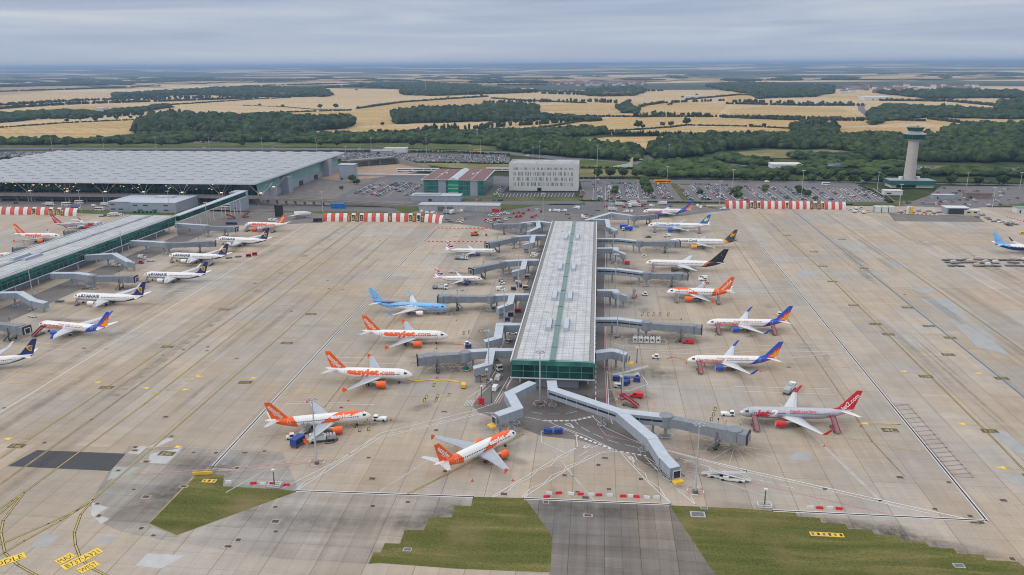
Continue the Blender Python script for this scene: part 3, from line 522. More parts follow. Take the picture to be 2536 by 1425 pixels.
def fus(T,x):   # x from nose -> radius, centre height
    L,R=T['L'],T['R']; Lf=L*.965; nl=R*2.9; tl=R*6.3
    if x<nl: t=x/nl; r=R*(1-(1-t)**2.1)**.60; z=-R*.22*(1-t)**1.6
    elif x>Lf-tl: t=(x-(Lf-tl))/tl; r=R*(1-.90*t**1.55); z=R*.78*t**1.6
    else: r=R;z=0
    return max(r,.06),T['zc']+z
# liveries: body(x,th) with th degrees from the crown; L = length
def lv_ezy_old(x,th,T): return white
def lv_ezy_new(x,th,T):
    L=T['L']*.965; u=(th/150.)
    if th<150 and 2.3+u**1.35*T['L']*.44<x<T['L']*.30+u*T['L']*.235 : return orange
    if L-9.3-2.4*(th/180)<x+.0<L-3.6: return orange
    return white
def lv_ryr(x,th,T):
    L=T['L']*.965; lim=128 if x<L-9 else 128-(x-L+9)*6
    if 7<x and th>lim+ (1-sr(x,4,9))*40: return navy
    return white
def lv_j2h(x,th,T):
    L=T['L']*.965; f=L-7.4-(th/180.)**1.5*7.5
    if x>f and x<L-1:
        d=x-f; a=5.6-(th/180)*1.5
        if d>a+3.2+math.sin(th*.5)*.3: return amber
        if d>a+2.2+math.sin(th*.4)*.5: return orange
        if d>a+1.2+math.sin(th*.4)*.5: return magenta
        return blue
    return white
def lv_jet2(x,th,T): return silver
def lv_tui(x,th,T):
    L=T['L']*.965; t=x/L
    lim=100+38*math.exp(-((t-.16)/.14)**2)-38*math.exp(-((t-.5)/.17)**2)+34*math.exp(-((t-.86)/.16)**2)
    if th>lim: return white
    if t>.60 and th<62*sr(t,.60,.8): return navy if th<55*sr(t,.6,.8) else midblue
    if th>lim-10 and t>.5: return midblue
    return ltblue
def lv_ba(x,th,T): return navy if th>132+(1-sr(x,2,7))*30 and x<T['L']*.80 else white
def lv_tc1(x,th,T): return white
def lv_tc2(x,th,T):
    L=T['L']*.965; f=L-10.5+(th/180)*5.5
    if x>f+1.9: return charc
    if x>f: return amber
    return white
def lv_titan(x,th,T):
    L=T['L']*.965; f=L-9.-(th/180)**1.2*6.5
    if x>f+1.6 and x>f: return black
    if x>f+.3: return orange if th>25 else black
    if x>f: return black
    return white
def lv_tuid(x,th,T):
    t=x/T['L']
    if th>70+ (1-t)*30: return navy
    return ltblue if t>.75 else white
def fin_solid(c): return lambda u,v,T: c
def fin_j2h(u,v,T):   # u 0 lead..1 trail, v 0 root..1 tip
    dx=(1-u)*1.25; dy=v*1.15; d=math.hypot(dx,dy+.0); a=math.atan2(dy,dx); ray=.17*abs(math.sin(a*7))
    if d<.46+ray: return amber
    if d<.60+ray: return orange
    if d<.70+ray*1.5: return magenta
    return blue
def fin_ba(u,v,T):
    w=v+.20*math.sin(u*3.0+.4)-.12*u
    if .08<w<.22: return red
    if .34<w<.52 : return navy if u<.78 else white
    if .62<w<.74: return red if u>.08 else white
    if .80<w<.9 : return red
    return white
def fin_heart(bg,fg,band=False):
    def f(u,v,T):
        x=(u-.52)*1.15; y=(v-.50)*1.25; y2=y+.12-abs(x)*.62
        if -.20<y2<.17 and abs(x)<.36: return fg
        return bg
    return f
def fin_ryr(u,v,T): return navy
LIV={
'ezy_old':dict(body=lv_ezy_old,fin=fin_solid(orange),eng=orange,stab=wingg,tipc=orange,fintxt='easyJet'),
'ezy_new':dict(body=lv_ezy_new,fin=fin_solid(orange),eng=orange,stab=wingg,tipc=orange,fintxt='easyJet'),
'ryr':dict(body=lv_ryr,fin=fin_ryr,eng=white,stab=white,tipc=white),
'j2h':dict(body=lv_j2h,fin=fin_j2h,eng=blue,stab=white,tipc=blue),
'jet2':dict(body=lv_jet2,fin=fin_solid(red),eng=red,stab=white,tipc=red,fintxt='Jet2.com'),
'tui':dict(body=lv_tui,fin=fin_solid(ltblue),eng=white,stab=white,tipc=ltblue),
'ba':dict(body=lv_ba,fin=fin_ba,eng=navy,stab=white,tipc=white),
'tc1':dict(body=lv_tc1,fin=fin_heart(midblue,mat('heart_yellow',(.85,.72,.10),.4)),eng=blue,stab=white,tipc=white),
'tc2':dict(body=lv_tc2,fin=fin_heart(charc,amber),eng=amber,stab=charc,tipc=wingg),
'titan':dict(body=lv_titan,fin=fin_solid(black),eng=charc,stab=wingg,tipc=wingg),
'tuid':dict(body=lv_tuid,fin=fin_solid(ltblue),eng=white,stab=white,tipc=navy)}
def sides(b,name,parent):
    for s in (1,-1):
        c=MB()
        for f,m in zip(b.f,b.m):
            P_=[b.v[i] for i in f]
            if (sum(p[1] for p in P_)>=0)==(s>0): c.poly(P_,b.mats[m])
        c.build(name,parent)
def make_plane(tk,lk_):
    T=TYPES[tk]; V=LIV[lk_]; L=T['L'];R=T['R'];zc=T['zc'];Lf=L*.965; NS=36
    root=thing('airliner','x','airliner')
    # fuselage
    b=MB(); xs=[0,.05,.12,.22,.36,.55,.75,1.]+list(np.arange(1.25,Lf,.25))+[Lf]; rings=[]
    for x in xs:
        r,z=fus(T,x); rings.append([(-x,-r*math.sin(2*PI*j/NS),z+r*math.cos(2*PI*j/NS)) for j in range(NS)])
    ww=set(); nofs=4.6; wend=Lf-R*4.4
    def fn(i,j):
        x=(xs[i]+xs[i+1])/2; th=(j+.5)*360/NS; th=th if th<=180 else 360-th
        r,z=fus(T,x)
        if nofs<x<wend and 70<th<80 and int(x/.25)%3!=2 and not(abs(x-(T['wx']+2.2))<.5) : return glassd
        cw=(R*.88,R*1.55)
        if cw[0]<x<cw[1] and 22+ (cw[1]-x)*14<th<64+(x-cw[0])*3 and int(th/11)!=3: return glassd
        return V['body'](x,th,T)
    b.loft(rings,None,True,fn); b.build('fuselage',root,smooth=True)
    # belly fairing
    b=MB(); bx=T['wx']-1.2; bl=T['rc']+3.6; rr=[]
    for i in range(9):
        t=i/8; k=math.sin(PI*max(.02,min(.98,t)))**.5; rr.append([(-(bx+bl*t),R*1.02*k*math.cos(a),zc-R*.55+ -R*.62*k*max(0,math.sin(a))+ (R*.3*k if math.sin(a)<0 else 0)) for a in np.linspace(0,2*PI,14,endpoint=False)])
    b.loft(rr,navy if lk_ in('ryr','ba') else (silver if lk_=='jet2' else white)); b.build('belly_fairing',root,smooth=True)
    # wings
    hs=T['span']/2; wz=zc-R*.55
    def wing_pt(s,y,c,up): # s 0..1 chord
        t=(y-R*.6)/(hs-R*.6); kink=.36
        rc,tc=T['rc'],T['tc']; kc=rc*.63
        ch=rc+(kc-rc)*t/kink if t<kink else kc+(tc-kc)*(t-kink)/(1-kink)
        lead=T['wx']+T['sw']*t; th=ch*(.13-.05*t)*(.5 if up else -.5)*4*(s**.5)*(1-s)*.95
        return lead+ch*s, wz+ (y-R*.6)*math.tan(rad(5.2))+th-s*.25, ch
    for side in (1,-1):
        b=MB(); rings=[]; N=7
        for t in (0,.12,.36,.6,.8,.97,1.):
            y=R*.6+(hs-R*.6)*t; ring=[]
            for k in range(N): s=k/(N-1); x,z,ch=wing_pt(s,y,0,True); ring.append((-x,side*y,z))
            for k in range(N-2,0,-1): s=k/(N-1); x,z,ch=wing_pt(s,y,0,False); ring.append((-x,side*y,z))
            rings.append(ring)
        wgm=wingd if tk[0]=='a' else wingg
        def wf(i,j): return offw if j==0 or j==len(rings[0])-1 else wgm
        b.loft(rings,None,True,wf); wo=b.build('wing',root,smooth=True)
        # trailing flap panel line + fairings
        fb=MB()
        for t in (.22,.45,.66):
            y=R*.6+(hs-R*.6)*t; x,z,ch=wing_pt(.62,y,0,False); x2,z2,_=wing_pt(1.1,y,0,False)
            fb=MB(); fb.tube((-x,side*y,z-.12),(-x2-.4,side*y,z-.30),.22,.05,orange if lk_.startswith('ezy') else wingg,6); fb.build('flap_fairing',wo)
        fb=MB()
        for t0,t1 in ((.10,.35),(.37,.70),(.72,.95)):
            pts=[]
            for t,s in ((t0,.74),(t1,.74),(t1,.70),(t0,.70)):
                y=R*.6+(hs-R*.6)*t; x,z,ch=wing_pt(s,y,0,True); pts.append((-x,side*y,z+.035))
            fb.poly(pts,steel)
        fb.build('flap_gap',wo)
        # tip
        tb=MB(); x0,z0,_=wing_pt(0,hs,0,True); x1,z1,_=wing_pt(1,hs,0,True); zt=(z0+z1)/2; y=side*hs
        if T['tip']=='winglet':
            p=[(-x0-.1,y,zt),(-x1,y,zt),(-x1-1.9,y+side*.85,zt+2.4),(-x0-2.6+.0,y+side*.85,zt+2.4)]
            tb.plate(p,.10,V['tipc'],axis=(0,1,0))
            if lk_=='tui': tb.plate([(-x0-.6,y,zt),(-x1,y,zt),(-x1-.9,y+side*.5,zt-1.1)],.1,ltblue)
        elif T['tip']=='fence': tb.plate([(-x0-.3,y,zt),(-x1+.2,y+side*.05,zt+.95),(-x1-.5,y+side*.05,zt+.9),(-x1-.5,y,zt-.75),(-x1+.1,y,zt-.7)],.10,V['tipc'])
        elif T['tip']=='small': tb.plate([(-x0-.4,y,zt),(-x1,y,zt),(-x1-.7,y+side*.35,zt+1.1),(-x1-.1,y+side*.35,zt+1.1)],.08,V['tipc'])
        if tb.v: tb.build('winglet',wo)
        # engine
        ez=wz-T['er']*.75; ex=T['ex']; ey=side*T['ey']; el=T['el']; er=T['er']
        b=MB(); n=20; prof=[(0.0,.86),(.10,.95),(.5,1.04),(1.6,1.06),(el*.62,.96),(el*.80,.80)]
        b.loft([[(-(ex+px),ey+er*pr*math.cos(a),ez+er*pr*math.sin(a)) for a in np.linspace(0,2*PI,n,endpoint=False)] for px,pr in prof],V['eng'],cap=False); e=b.build('engine',root,smooth=True)
        ib=MB(); ib.loft([[(-(ex+px),ey+er*pr*math.cos(a),ez+er*pr*math.sin(a)) for a in np.linspace(0,2*PI,n,endpoint=False)] for px,pr in ((.06,.90),(-.04,.86),(.05,.80),(.5,.78))],steel,cap=False); ib.build('intake_lip',e,smooth=True)
        ib=MB(); ib.tube((-(ex+.45),ey,ez),(-(ex+.55),ey,ez),er*.78,er*.78,dark,n); ib.tube((-(ex+.15),ey,ez),(-(ex+.45),ey,ez),.04,er*.26,dsteel,8); ib.build('fan',e)
        ib=MB(); ib.tube((-(ex+el*.55),ey,ez),(-(ex+el),ey,ez),er*.66,er*.44,dsteel,14); ib.tube((-(ex+el),ey,ez),(-(ex+el+.7),ey,ez),er*.25,.04,dsteel,8); ib.build('exhaust_nozzle',e)
        xw,zw,_=wing_pt(.12,T['ey'],0,False); pb=MB(); pb.plate([(-(ex+.9),ey,ez+er*.95),(-(xw),ey,zw+.1),(-(xw+2.6),ey,zw+.05),(-(ex+el*.95),ey,ez+er*.4)],.35,wingg if lk_!='jet2' else silver); pb.build('pylon',root)
        # main gear
        gx=T['wx']+T['rc']*.74; gy=side*3.0 if R<1.95 and R>1.7 else side*3.4; wr=.56
        b=MB(); b.tube((-gx,gy,wr),(-gx,gy*.95,wz+.1),.14,.17,steel,8); gl=b.build('main_landing_gear',root)
        wbk=MB()
        for ox in ((-.65,.65) if tk=='b752' else (0,)):
            for dy in (-.42,.42): wbk.tube((-gx+ox,gy+dy-.17,wr),(-gx+ox,gy+dy+.17,wr),wr,wr,dark,14); wbk.tube((-gx+ox,gy+dy-.18,wr),(-gx+ox,gy+dy+.18,wr),wr*.4,wr*.4,offw,8)
        wbk.build('wheels',gl)
        # tailplane
        tx=Lf-R*2.35; tzz=zc+R*.62; ss=hs*.37
        b=MB(); rings=[]
        for t in (0,1):
            ch=3.6*(1-t)+1.3*t; ld=tx-.6+4.1*t; y=R*.25+(ss-R*.25)*t; z=tzz+y*math.tan(rad(6)); th=ch*.05
            rings.append([(-ld,side*y,z),(-(ld+ch*.3),side*y,z+th),(-(ld+ch),side*y,z),(-(ld+ch*.3),side*y,z-th)])
        b.loft(rings,V['stab']); b.build('tailplane',root)
    # nose gear
    gx=R*2.6; b=MB(); b.tube((-gx,0,.42),(-gx-.2,0,zc-R*.9),.10,.13,steel,8); ng=b.build('nose_landing_gear',root)
    b=MB(); [b.tube((-gx,dy-.11,.40),(-gx,dy+.11,.40),.40,.40,dark,12) for dy in (-.24,.24)]; b.build('wheels',ng)
    # fin
    fr,fd,fls,fts,fo_=T['fin']; z0=zc+R*.82; zt=T['tz']; x0=Lf-fo_-fr; NU=22; NV=26; b=MB(); rows=[]; Hh=zt-z0
    lead=lambda v: x0+(fd*(v/.12) if fd and v<.12 else fd+(v-(.12 if fd else 0))/(1-(.12 if fd else 0))*fls)
    trail=lambda v: x0+fr+v*fts
    for v in np.linspace(0,1,NV): rows.append(v)
    def fp(u,v,s):
        a=lead(v);c=trail(v); th=(.30*(1-v)+.10*v)*math.sin(PI*min(.97,max(.03,u**.7)))**.7
        return (-(a+(c-a)*u),s*th,z0+Hh*v)
    for s in (1,-1):
        for i in range(NV-1):
            for j in range(NU-1):
                u0,u1=j/(NU-1),(j+1)/(NU-1); v0,v1=rows[i],rows[i+1]
                b.poly([fp(u0,v0,s),fp(u1,v0,s),fp(u1,v1,s),fp(u0,v1,s)],V['fin']((u0+u1)/2,(v0+v1)/2,T))
    b.poly([fp(0,1,1),fp(.5,1,1),fp(1,1,1),fp(.5,1,-1)],V['fin'](.5,1,T))
    fo=b.build('tail_fin',root)
    def fint(b,txt,m,size,width,v0=.12,off=.36):
        for s in (1,-1):
            # baseline runs along the leading edge direction
            a=Vector((-(lead(max(v0,.13))),0,z0+Hh*max(v0,.13))); c=Vector((-(lead(1)),0,z0+Hh)); d=(c-a).normalized(); n=Vector((-d.z,0,d.x)); 
            if n.x>0: n=-n
            if s==1:   # port: reads from nose-side bottom up to the tail
                put_text(b,txt,lambda tx,ty:(lambda p:(p.x,s*off,p.z))(a+d*(tx+.3)+n*(-(ty)+.35+size*.75)),m,size=size,width=width,bold=.02,cut=0)
            else:
                put_text(b,txt,lambda tx,ty:(lambda p:(p.x,s*off,p.z))(c-d*(tx+.5)+n*(-(ty)+.35+size*.75)),m,size=size,width=width,bold=.02,cut=0)
    def side_text(b,txt,x0,ang,size,width,m,off=.045,**kw):   # x0 = nose-side start, ang = baseline degrees from the crown
        for s in (1,-1):
            def f(tx,ty):
                x=x0+tx if s==1 else x0+width-tx
                r,z=fus(T,x); a=rad(ang)-ty/R; return (-x,s*(r+off)*math.sin(a),z+(r+off)*math.cos(a))
            put_text(b,txt,f,m,size=size,width=width,**kw)
    b=MB()
    if lk_=='ezy_old': side_text(b,'easyJet',L*.335,84,2.5,L*.245,orange,bold=.045); side_text(b,'.com',L*.585,84,2.4,L*.15,orange) if False else None
    if lk_=='ezy_old':
        b=MB()
        for s in (1,-1):
            for txt,xo,w,bo in (('easyJet',0,.355,.05),('.com',.36,.165,.012)):
                W=w*L; st=L*.19
                def f(tx,ty,s=s,xo=xo,W=W,st=st):
                    q=xo*L+tx; x=(st+q) if s==1 else (st+.525*L-q)
                    r,z=fus(T,x); a=rad(88)-ty/R; return (-x,s*(r+.05)*math.sin(a),z+(r+.05)*math.cos(a))
                put_text(b,txt,f,orange,size=3.0,width=W,bold=bo)
        sides(b,'lettering',root); b=MB(); fint(b,'easyJet',white,2.3,6.4,.10); sides(b,'lettering',fo)
    if lk_=='ezy_new':
        side_text(b,'easyJet',L*.19,72,2.1,L*.185,white,bold=.045); sides(b,'lettering',root); b=MB(); fint(b,'easyJet',white,2.1,6.6,.10); sides(b,'lettering',fo)
    if lk_=='ryr':
        side_text(b,'RYANAIR',5.6,88,2.3,9.9,navy,bold=.02); side_text(b,'c',4.1,86,1.6,.9,navy,bold=.04); sides(b,'lettering',root)
        b=MB(); 
        for s in (1,-1):
            cx=-(lead(.5)+1.75); cz=z0+Hh*.44; s_=.38*s
            ol=[(1.3,.9),(0.2,1.25),(-1.1,1.15),(-1.25,.7),(-.2,.8),(.6,.55),(.75,0),(.2,-.8),(-.3,-1.25),(-.5,-1.6),(.2,-1.35),(.95,-.5),(1.4,.3)]
            b.poly([(cx+x*1.05,s_,cz+z) for x,z in ol],yellow)
            for k in range(5): b.poly([(cx-.9+k*.32,s_,cz+.72),(cx-.78+k*.32,s_,cz+.72),(cx-.34+k*.2,s_,cz-1.2+.28*k),(cx-.42+k*.2,s_,cz-1.2+.28*k)],yellow)
            b.poly([(cx-1.1,s_,cz+1.1),(cx-.8,s_,cz+1.0),(cx-.45,s_,cz-1.5),(cx-.65,s_,cz-1.4)],yellow)
        sides(b,'harp_emblem',fo)
    if lk_=='j2h':
        side_text(b,'Package holidays you can trust',12.5,62,1.15,13.2,red); side_text(b,'Jet2holidays',4.2,112,2.2,10.6,orange,bold=.02,shear=.3); sides(b,'lettering',root)
    if lk_=='jet2':
        side_text(b,'Friendly Low Fares',16.5,66,1.35,8.8,red,bold=.02,shear=.3); sides(b,'lettering',root)
        b=MB()
        for s in (1,-1):
            for txt,xo,w,mm in (('jet',0,4.3,red),('2',4.4,2.6,white)):
                def f(tx,ty,s=s,xo=xo):
                    q=xo+tx; x=(5.6+q) if s==1 else (5.6+7-q); r,z=fus(T,x); a=rad(112)-ty/R; return (-x,s*(r+.05)*math.sin(a),z+(r+.05)*math.cos(a))
                put_text(b,txt,f,mm,size=3.3,width=w,bold=.05,shear=.25)
        sides(b,'lettering',root); b=MB(); fint(b,'Jet2.com',white,2.3,7.2,.10); sides(b,'lettering',fo)
    if lk_=='tui':
        side_text(b,'TUI',5.0,88,1.7,3.0,mat('smile_red',(.65,.05,.15),.4),bold=.0); sides(b,'lettering',root)
    if lk_ in('tui','tuid'):
        b=MB()
        for s in (1,-1):
            cx=-(lead(.45)+1.9); cz=z0+Hh*.42
            for t in np.linspace(-2.6,-.5,9)[:-1]:
                t2=t+.2625; b.poly([(cx+1.0*math.cos(t),s*.4,cz+.9*math.sin(t)),(cx+1.0*math.cos(t2),s*.4,cz+.9*math.sin(t2)),(cx+1.28*math.cos(t2),s*.4,cz+1.2*math.sin(t2)),(cx+1.28*math.cos(t),s*.4,cz+1.2*math.sin(t))],M['smile_red'] if 'smile_red' in M else mat('smile_red',(.65,.05,.15),.4))
            b.poly([(cx-1.5,s*.4,cz+.15),(cx-.8,s*.4,cz+.1),(cx-.9,s*.4,cz-.1),(cx-1.5,s*.4,cz-.1)],M['smile_red']); b.poly([(cx+1.25,s*.4,cz+.55),(cx+1.05,s*.4,cz+.5),(cx+1.05,s*.4,cz+.15),(cx+1.25,s*.4,cz+.2)],M['smile_red'])
        sides(b,'smile_emblem',fo)
    if lk_=='ba':
        b=MB()
        for s in (1,-1):
            P0=[(3.0,62),(5.2,63),(6.9,62),(7.6,58),(7.2,53),(6.0,54),(4.5,57)]
            def g(x,a,s=s): r,z=fus(T,x); return (-x,s*(r+.05)*math.sin(rad(a)),z+(r+.05)*math.cos(rad(a)))
            for (x,a,x2,a2,w) in ((2.6,60,4.6,56,2),(4.6,56,6.4,57,4),(6.4,57,7.4,62,6)): b.poly([g(x,a),g(x2,a2),g(x2,a2+w+3),g(x,a+w)],red)
        sides(b,'ribbon_emblem',root)
    if lk_=='tc1': side_text(b,'Thomas Cook.com',5.6,84,2.7,16.4,midblue,bold=.012); sides(b,'lettering',root)
    if lk_=='tc2': side_text(b,'Thomas Cook',5.0,84,2.7,13.2,charc,bold=.012); sides(b,'lettering',root)
    if lk_=='titan':
        b=MB()
        for s in (1,-1):
            for u,v in ((.3,.3),(.5,.5),(.35,.62),(.6,.78),(.75,.4),(.2,.15)):
                p=fp(u,v,s); b.poly([(p[0]-.16,s*.36,p[2]),(p[0],s*.36,p[2]-.16),(p[0]+.16,s*.36,p[2]),(p[0],s*.36,p[2]+.16)],white)
        sides(b,'star_emblem',fo)
    # doors
    for xd in (R*2.15,Lf-R*4.25):
        b=MB(); om=white if (lk_ in('ezy_new',) or (lk_=='j2h' and xd>20)) else mat('door_outline',(.30,.32,.35),.5)
        for s in (1,-1):
            r,z=fus(T,xd)
            def g(x,a): r,z=fus(T,x); return (-x,s*(r+.03)*math.sin(rad(a)),z+(r+.03)*math.cos(rad(a)))
            for xa,xb in ((xd,xd+.09),(xd+.80,xd+.89)):
                for a in range(52,106,6): b.poly([g(xa,a),g(xb,a),g(xb,a+6),g(xa,a+6)],om)
            for a in (50,106): b.poly([g(xd,a),g(xd+.89,a),g(xd+.89,a+2),g(xd,a+2)],om)
        sides(b,'door',root)
    return root
# nose pixel, tail-end pixel (both read at fuselage height)
PL=[
('b738','ryr',(-120,905),(45,880),'white harp-emblem jet cut off by the left edge of the photo'),
('b738','j2h',(99,803),(265,810),'white jet with blue and orange sunburst tail beside red steps, left apron'),
('b738','ryr',(181,735),(357,735),'white jet with navy tail, nearest whole one of four harp-emblem jets'),
('b738','ryr',(354,681),(512,679),'harp-emblem jet with navy tail beside the long jet bridge, second nearest whole'),
('b738','ryr',(417,634),(563,634),'harp-emblem jet with grey steps at its tail and red carts behind it'),
('b738','ryr',(532,593),(666,595),'harp-emblem jet farthest away, parked just in front of an orange-tailed jet'),
('a319','ezy_old',(601,557),(716,556),'orange-lettered white jet with two white stairs, in front of the engine test stand'),
('a319','ezy_old',(153,587),(34,580),'orange-lettered white jet with orange tail on the far side of the left pier'),
('b738','jet2',(259,553),(135,553),'silver jet with red tail beyond the left pier, by the striped fence'),
('a320','ezy_old',(18,632),(-100,640),'white nose of a jet poking in at the left edge beyond the pier'),
('e190','ba',(1228,622),(1105,616),'white regional jet with red, white and blue tail, nearest the orange excavator'),
('e170','ba',(1194,691),(1079,684),'shorter white regional jet with red, white and blue tail beside a belt loader'),
('b738','tui',(1112,763),(921,748),'light blue and white jet with smile emblem on its blue tail'),
('a320','ezy_old',(1111,833),(897,821),'longer orange-lettered jet, one stand nearer than the blue jet'),
('a319','ezy_old',(1022,929),(807,914),'shorter orange-lettered jet beside the yellow hose and raised jet bridge'),
('a320','ezy_new',(919,1027),(657,1041),'orange-nosed jet with fuel truck, blue carts and mast beside it'),
('a320','ezy_new',(1277,1069),(1076,1151),'orange-nosed jet standing diagonally at the head of the pier'),
('b738','j2h',(1592,524),(1712,519),'white jet with blue sunburst tail, farthest on the right of the pier'),
('a321','tc1',(1602,559),(1762,557),'white jet with yellow heart on a bright blue tail'),
('a321','tc2',(1655,599),(1826,596),'white jet with grey tail, yellow heart and yellow engines'),
('b752','titan',(1596,651),(1797,650),'long white jet with black tail and orange sweep'),
('a319','ezy_new',(1651,723),(1818,721),'orange-nosed jet with grey steps at both doors, right of the pier'),
('b738','j2h',(1750,799),(1950,793),'farther of two sunburst-tailed jets with red steps, right of the pier'),
('b738','j2h',(1702,890),(1925,884),'nearer of two sunburst-tailed jets right of the pier, by a red van'),
('b738','jet2',(1831,1021),(2114,1017),'silver jet with red tail, red engine and two red stairs'),
('b738','tuid',(2640,620),(2462,606),'dark-bodied jet with light blue tail cut off by the right edge')]
PLANES=[]
def planes():
    for tk,lv,a,c,lab in PL:
        T=TYPES[tk]; zc=T['zc']; A=P(*a,zc-.2); B=P(*c,zc+T['R']*.7); d=(A-B); d.z=0; Lm=d.length; ang=math.atan2(d.y,d.x)
        s=max(.93,min(1.05,Lm/(T['L']*.965))); s=1 if abs(s-1)<.03 else s
        mid=(A+B)/2; u=Vector((math.cos(ang),math.sin(ang),0)); nose=mid+u*(T['L']*.965*s/2); nose.z=0
        key=tk+lv
        if key not in PROTO: proto(key,make_plane(tk,lv))
        o=place(key,lab,(nose.x,nose.y,0.0),ang,group='airliners parked on the apron',scale=s)
        o['category']='airliner'; PLANES.append((o,tk,nose,ang,s)); print('plane',lv,'%.2f'%(Lm/(T['L']*.965)),[round(v) for v in nose],round(math.degrees(ang)))
planes()
# ---------------------------------------------------------------- buildings
roofm=mat('membrane_roof',(.48,.495,.515),.7,var=.22,scale=.18); roofl=mat('roof_seam',(.36,.375,.40),.7,var=.1)
gutter=mat('gutter_white',(.62,.65,.69),.5,var=.05); glassg=mat('green_glass',(.03,.155,.13),.1,var=.5,scale=.2); glassk=mat('dark_green_glass',(.010,.07,.062),.08,var=.75,scale=.16)
glassl=mat('lit_green_glass',(.01,.30,.17),.15,var=.2); tealm=mat('teal_frame',(.09,.25,.23),.4,var=.08); ridgeg=mat('green_ridge_glazing',(.085,.19,.165),.25,var=.08)
wallg=mat('panel_wall',(.29,.32,.38),.6,var=.08,scale=.1); wallw=mat('pale_wall',(.60,.60,.60),.7,var=.06,scale=.2); brick=mat('brown_brick',(.22,.17,.15),.8,var=.15)
deck=mat('weathered_concrete',(.235,.22,.21),.85,var=.2,scale=.3); lattice=mat('gutter_lattice',(.24,.235,.22),.8,var=.3,scale=1.2)
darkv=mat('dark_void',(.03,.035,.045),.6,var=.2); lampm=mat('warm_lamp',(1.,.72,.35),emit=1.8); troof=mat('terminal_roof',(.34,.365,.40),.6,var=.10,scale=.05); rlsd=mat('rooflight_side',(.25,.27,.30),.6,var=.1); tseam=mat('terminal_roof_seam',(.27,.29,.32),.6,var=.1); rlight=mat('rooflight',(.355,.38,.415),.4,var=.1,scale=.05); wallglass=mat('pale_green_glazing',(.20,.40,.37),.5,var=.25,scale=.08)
redroof=mat('red_brown_roof',(.17,.085,.085),.8,var=.15,scale=.3)
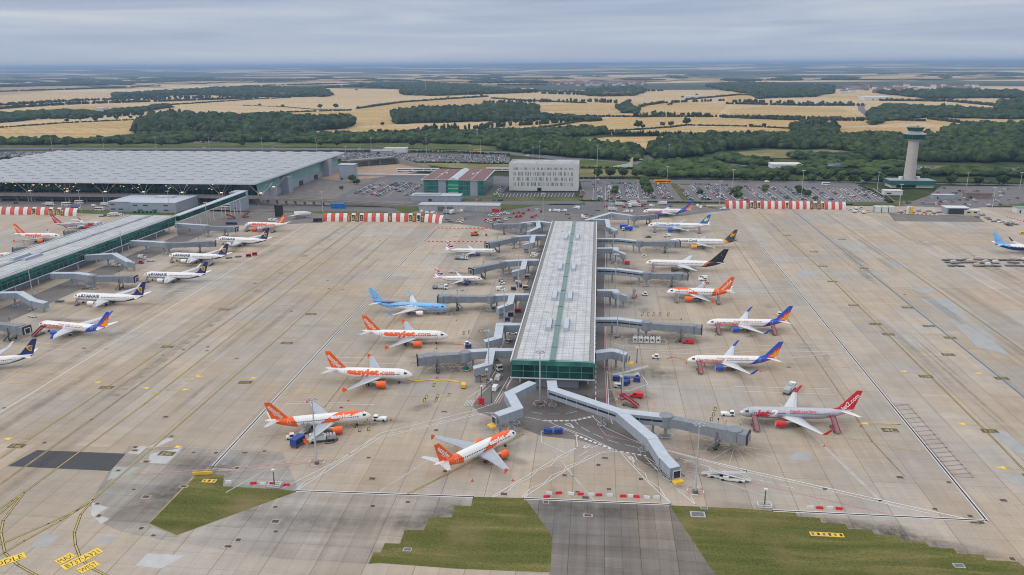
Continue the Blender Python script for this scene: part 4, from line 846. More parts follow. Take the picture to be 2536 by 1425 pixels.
def pier(name,label,x0,x1,y0,y1,z0,z1,front=True,ridgeg=ridgeg):
    r=thing(name,label,'pier building',((x0+x1)/2,(y0+y1)/2,0)); ox,oy=(x0+x1)/2,(y0+y1)/2; X0,X1,Y0,Y1=x0-ox,x1-ox,y0-oy,y1-oy
    zr=z1; b=MB(); b.box(X0+2.2,X1-2.2,Y0+1.2,Y1-.6,z1-.5,zr,roofm)
    cx=(X0+X1)/2
    b.build('roof',r)
    ro=bpy.data.objects[r.name].children; 
    b=MB(); y=Y0+2
    while y<Y1-1: b.box(X0+2.4,cx-1.5,y,y+.16,zr,zr+.05,roofl); b.box(cx+1.5,X1-2.4,y,y+.16,zr,zr+.05,roofl); y+=3.1
    for i in range(1,6):
        for s in (-1,1): xx=cx+s*(1.3+i*(X1-cx-3.5)/6); b.box(xx-.10,xx+.10,Y0+1.5,Y1-1,zr+.055,zr+.10,roofl if i%2 else gutter)
    b.build('roof_seams',r)
    b=MB(); b.box(cx-1.05,cx+1.05,Y0+.2,Y1-.4,zr,zr+.45,ridgeg); 
    b.build('ridge_glazing',r); 
    b=MB(); y=Y0+14
    while y<Y1: b.box(cx-1.2,cx+1.2,y,y+.5,zr+.40,zr+.62,ridgeg); y+=27.
    b.build('ridge_bar',r)
    # side gutters with lattice
    for s,xa in ((-1,X0),(1,X1)):
        b=MB(); xi=xa-s*.45; xo=xa-s*2.2; b.hexa([(min(xi,xo),Y0+1.2,z1-1.1),(max(xi,xo),Y0+1.2,z1-1.1),(max(xi,xo),Y1-.6,z1-1.1),(min(xi,xo),Y1-.6,z1-1.1),(min(xi,xo),Y0+1.2,z1-.25),(max(xi,xo),Y0+1.2,z1-.25),(max(xi,xo),Y1-.6,z1-.25),(min(xi,xo),Y1-.6,z1-.25)],lattice)
        y=Y0+2
        while y<Y1-3: b.beam((xi,y,z1-.22),(xo,y+1.8,z1-.22),.18,.12,roofl); y+=2.4
        b.build('gutter_lattice',r)
        b=MB(); b.box(min(xa,xa-s*.45),max(xa,xa-s*.45),Y0,Y1,z1-.7,z1+.12,gutter); b.box(min(xa,xa-s*.3),max(xa,xa-s*.3),Y0+.2,Y1,z0-.3,z0+.15,gutter); b.build('edge_beam',r)
        b=MB(); b.box(min(xa-s*.12,xa-s*.35),max(xa-s*.12,xa-s*.35),Y0+.3,Y1-.3,z0+.15,z1-.7,glassk,glassk)
        y=Y0+.3
        while y<Y1: b.box(min(xa-s*.02,xa-s*.12),max(xa-s*.02,xa-s*.12),y,y+.18,z0+.15,z1-.7,tealm); y+=4.6
        zc_=(z0+z1)/2-.3; b.box(min(xa-s*.01,xa-s*.12),max(xa-s*.01,xa-s*.12),Y0+.3,Y1,zc_,zc_+.2,tealm); b.box(min(xa-s*.02,xa-s*.12),max(xa-s*.02,xa-s*.12),Y0+.3,Y1,z1-2.3,z1-.71,glassg)
        b.build('side_glazing',r)
    # front and back glazed bays
    for s,ya in ((-1,Y0),(1,Y1)):
        b=MB(); lo,hi=sorted((ya-s*.1,ya-s*.6)); b.box(X0+.5,X1-.5,lo,hi,z0+.15,z1-1.9,glassk); o=b.build('front_glazing',r)
        b=MB(); yy=ya; l2,h2=sorted((yy-s*.0,yy-s*.1))
        n=7
        for i in range(n+1): xx=X0+.5+(X1-X0-1)*i/n; b.box(xx-.10,xx+.10,l2,h2,z0+.15,z1-1.9,tealm)
        b.box(X0+.5,X1-.5,l2-.012,h2+.012,(z0+z1)/2-.9,(z0+z1)/2-.7,tealm); b.build('glazing_bars',o)
        b=MB(); lo,hi=sorted((ya+s*.15,ya-s*1.2)); b.hexa([(X0,lo,z1-1.9),(X1,lo,z1-1.9),(X1,hi,z1-1.9),(X0,hi,z1-1.9),(X0+.4,lo+.2,z1-.15),(X1-.4,lo+.2,z1-.15),(X1-.4,hi,z1-.15),(X0+.4,hi,z1-.15)],glassg,tealm); b.build('canopy_band',r)
        b=MB(); lo,hi=sorted((ya-s*.0,ya-s*.7)); b.box(X0-.1,X1+.1,lo,hi,z0-.3,z0+.15,gutter); b.build('sill_beam',r)
    b=MB(); b.box(X0+.4,X1-.4,Y0+.7,Y1-.7,z0-.3,z0,wallg); b.build('floor_slab',r)
    b=MB(); b.box(X0+9,X1-6,Y0+4,Y1-6,0,z0-.3,wallg); b.build('ground_floor_core',r)
    for y in np.arange(Y0+8,Y1,18):
        for xx in (X0+3,X1-2.5): b=MB(); b.tube((xx,y,0),(xx,y,z0-.3),.35,.35,offw,8); b.build('column',r)
    # raised rooflight pairs
    y=Y0+33; k=0
    for y in ([Y0+34,Y0+78,Y0+134,Y0+212] if (Y1-Y0)>200 else [Y0+30]):
        for s in (-1,1):
            a,c=sorted((cx+s*2.3,cx+s*4.9)); b=MB(); L_=16
            b.hexa([(a,y,zr),(c,y,zr),(c,y+L_,zr),(a,y+L_,zr),(a+.3,y+1.4,zr+1.4),(c-.3,y+1.4,zr+1.4),(c-.3,y+L_-1.4,zr+1.4),(a+.3,y+L_-1.4,zr+1.4)],bluegrey,bridget); b.build('rooflight',r)
    hb=[]
    for (dx,dy) in [(3,95),(-6,60),(6,60),(-7,120),(7,110),(8,125),(-8,150),(8.5,150),(8.5,160),(8.5,168),(-9,172),(5,185),(-5,188),(-3,190),(7,235),(-7,240),(9,250)]:
        if Y0+dy>Y1-4: continue
        b=MB(); b.box(cx+dx-.9,cx+dx+.9,Y0+dy-.7,Y0+dy+.7,zr,zr+.55,offw,roofl); b.build('roof_hatch',r)
    return r
pier('satellite_pier','long white-roofed satellite pier with green glass end and green ridge, centre of the apron',-30.6,.8,279,555,5,12)
pier('satellite_pier','white-roofed pier with green glass side at the left edge of the photo',-345,-309.5,200,556,5,12,ridgeg=mat('grey_ridge',(.20,.24,.28),.4))
# the nearer green panels on the left pier
# ---- main terminal
def terminal():
    X0,X1,Y0,Y1,Z=-655,-297,672,928,19.6
    r=thing('terminal_building','huge low terminal with domed grey roof on white tree columns','airport terminal',((X0+X1)/2,(Y0+Y1)/2,0)); ox,oy=(X0+X1)/2,(Y0+Y1)/2
    # domed roof
    st=3.0; nx=int((X1-X0)/st); ny=int((Y1-Y0)/st); v=[];f=[];mi=[]
    C=18.3
    def hz(x,y):
        u=((X1-x)%C)/C; w=((y-Y0)%C)/C; d=abs(math.sin(PI*u))*abs(math.sin(PI*w)); return 1.7*d**.9
    for j in range(ny+1):
        for i in range(nx+1):
            x=X0+(X1-X0)*i/nx; y=Y0+(Y1-Y0)*j/ny; v.append((x-ox,y-oy,Z+(hz(x,y) if 0<i<nx and 0<j<ny else 0)))
    for j in range(ny):
        for i in range(nx): a=j*(nx+1)+i; f.append((a,a+1,a+nx+2,a+nx+1))
    b=MB(); b.v=v;b.f=f;b.m=[b.mi(troof)]*len(f); b.build('roof',r,smooth=True)
    b=MB()
    for i in range(int((X1-X0)/C)+1):
        x=X1-C*i-.01
        if x>X0: b.box(x-ox-.28,x-ox+.28,Y0-oy,Y1-oy,Z,Z+.22,tseam)
    for j in range(int((Y1-Y0)/C)+1): y=Y0+C*j; b.box(X0-ox,X1-ox,y-oy-.25,y-oy+.25,Z+.01,Z+.20,tseam)
    b.build('roof_seams',r)
    b=MB(); k=0
    for j in range(int((Y1-Y0)/C)):
        for i in range(int((X1-X0)/C)):
            cx=X1-C*(i+.5)-ox; cy=Y0+C*(j+.5)-oy; w=2.6; z=Z+1.6
            for (a,c) in ((0,0),): 
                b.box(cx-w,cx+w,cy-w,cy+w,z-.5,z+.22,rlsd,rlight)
            k+=1
            if k<=100: b.build('rooflight',r); b=MB()
    b.build('rooflight_field',r,kind='stuff')
    b=MB()
    b.box(X0-ox,X1-ox,Y0-oy-.3,Y0-oy-.01,Z-1.3,Z+.25,gutter); b.box(X1-ox+.01,X1-ox+.3,Y0-oy-.3,Y1-oy,Z-1.3,Z+.25,gutter); b.build('fascia',r)
    b=MB(); b.box(X0-ox,X1-ox-.02,Y0-oy,Y1-oy,Z-1.2,Z-.9,dsteel); b.build('soffit',r)
    # glazed walls and podium
    b=MB(); b.box(X0-ox+6,X1-ox-9,Y0-oy+17,Y0-oy+17.6,6.2,Z-1.2,glassk)
    for x in np.arange(X0+6,X1-9,9.2): b.box(x-ox-.12,x-ox+.12,Y0-oy+16.8,Y0-oy+17,6.2,Z-1.2,dsteel)
    b.build('front_glazing',r)
    b=MB(); xs=X1-ox-6
    b.box(xs-.5,xs,Y0-oy+17.7,Y1-oy-8,6.4,Z-1.3,wallglass)
    for y in np.arange(Y0+18,Y1-8,4.6): b.box(xs,xs+.15,y-oy-.1,y-oy+.1,8.2,Z-1.3,steel)
    for z in (11,13.8,16.4): b.box(xs+.02,xs+.13,Y0-oy+17.7,Y1-oy-8,z,z+.16,steel)
    b.build('side_glazing',r)
    b=MB(); b.box(X0-ox+6,X1-ox-5,Y0-oy+17.6,Y1-oy-8,0,6.2,wallg); b.box(xs-1.2,xs+.6,Y0-oy+17.8,Y1-oy-8,6.2,6.39,wallg); b.build('lower_storey',r)
    b=MB(); b.box(X0-ox,X1-ox-6.5,Y0-oy+4,Y0-oy+17,5.2,6.2,deck); b.build('podium_deck',r)
    for y0,y1,h in ((742,752,15.5),(862,874,17.5)):
        b=MB(); b.box(X1-ox-7,X1-ox+2.5,y0-oy,y1-oy,0,h,wallg,bluegrey); b.build('ventilation_tower',r)
    for y in (790,835): b=MB(); b.box(xs+.61,xs+1.9,y-oy,y-oy+9,0,4.6,darkv); b.build('loading_door',r)
    # white tree columns
    for row,(yy,n) in enumerate(((680,10),(717,1))):
        for k in range(n):
            x=X1+1.2-36.6*k if row==0 else X1-2; t=MB(); gx,gy=x-ox,yy-oy
            for dx in (-1.7,1.7):
                for dy in (-1.7,1.7):
                    t.tube((gx+dx,gy+dy,0),(gx+dx,gy+dy,9.6),.25,.25,offw,6)
                    t.tube((gx+dx,gy+dy,9.6),(gx+dx*4.9,gy+(dy*4.9 if dy>0 else -6),Z-1.3),.20,.16,offw,6)
            t.box(gx-2,gx+2,gy-2,gy+2,9.3,9.6,offw); t.build('tree_column',r)
            l=MB(); l.box(gx-1.0,gx+1.0,gy-.7,gy+.7,9.65,10.0,lampm); l.build('column_lamp',r)
    rl=random.Random(5)
    for k in range(46):
        x=rl.uniform(-600,-330)-ox; y=Y0-oy+rl.choice((10.,14.,15.8)); z=rl.uniform(11.5,17); l=MB(); l.box(x-.5,x+.5,y-.2,y+.2,z,z+.28,lampm); l.build('ceiling_lamp',r)
terminal()
# elevated track in front of the terminal
def guideway():
    r=thing('elevated_guideway','weathered concrete transit viaduct crossing in front of the terminal','viaduct',(-400,668,0)); b=MB(); g=Vector((-400,668,0))
    top=[P(x,y,z) for x,y,z in ((-60,478,7),(0,479,7),(300,482,7),(640,488,7),(800,497,4.6),(930,505,2.2),(1050,512,.4))]
    for a,c in zip(top,top[1:]):
        A=a-g;Cc=c-g; A.z=a.z-1.5;Cc.z=c.z-1.5
        b.beam(A,Cc,7.2,1.5,deck)
    b.build('deck',r); b=MB()
    for a,c in zip(top,top[1:]):
        for s in (-1,1):
            d=(c-a).normalized(); n=Vector((-d.y,d.x,0))*3.4*s; b.beam(a-g+n,c-g+n,.3,.9,deck)
        b.beam(a-g+Vector((0,0,.02)),c-g+Vector((0,0,.02)),2.2,.3,brown)
    b.build('parapets',r)
    L_=top[1:5]
    for k in range(22):
        t=k/21*3; i=min(2,int(t)); q=L_[i].lerp(L_[i+1],t-i)-g; z=q.z-1.5
        if z<2.2: continue
        b=MB(); b.box(q.x-.9,q.x+.9,q.y-2.4,q.y+2.4,z-1,z,deck); b.box(q.x-.6,q.x+.6,q.y-.8,q.y+.8,0,z-1,deck); b.build('pillar',r)
guideway()
# generic helpers
def boxbuild(name,label,cat,x0,x1,y0,y1,h,wm,rm,parts=(),z0=0,group=None):
    cx,cy=(x0+x1)/2,(y0+y1)/2; r=thing(name,label,cat,(cx,cy,0),0,group); b=MB(); b.box(x0-cx,x1-cx,y0-cy,y1-cy,z0,h,wm); b.build('wall',r)
    b=MB(); b.box(x0-cx-.3,x1-cx+.3,y0-cy-.3,y1-cy+.3,h+.003,h+.4,rm); b.build('roof',r)
    for nm,a,c,d,e,f,g,m in parts:
        b=MB(); b.box(a-cx,c-cx,d-cy,e-cy,f,g,m); b.build(nm,r)
    return r
# hotel
def hotel():
    X0,X1,Y0,Y1,Hh=-84.5,-17.5,772,806,26.2; r=thing('hotel_building','white five-storey hotel block with irregular narrow slit windows','hotel',((X0+X1)/2,Y0,0)); ox=(X0+X1)/2
    b=MB(); b.box(X0-ox,X1-ox,0,Y1-Y0,0,Hh-1.6,wallw); b.build('wall',r)
    b=MB(); 
    for a in ((X0-ox,X1-ox,0,.5),(X0-ox,X1-ox,Y1-Y0-.5,Y1-Y0),(X0-ox,X0-ox+.5,.5,Y1-Y0-.5),(X1-ox-.5,X1-ox,.5,Y1-Y0-.5)): b.box(a[0],a[1],a[2],a[3],Hh-1.6,Hh,wallw)
    b.build('parapet',r); b=MB(); b.box(X0-ox+.6,X1-ox-.6,.6,Y1-Y0-.6,Hh-1.59,Hh-1.3,roofl); b.build('roof',r)
    rr=random.Random(3)
    for a in ((-26,-8,8,20,1.8),(-2,6,14,22,2.2),(12,26,8,22,2.6),(-31,-28,6,14,1.5)): b=MB(); b.box(a[0],a[1],a[2],a[3],Hh-1.3,Hh-1.3+a[4],offw,steel); b.build('roof_plant',r)
    k=0
    for f,z in enumerate((4.6,9.6,14.6,20.2)):
        x=X0-ox+4.5; hh=3.5 if f<3 else 2.2
        while x<X1-ox-5:
            n=rr.choice((1,2,2,3,3,4))
            for i in range(n):
                if x>X1-ox-5: break
                b=MB(); m=rr.choice((glassk,glassg,mat('slate_glass',(.10,.14,.17),.1),mat('slate_glass',(.10,.14,.17),.1))); b.box(x,x+.55,-.06,.05,z+rr.choice((0,0,.2)),z+hh,m,m); b.build('window',r); x+=1.25;k+=1
            x+=rr.choice((.9,1.6,2.0))
    b=MB(); b.box(-6,-2,-.08,.05,0,3,glassd); b.build('entrance_door',r); print('hotel windows',k)
hotel()
# office with red roof
def office():
    X0,X1,Y0,Y1,Hh=-162,-104,735,811,15.8; r=thing('office_building','green glass office block with brown-red roof and glazed central spine','office building',((X0+X1)/2,Y0,0)); ox=(X0+X1)/2; W=(X1-X0)/2
    b=MB(); b.box(-W+1,W-1,1,Y1-Y0-1,0,Hh-1,glassk); b.build('wall',r)
    def panel(nm,x0,x1,m,d=.3,z0=0,z1=Hh-1.1): b=MB(); b.box(x0,x1,1-d,1,z0,z1,m); return b.build(nm,r)
    for x0,x1 in ((-W+15,-W+22),(W-13,W-6)): panel('grey_wall_panel',x0,x1,wallg,.5)
    for x0,x1 in ((-W+1,-W+14.8),(-W+22.2,-5),(5,W-13.2),(W-5.8,W-1)):
        g=panel('curtain_glazing',x0,x1,glassg,.2); 
        b=MB()
        for z in (.2,4.8,9.4,13.6): b.box(x0,x1,.62,.79,z,z+.35,tealm)
        x=x0
        while x<=x1: b.box(x-.06,x+.06,.6,.79,0,Hh-1.2,tealm); x+=2.3
        b.build('glazing_bars',g)
    g=panel('spine_glazing',-4.8,4.8,glassl,.25); b=MB(); [b.box(-4.8,4.8,.55,.74,z,z+.4,offw) for z in (3,6.5,10)]; b.build('stair_landings',g)
    b=MB(); b.box(W-1,W-.8,2,Y1-Y0-1,1,Hh-1.2,glassg); b.build('side_glazing',r)
    b=MB(); b.box(-W-1,W+1.5,-.5,Y1-Y0,Hh-1,Hh-.5,offw); b.build('eaves',r)
    for x0,x1 in ((-W,-4.6),(4.6,W+.5)):
        b=MB(); b.box(x0,x1,.2,Y1-Y0-.8,Hh-.5,Hh-.1,redroof); b.box((x0+x1)/2-.2,(x0+x1)/2+.2,.3,Y1-Y0-1,Hh-.1,Hh,offw); b.build('roof',r)
    b=MB(); b.hexa([(-4.5,0,Hh-.5),(4.5,0,Hh-.5),(4.5,Y1-Y0-1,Hh-.5),(-4.5,Y1-Y0-1,Hh-.5),(-.2,0,Hh+1.2),(.2,0,Hh+1.2),(.2,Y1-Y0-1,Hh+1.2),(-.2,Y1-Y0-1,Hh+1.2)],bridget); b.build('spine_roof',r)
    for x,y in ((-16,30),(-13,40),(14,35),(17,42)): b=MB(); b.box(x-1,x+1,y-1,y+1,Hh-.1,Hh+1,offw); b.build('roof_vent',r)
office()
boxbuild('low_annexe','flat blue-grey annexe at the foot of the green glass office','building',-166,-121,703,716,5,bluegrey,bridget,[('roof_deck',-164,-140,705,714,5.41,6.2,steel),('door',-150,-147,702.8,703,0,2.5,darkv)])
def shed():
    X0,X1,Y0,Y1=-148,-80,654,668; r=boxbuild('service_garage','long low service shed with roller doors and a red corner','garage',X0,X1,Y0,Y1,5.0,mat('garage_wall',(.36,.37,.38),.7,var=.1),mat('garage_roof',(.40,.42,.44),.7,var=.1))
    cx,cy=(X0+X1)/2,(Y0+Y1)/2
    for a in (-15,-8,8): b=MB(); b.box(a-3,a+3,Y0-cy-.12,Y0-cy+.02,0,4,dsteel if a<0 else wallg); b.build('roller_door',r)
    b=MB(); b.box(28,34.1,Y0-cy-.15,Y0-cy+.02,0,2.6,red); b.build('red_panel',r)
    for a in (-28,-20,-2,2,15,20,24): b=MB(); b.box(a-.08,a+.08,Y0-cy-.1,Y0-cy+.02,0,5,gutter); b.build('pilaster',r)
shed()
def annex():
    a=P(275,524); X0,X1,Y0,Y1=-411,-350,634,670; r=boxbuild('cargo_building','windowless blue-grey flat building between the terminal and left pier','building',X0,X1,Y0,Y1,8.2,bluegrey,bridget)
    cx,cy=(X0+X1)/2,(Y0+Y1)/2
    b=MB(); b.box(-9,30.8,Y0-cy-3,Y0-cy,0,8.2,bluegrey); b.build('projecting_wing',r); b=MB(); b.box(-9.2,30.9,Y0-cy-3.2,Y0-cy-.35,8.21,8.5,bridget); b.build('wing_roof',r)
    for x,z in ((-27,5.6),(-27,1.6),(-20,1.6),(-5,5.6),(4,5.6),(12,1.6),(22,5.6),(22,1.6),(-1,1.6)):
        yy=Y0-cy-(3 if x>-9 else 0); b=MB(); b.box(x-2,x+2,yy-.08,yy+.02,z,z+1,darkv); b.build('window',r)
    b=MB(); b.box(0,16,2,9,8.6,10,roofm); b.build('roof_plant',r)
annex()
# tower block and inclined covered corridor from the left pier
a=P(575,523); boxbuild('lift_tower','tall plain blue-grey lift tower beside the sloping walkway','tower',a.x-1,a.x+10,a.y,a.y+12,15.5,wallg,bluegrey,[('wall_vent',a.x+2,a.x+4,a.y-.08,a.y+.02,2,3,darkv)])
def walkway():
    A=P(437,534,12); B=P(602,474,17.5); r=thing('covered_walkway','long sloping glazed walkway climbing from the left pier to the terminal','footbridge',(A.x,A.y,0)); g=Vector((A.x,A.y,0))
    b=MB(); b.beam(A-g-Vector((0,0,4)),B-g-Vector((0,0,4)),4.4,3.6,glassk); b.build('glazed_sides',r); b=MB(); b.beam(A-g-Vector((0,0,.4)),B-g-Vector((0,0,.4)),5,.5,bridget); b.build('roof',r)
    b=MB(); b.beam(A-g-Vector((0,0,4.6)),B-g-Vector((0,0,4.6)),4.8,.6,gutter); b.build('floor_beam',r)
    for t in (.08,.28,.48,.66,.80,.9):
        q=A.lerp(B,t)-g; b=MB(); [b.tube((q.x+dx,q.y,0),(q.x+dx,q.y,q.z-4.6),.22,.22,offw,6) for dx in (-1.6,1.6)]; b.box(q.x-2,q.x+2,q.y-.2,q.y+.2,q.z-5.2,q.z-4.61,offw); b.build('support_leg',r)
walkway()
a=P(840,446); boxbuild('plant_tower','detached blue-grey plant box on the building site beside the terminal','tower',a.x,a.x+17,a.y,a.y+12,16,bluegrey,bridget,[('access_door',a.x+2,a.x+4,a.y-.08,a.y+.02,0,2.5,darkv)])
# control tower
def ctower():
    tealm=mat('dark_teal_frame',(.02,.15,.12),.4,var=.08); dteal=mat('dark_teal_cladding',(.012,.12,.095),.5,var=.1); glassg=mat('cab_glass',(.008,.07,.06),.08,var=.2)
    c=P(2249,463); r=thing('control_tower','tall pale concrete control tower with green glass double cab','control tower',(c.x,c.y,0)); b=MB(); n=24
    ring=lambda R_,z:[(R_*math.cos(2*PI*i/n),R_*math.sin(2*PI*i/n),z) for i in range(n)]
    shaft=mat('ribbed_concrete',(.46,.43,.41),.8,var=.12,scale=.6,bump=.3)
    b.loft([ring(5.5,4),ring(5.1,20),ring(4.7,44),ring(4.8,44.5)],shaft); b.build('shaft',r)
    b=MB()
    for z in np.arange(8,44,2.4): rr_=5.56-(z-4)*.021; b.loft([ring(rr_,z),ring(rr_,z+.12)],mat('cast_joint',(.34,.32,.31),.8))
    b.build('shaft_joints',r)
    b=MB(); b.loft([ring(4.8,44.5),ring(6.2,45.4),ring(7.0,46.4)],wallw); b.build('collar',r)
    b=MB(); b.loft([ring(8.6,46.4),ring(10.2,51.0)],glassg,cap=False); b.loft([ring(7.0,46.4),ring(8.6,46.42)],dteal,cap=False); o=b.build('lower_cab_glazing',r)
    b=MB(); [b.tube((8.65*math.cos(t),8.65*math.sin(t),46.5),(10.22*math.cos(t),10.22*math.sin(t),50.9),.10,.10,tealm,4) for t in np.linspace(0,2*PI,n,endpoint=False)]; b.build('glazing_bars',o)
    b=MB(); b.loft([ring(10.4,51.0),ring(10.4,51.5),ring(9,51.9),ring(6.2,53.2)],steel); b.build('lower_roof',r)
    b=MB(); b.loft([ring(5.8,53.2),ring(5.9,53.8)],wallw); b.build('neck',r)
    b=MB(); b.loft([ring(6.0,53.8),ring(7.5,57.0)],glassg,cap=False); o=b.build('upper_cab_glazing',r)
    b=MB(); [b.tube((6.05*math.cos(t),6.05*math.sin(t),53.9),(7.52*math.cos(t),7.52*math.sin(t),56.9),.09,.09,tealm,4) for t in np.linspace(0,2*PI,n,endpoint=False)]; b.build('glazing_bars',o)
    b=MB(); b.loft([ring(8.0,57.0),ring(8.0,57.5),ring(5,58.0)],dteal); b.build('upper_roof',r)
    b=MB(); b.tube((2,0,58),(2,0,59),1.0,.8,red,10); b.build('roof_beacon',r)
    b=MB(); b.tube((-4,2,58),(-4,2,61),.10,.05,steel,5); b.build('antenna',r)
    # base block
    b=MB(); b.box(-19,21,-8,9,0,3.2,wallw); b.box(-14,4,-8.2,-8,.3,3,glassd); b.build('base_wall',r)
    b=MB(); b.box(-21,22,-10,10,3.2,7.2,dteal,tseam); b.build('base_upper_storey',r); b=MB(); b.box(-20.4,21.4,-9.4,9.4,7.203,7.4,tseam); b.build('base_roof',r)
    for x in (-8.,8.): b=MB(); b.tube((x,0,7.4),(x,0,10.2),2.0,2.0,wallw,12); b.build('roof_drum',r)
ctower()
a=P(2190,484); boxbuild('portable_office','white portable office at the foot of the control tower','building',a.x,a.x+16,a.y,a.y+8,4,wallw,offw,[('window',a.x+2,a.x+6,a.y-.08,a.y+.02,1.2,2.4,glassd)])
a=P(2320,494); boxbuild('portable_office','curved blue-grey hut right of the control tower','building',a.x-3,a.x+15,a.y,a.y+6,3.6,bluegrey,bridget,[('door',a.x,a.x+1.2,a.y-.08,a.y+.02,0,2.2,darkv)])
a=P(2392,492); boxbuild('pay_hut','small brown brick hut in the car park right of the tower','building',a.x,a.x+22,a.y,a.y+8,4.2,brick,mat('brown_roof',(.13,.10,.10),.8),[('door',a.x+3,a.x+5,a.y-.08,a.y+.02,0,2.3,darkv)])
a=P(2343,531); boxbuild('vehicle_shelter','grey open-fronted shelter behind the right apron','shelter',a.x,a.x+17,a.y,a.y+10,5,wallg,gutter,[('dark_opening',a.x+1.5,a.x+15.5,a.y-.1,a.y+.02,0,4.4,darkv)])
a=P(2388,532); boxbuild('portable_cabin','small cream cabin with two windows right of the open shelter','cabin',a.x,a.x+12,a.y,a.y+5,3.2,cream,offw,[('window',a.x+2,a.x+4.5,a.y-.08,a.y+.02,1.2,2.4,glassd),('window',a.x+7,a.x+9.5,a.y-.08,a.y+.02,1.2,2.4,glassd)])
a=P(2518,528); boxbuild('portable_cabin','white and green hut at the right edge by the perimeter road','cabin',a.x,a.x+16,a.y,a.y+8,4,wallw,tealm,[('door',a.x+2,a.x+3.2,a.y-.08,a.y+.02,0,2.3,darkv)])
for k,(x,y,w,d,h,lab,wm,rm) in enumerate(((1912,419,34,22,5,'pale flat-roofed depot with blue doors among the trees',wallw,offw),(2052,418,13,12,5,'small white and blue shed right of the tree-lined depot',wallw,cartb),(2140,249,84,60,10,'white-roofed school-like building beyond the fields, right',wallw,offw),(950,379,32,14,6,'long white cabin at the back of the dense car park',offw,wallw),(918,383,30,12,5,'grey-roofed shelter beside the long white cabin in the car park',wallg,steel),(237,283,22,22,16,'square pale water tower on the wooded ridge, left',wallw,offw),(1193,212,90,30,8,'pale barn on the far fields',cream,offw),(1700,243,60,30,8,'white farmhouse roof among far hedges',wallw,offw))):
    a=P(x,y); boxbuild('depot_building' if k<2 else 'distant_building',lab,'building',a.x,a.x+w,a.y,a.y+d,h,wm,rm,[('door',a.x+w*.3,a.x+w*.3+4,a.y-.1,a.y+.02,0,3.5,blue if k==0 else darkv)])
# village roofs
def village():
    rv=random.Random(11); brm=mat('brick_wall',(.20,.13,.10),.8); tl=mat('tile_roof',(.19,.11,.09),.8); rm2=mat('slate_roof',(.16,.15,.16),.7)
    def hb(w,d,h,wm,rm):
        r=thing('village_house','x','house'); b=MB(); b.box(-w/2,w/2,-d/2,d/2,0,h,wm); b.build('wall',r)
        b=MB(); b.hexa([(-w/2-.4,-d/2-.4,h),(w/2+.4,-d/2-.4,h),(w/2+.4,d/2+.4,h),(-w/2-.4,d/2+.4,h),(-w/2-.4,-.1,h+3.4),(w/2+.4,-.1,h+3.4),(w/2+.4,.1,h+3.4),(-w/2-.4,.1,h+3.4)],rm); b.build('roof',r); return r
    proto('h1',hb(14,9,5.5,wallw,tl)); proto('h2',hb(12,9,5.5,brm,tl)); proto('h3',hb(16,10,5.5,wallw,rm2))
    for (x0,x1,y0,y1,n,where) in ((1325,1600,205,214,75,'in the red-roofed village beyond the fields, centre'),(2080,2420,213,232,70,'in the village beyond the wheat, right'),(655,735,236,240,7,'in the hamlet beside the far wood, left'),(1500,1560,236,240,5,'at the farm between the hedges, centre')):
        for i in range(n):
            a=P(rv.uniform(x0,x1),rv.uniform(y0,y1)); place(rv.choice(('h1','h2','h2','h3')),'one of the small pitched-roof houses '+where,(a.x,a.y,0),rv.uniform(-.5,.5),group='houses '+where,scale=1.6)
village()
# railway: cutting walls, bridge and white train
def railway():
    a=P(1000,434); 
    tr=thing('train_carriage','x','train'); b=MB(); b.box(-9.5,9.5,-1.4,1.4,1,4,white); b.box(-9.5,9.5,-1.2,1.2,4,4.25,offw); b.build('body',tr); b=MB(); b.box(-8.6,8.6,-1.45,-1.4,2.2,3.2,glassd); b.build('window_band',tr); b=MB(); b.box(-8,-5,-1.1,1.1,.2,1,dark); b.box(5,8,-1.1,1.1,.2,1,dark); b.build('bogies',tr); proto('train',tr)
    for k,x in enumerate((1003,1030,1050,1068,1225,1250)):
        q=P(x,426-(0 if x<1100 else 1)); place('train','white railway carriage, number order: '+('leftmost','second from the left','third from the left','fourth from the left, half behind the red-roofed office','first right of the red-roofed office','last before the white hotel')[k],(q.x,q.y,0),0,group='white railway carriages')
    for o in bpy.data.objects:
        if o.name.startswith('train_carriage') and 'number order' in o.get('label',''): o['label']=o['label'].replace(', number order:',',')
    q0,q1=P(862,436),P(1060,441); b=MB(); b.box(q0.x,q1.x,q0.y-2,q0.y+2,0,2.2,wallg,offw); 
    b.build('station_canopy',label='long white station canopy beside the railway left of the red-roofed office',cat='canopy')
    b=MB(); q0,q1=P(870,412),P(975,404); q2=P(1065,421)
    b.hexa([(q0.x,q0.y,0),(q1.x,q1.y,0),(q1.x+1,q1.y+1.5,0),(q0.x,q0.y+1.5,0),(q0.x,q0.y,7),(q1.x,q1.y,7),(q1.x+1,q1.y+1.5,7),(q0.x,q0.y+1.5,7)],deck); b.hexa([(q1.x+1.1,q1.y,0),(q2.x,q2.y,0),(q2.x,q2.y+1.5,0),(q1.x+1.1,q1.y+1.5,0),(q1.x+1.1,q1.y,7),(q2.x,q2.y,4),(q2.x,q2.y+1.5,4),(q1.x+1.1,q1.y+1.5,7)],deck); b.build('cutting_wall',label='long concrete retaining wall of the railway cutting',cat='wall')
    r=thing('road_bridge','grey concrete road bridge on slim piers beside the terminal','bridge',(0,0,0)); A=P(862,415,0);B=P(975,405,0); b=MB(); b.beam((A.x,A.y,7),(B.x,B.y,7),8,1.4,deck); b.build('deck',r); b=MB(); b.beam((A.x,A.y-3.8,8.4),(B.x,B.y-3.8,8.4),.3,1,offw); b.build('parapet',r)
    for t in (.2,.45,.7): q=A.lerp(B,t); b=MB(); b.box(q.x-.7,q.x+.7,q.y-3,q.y+3,0,7,deck); b.build('pier',r)
railway()
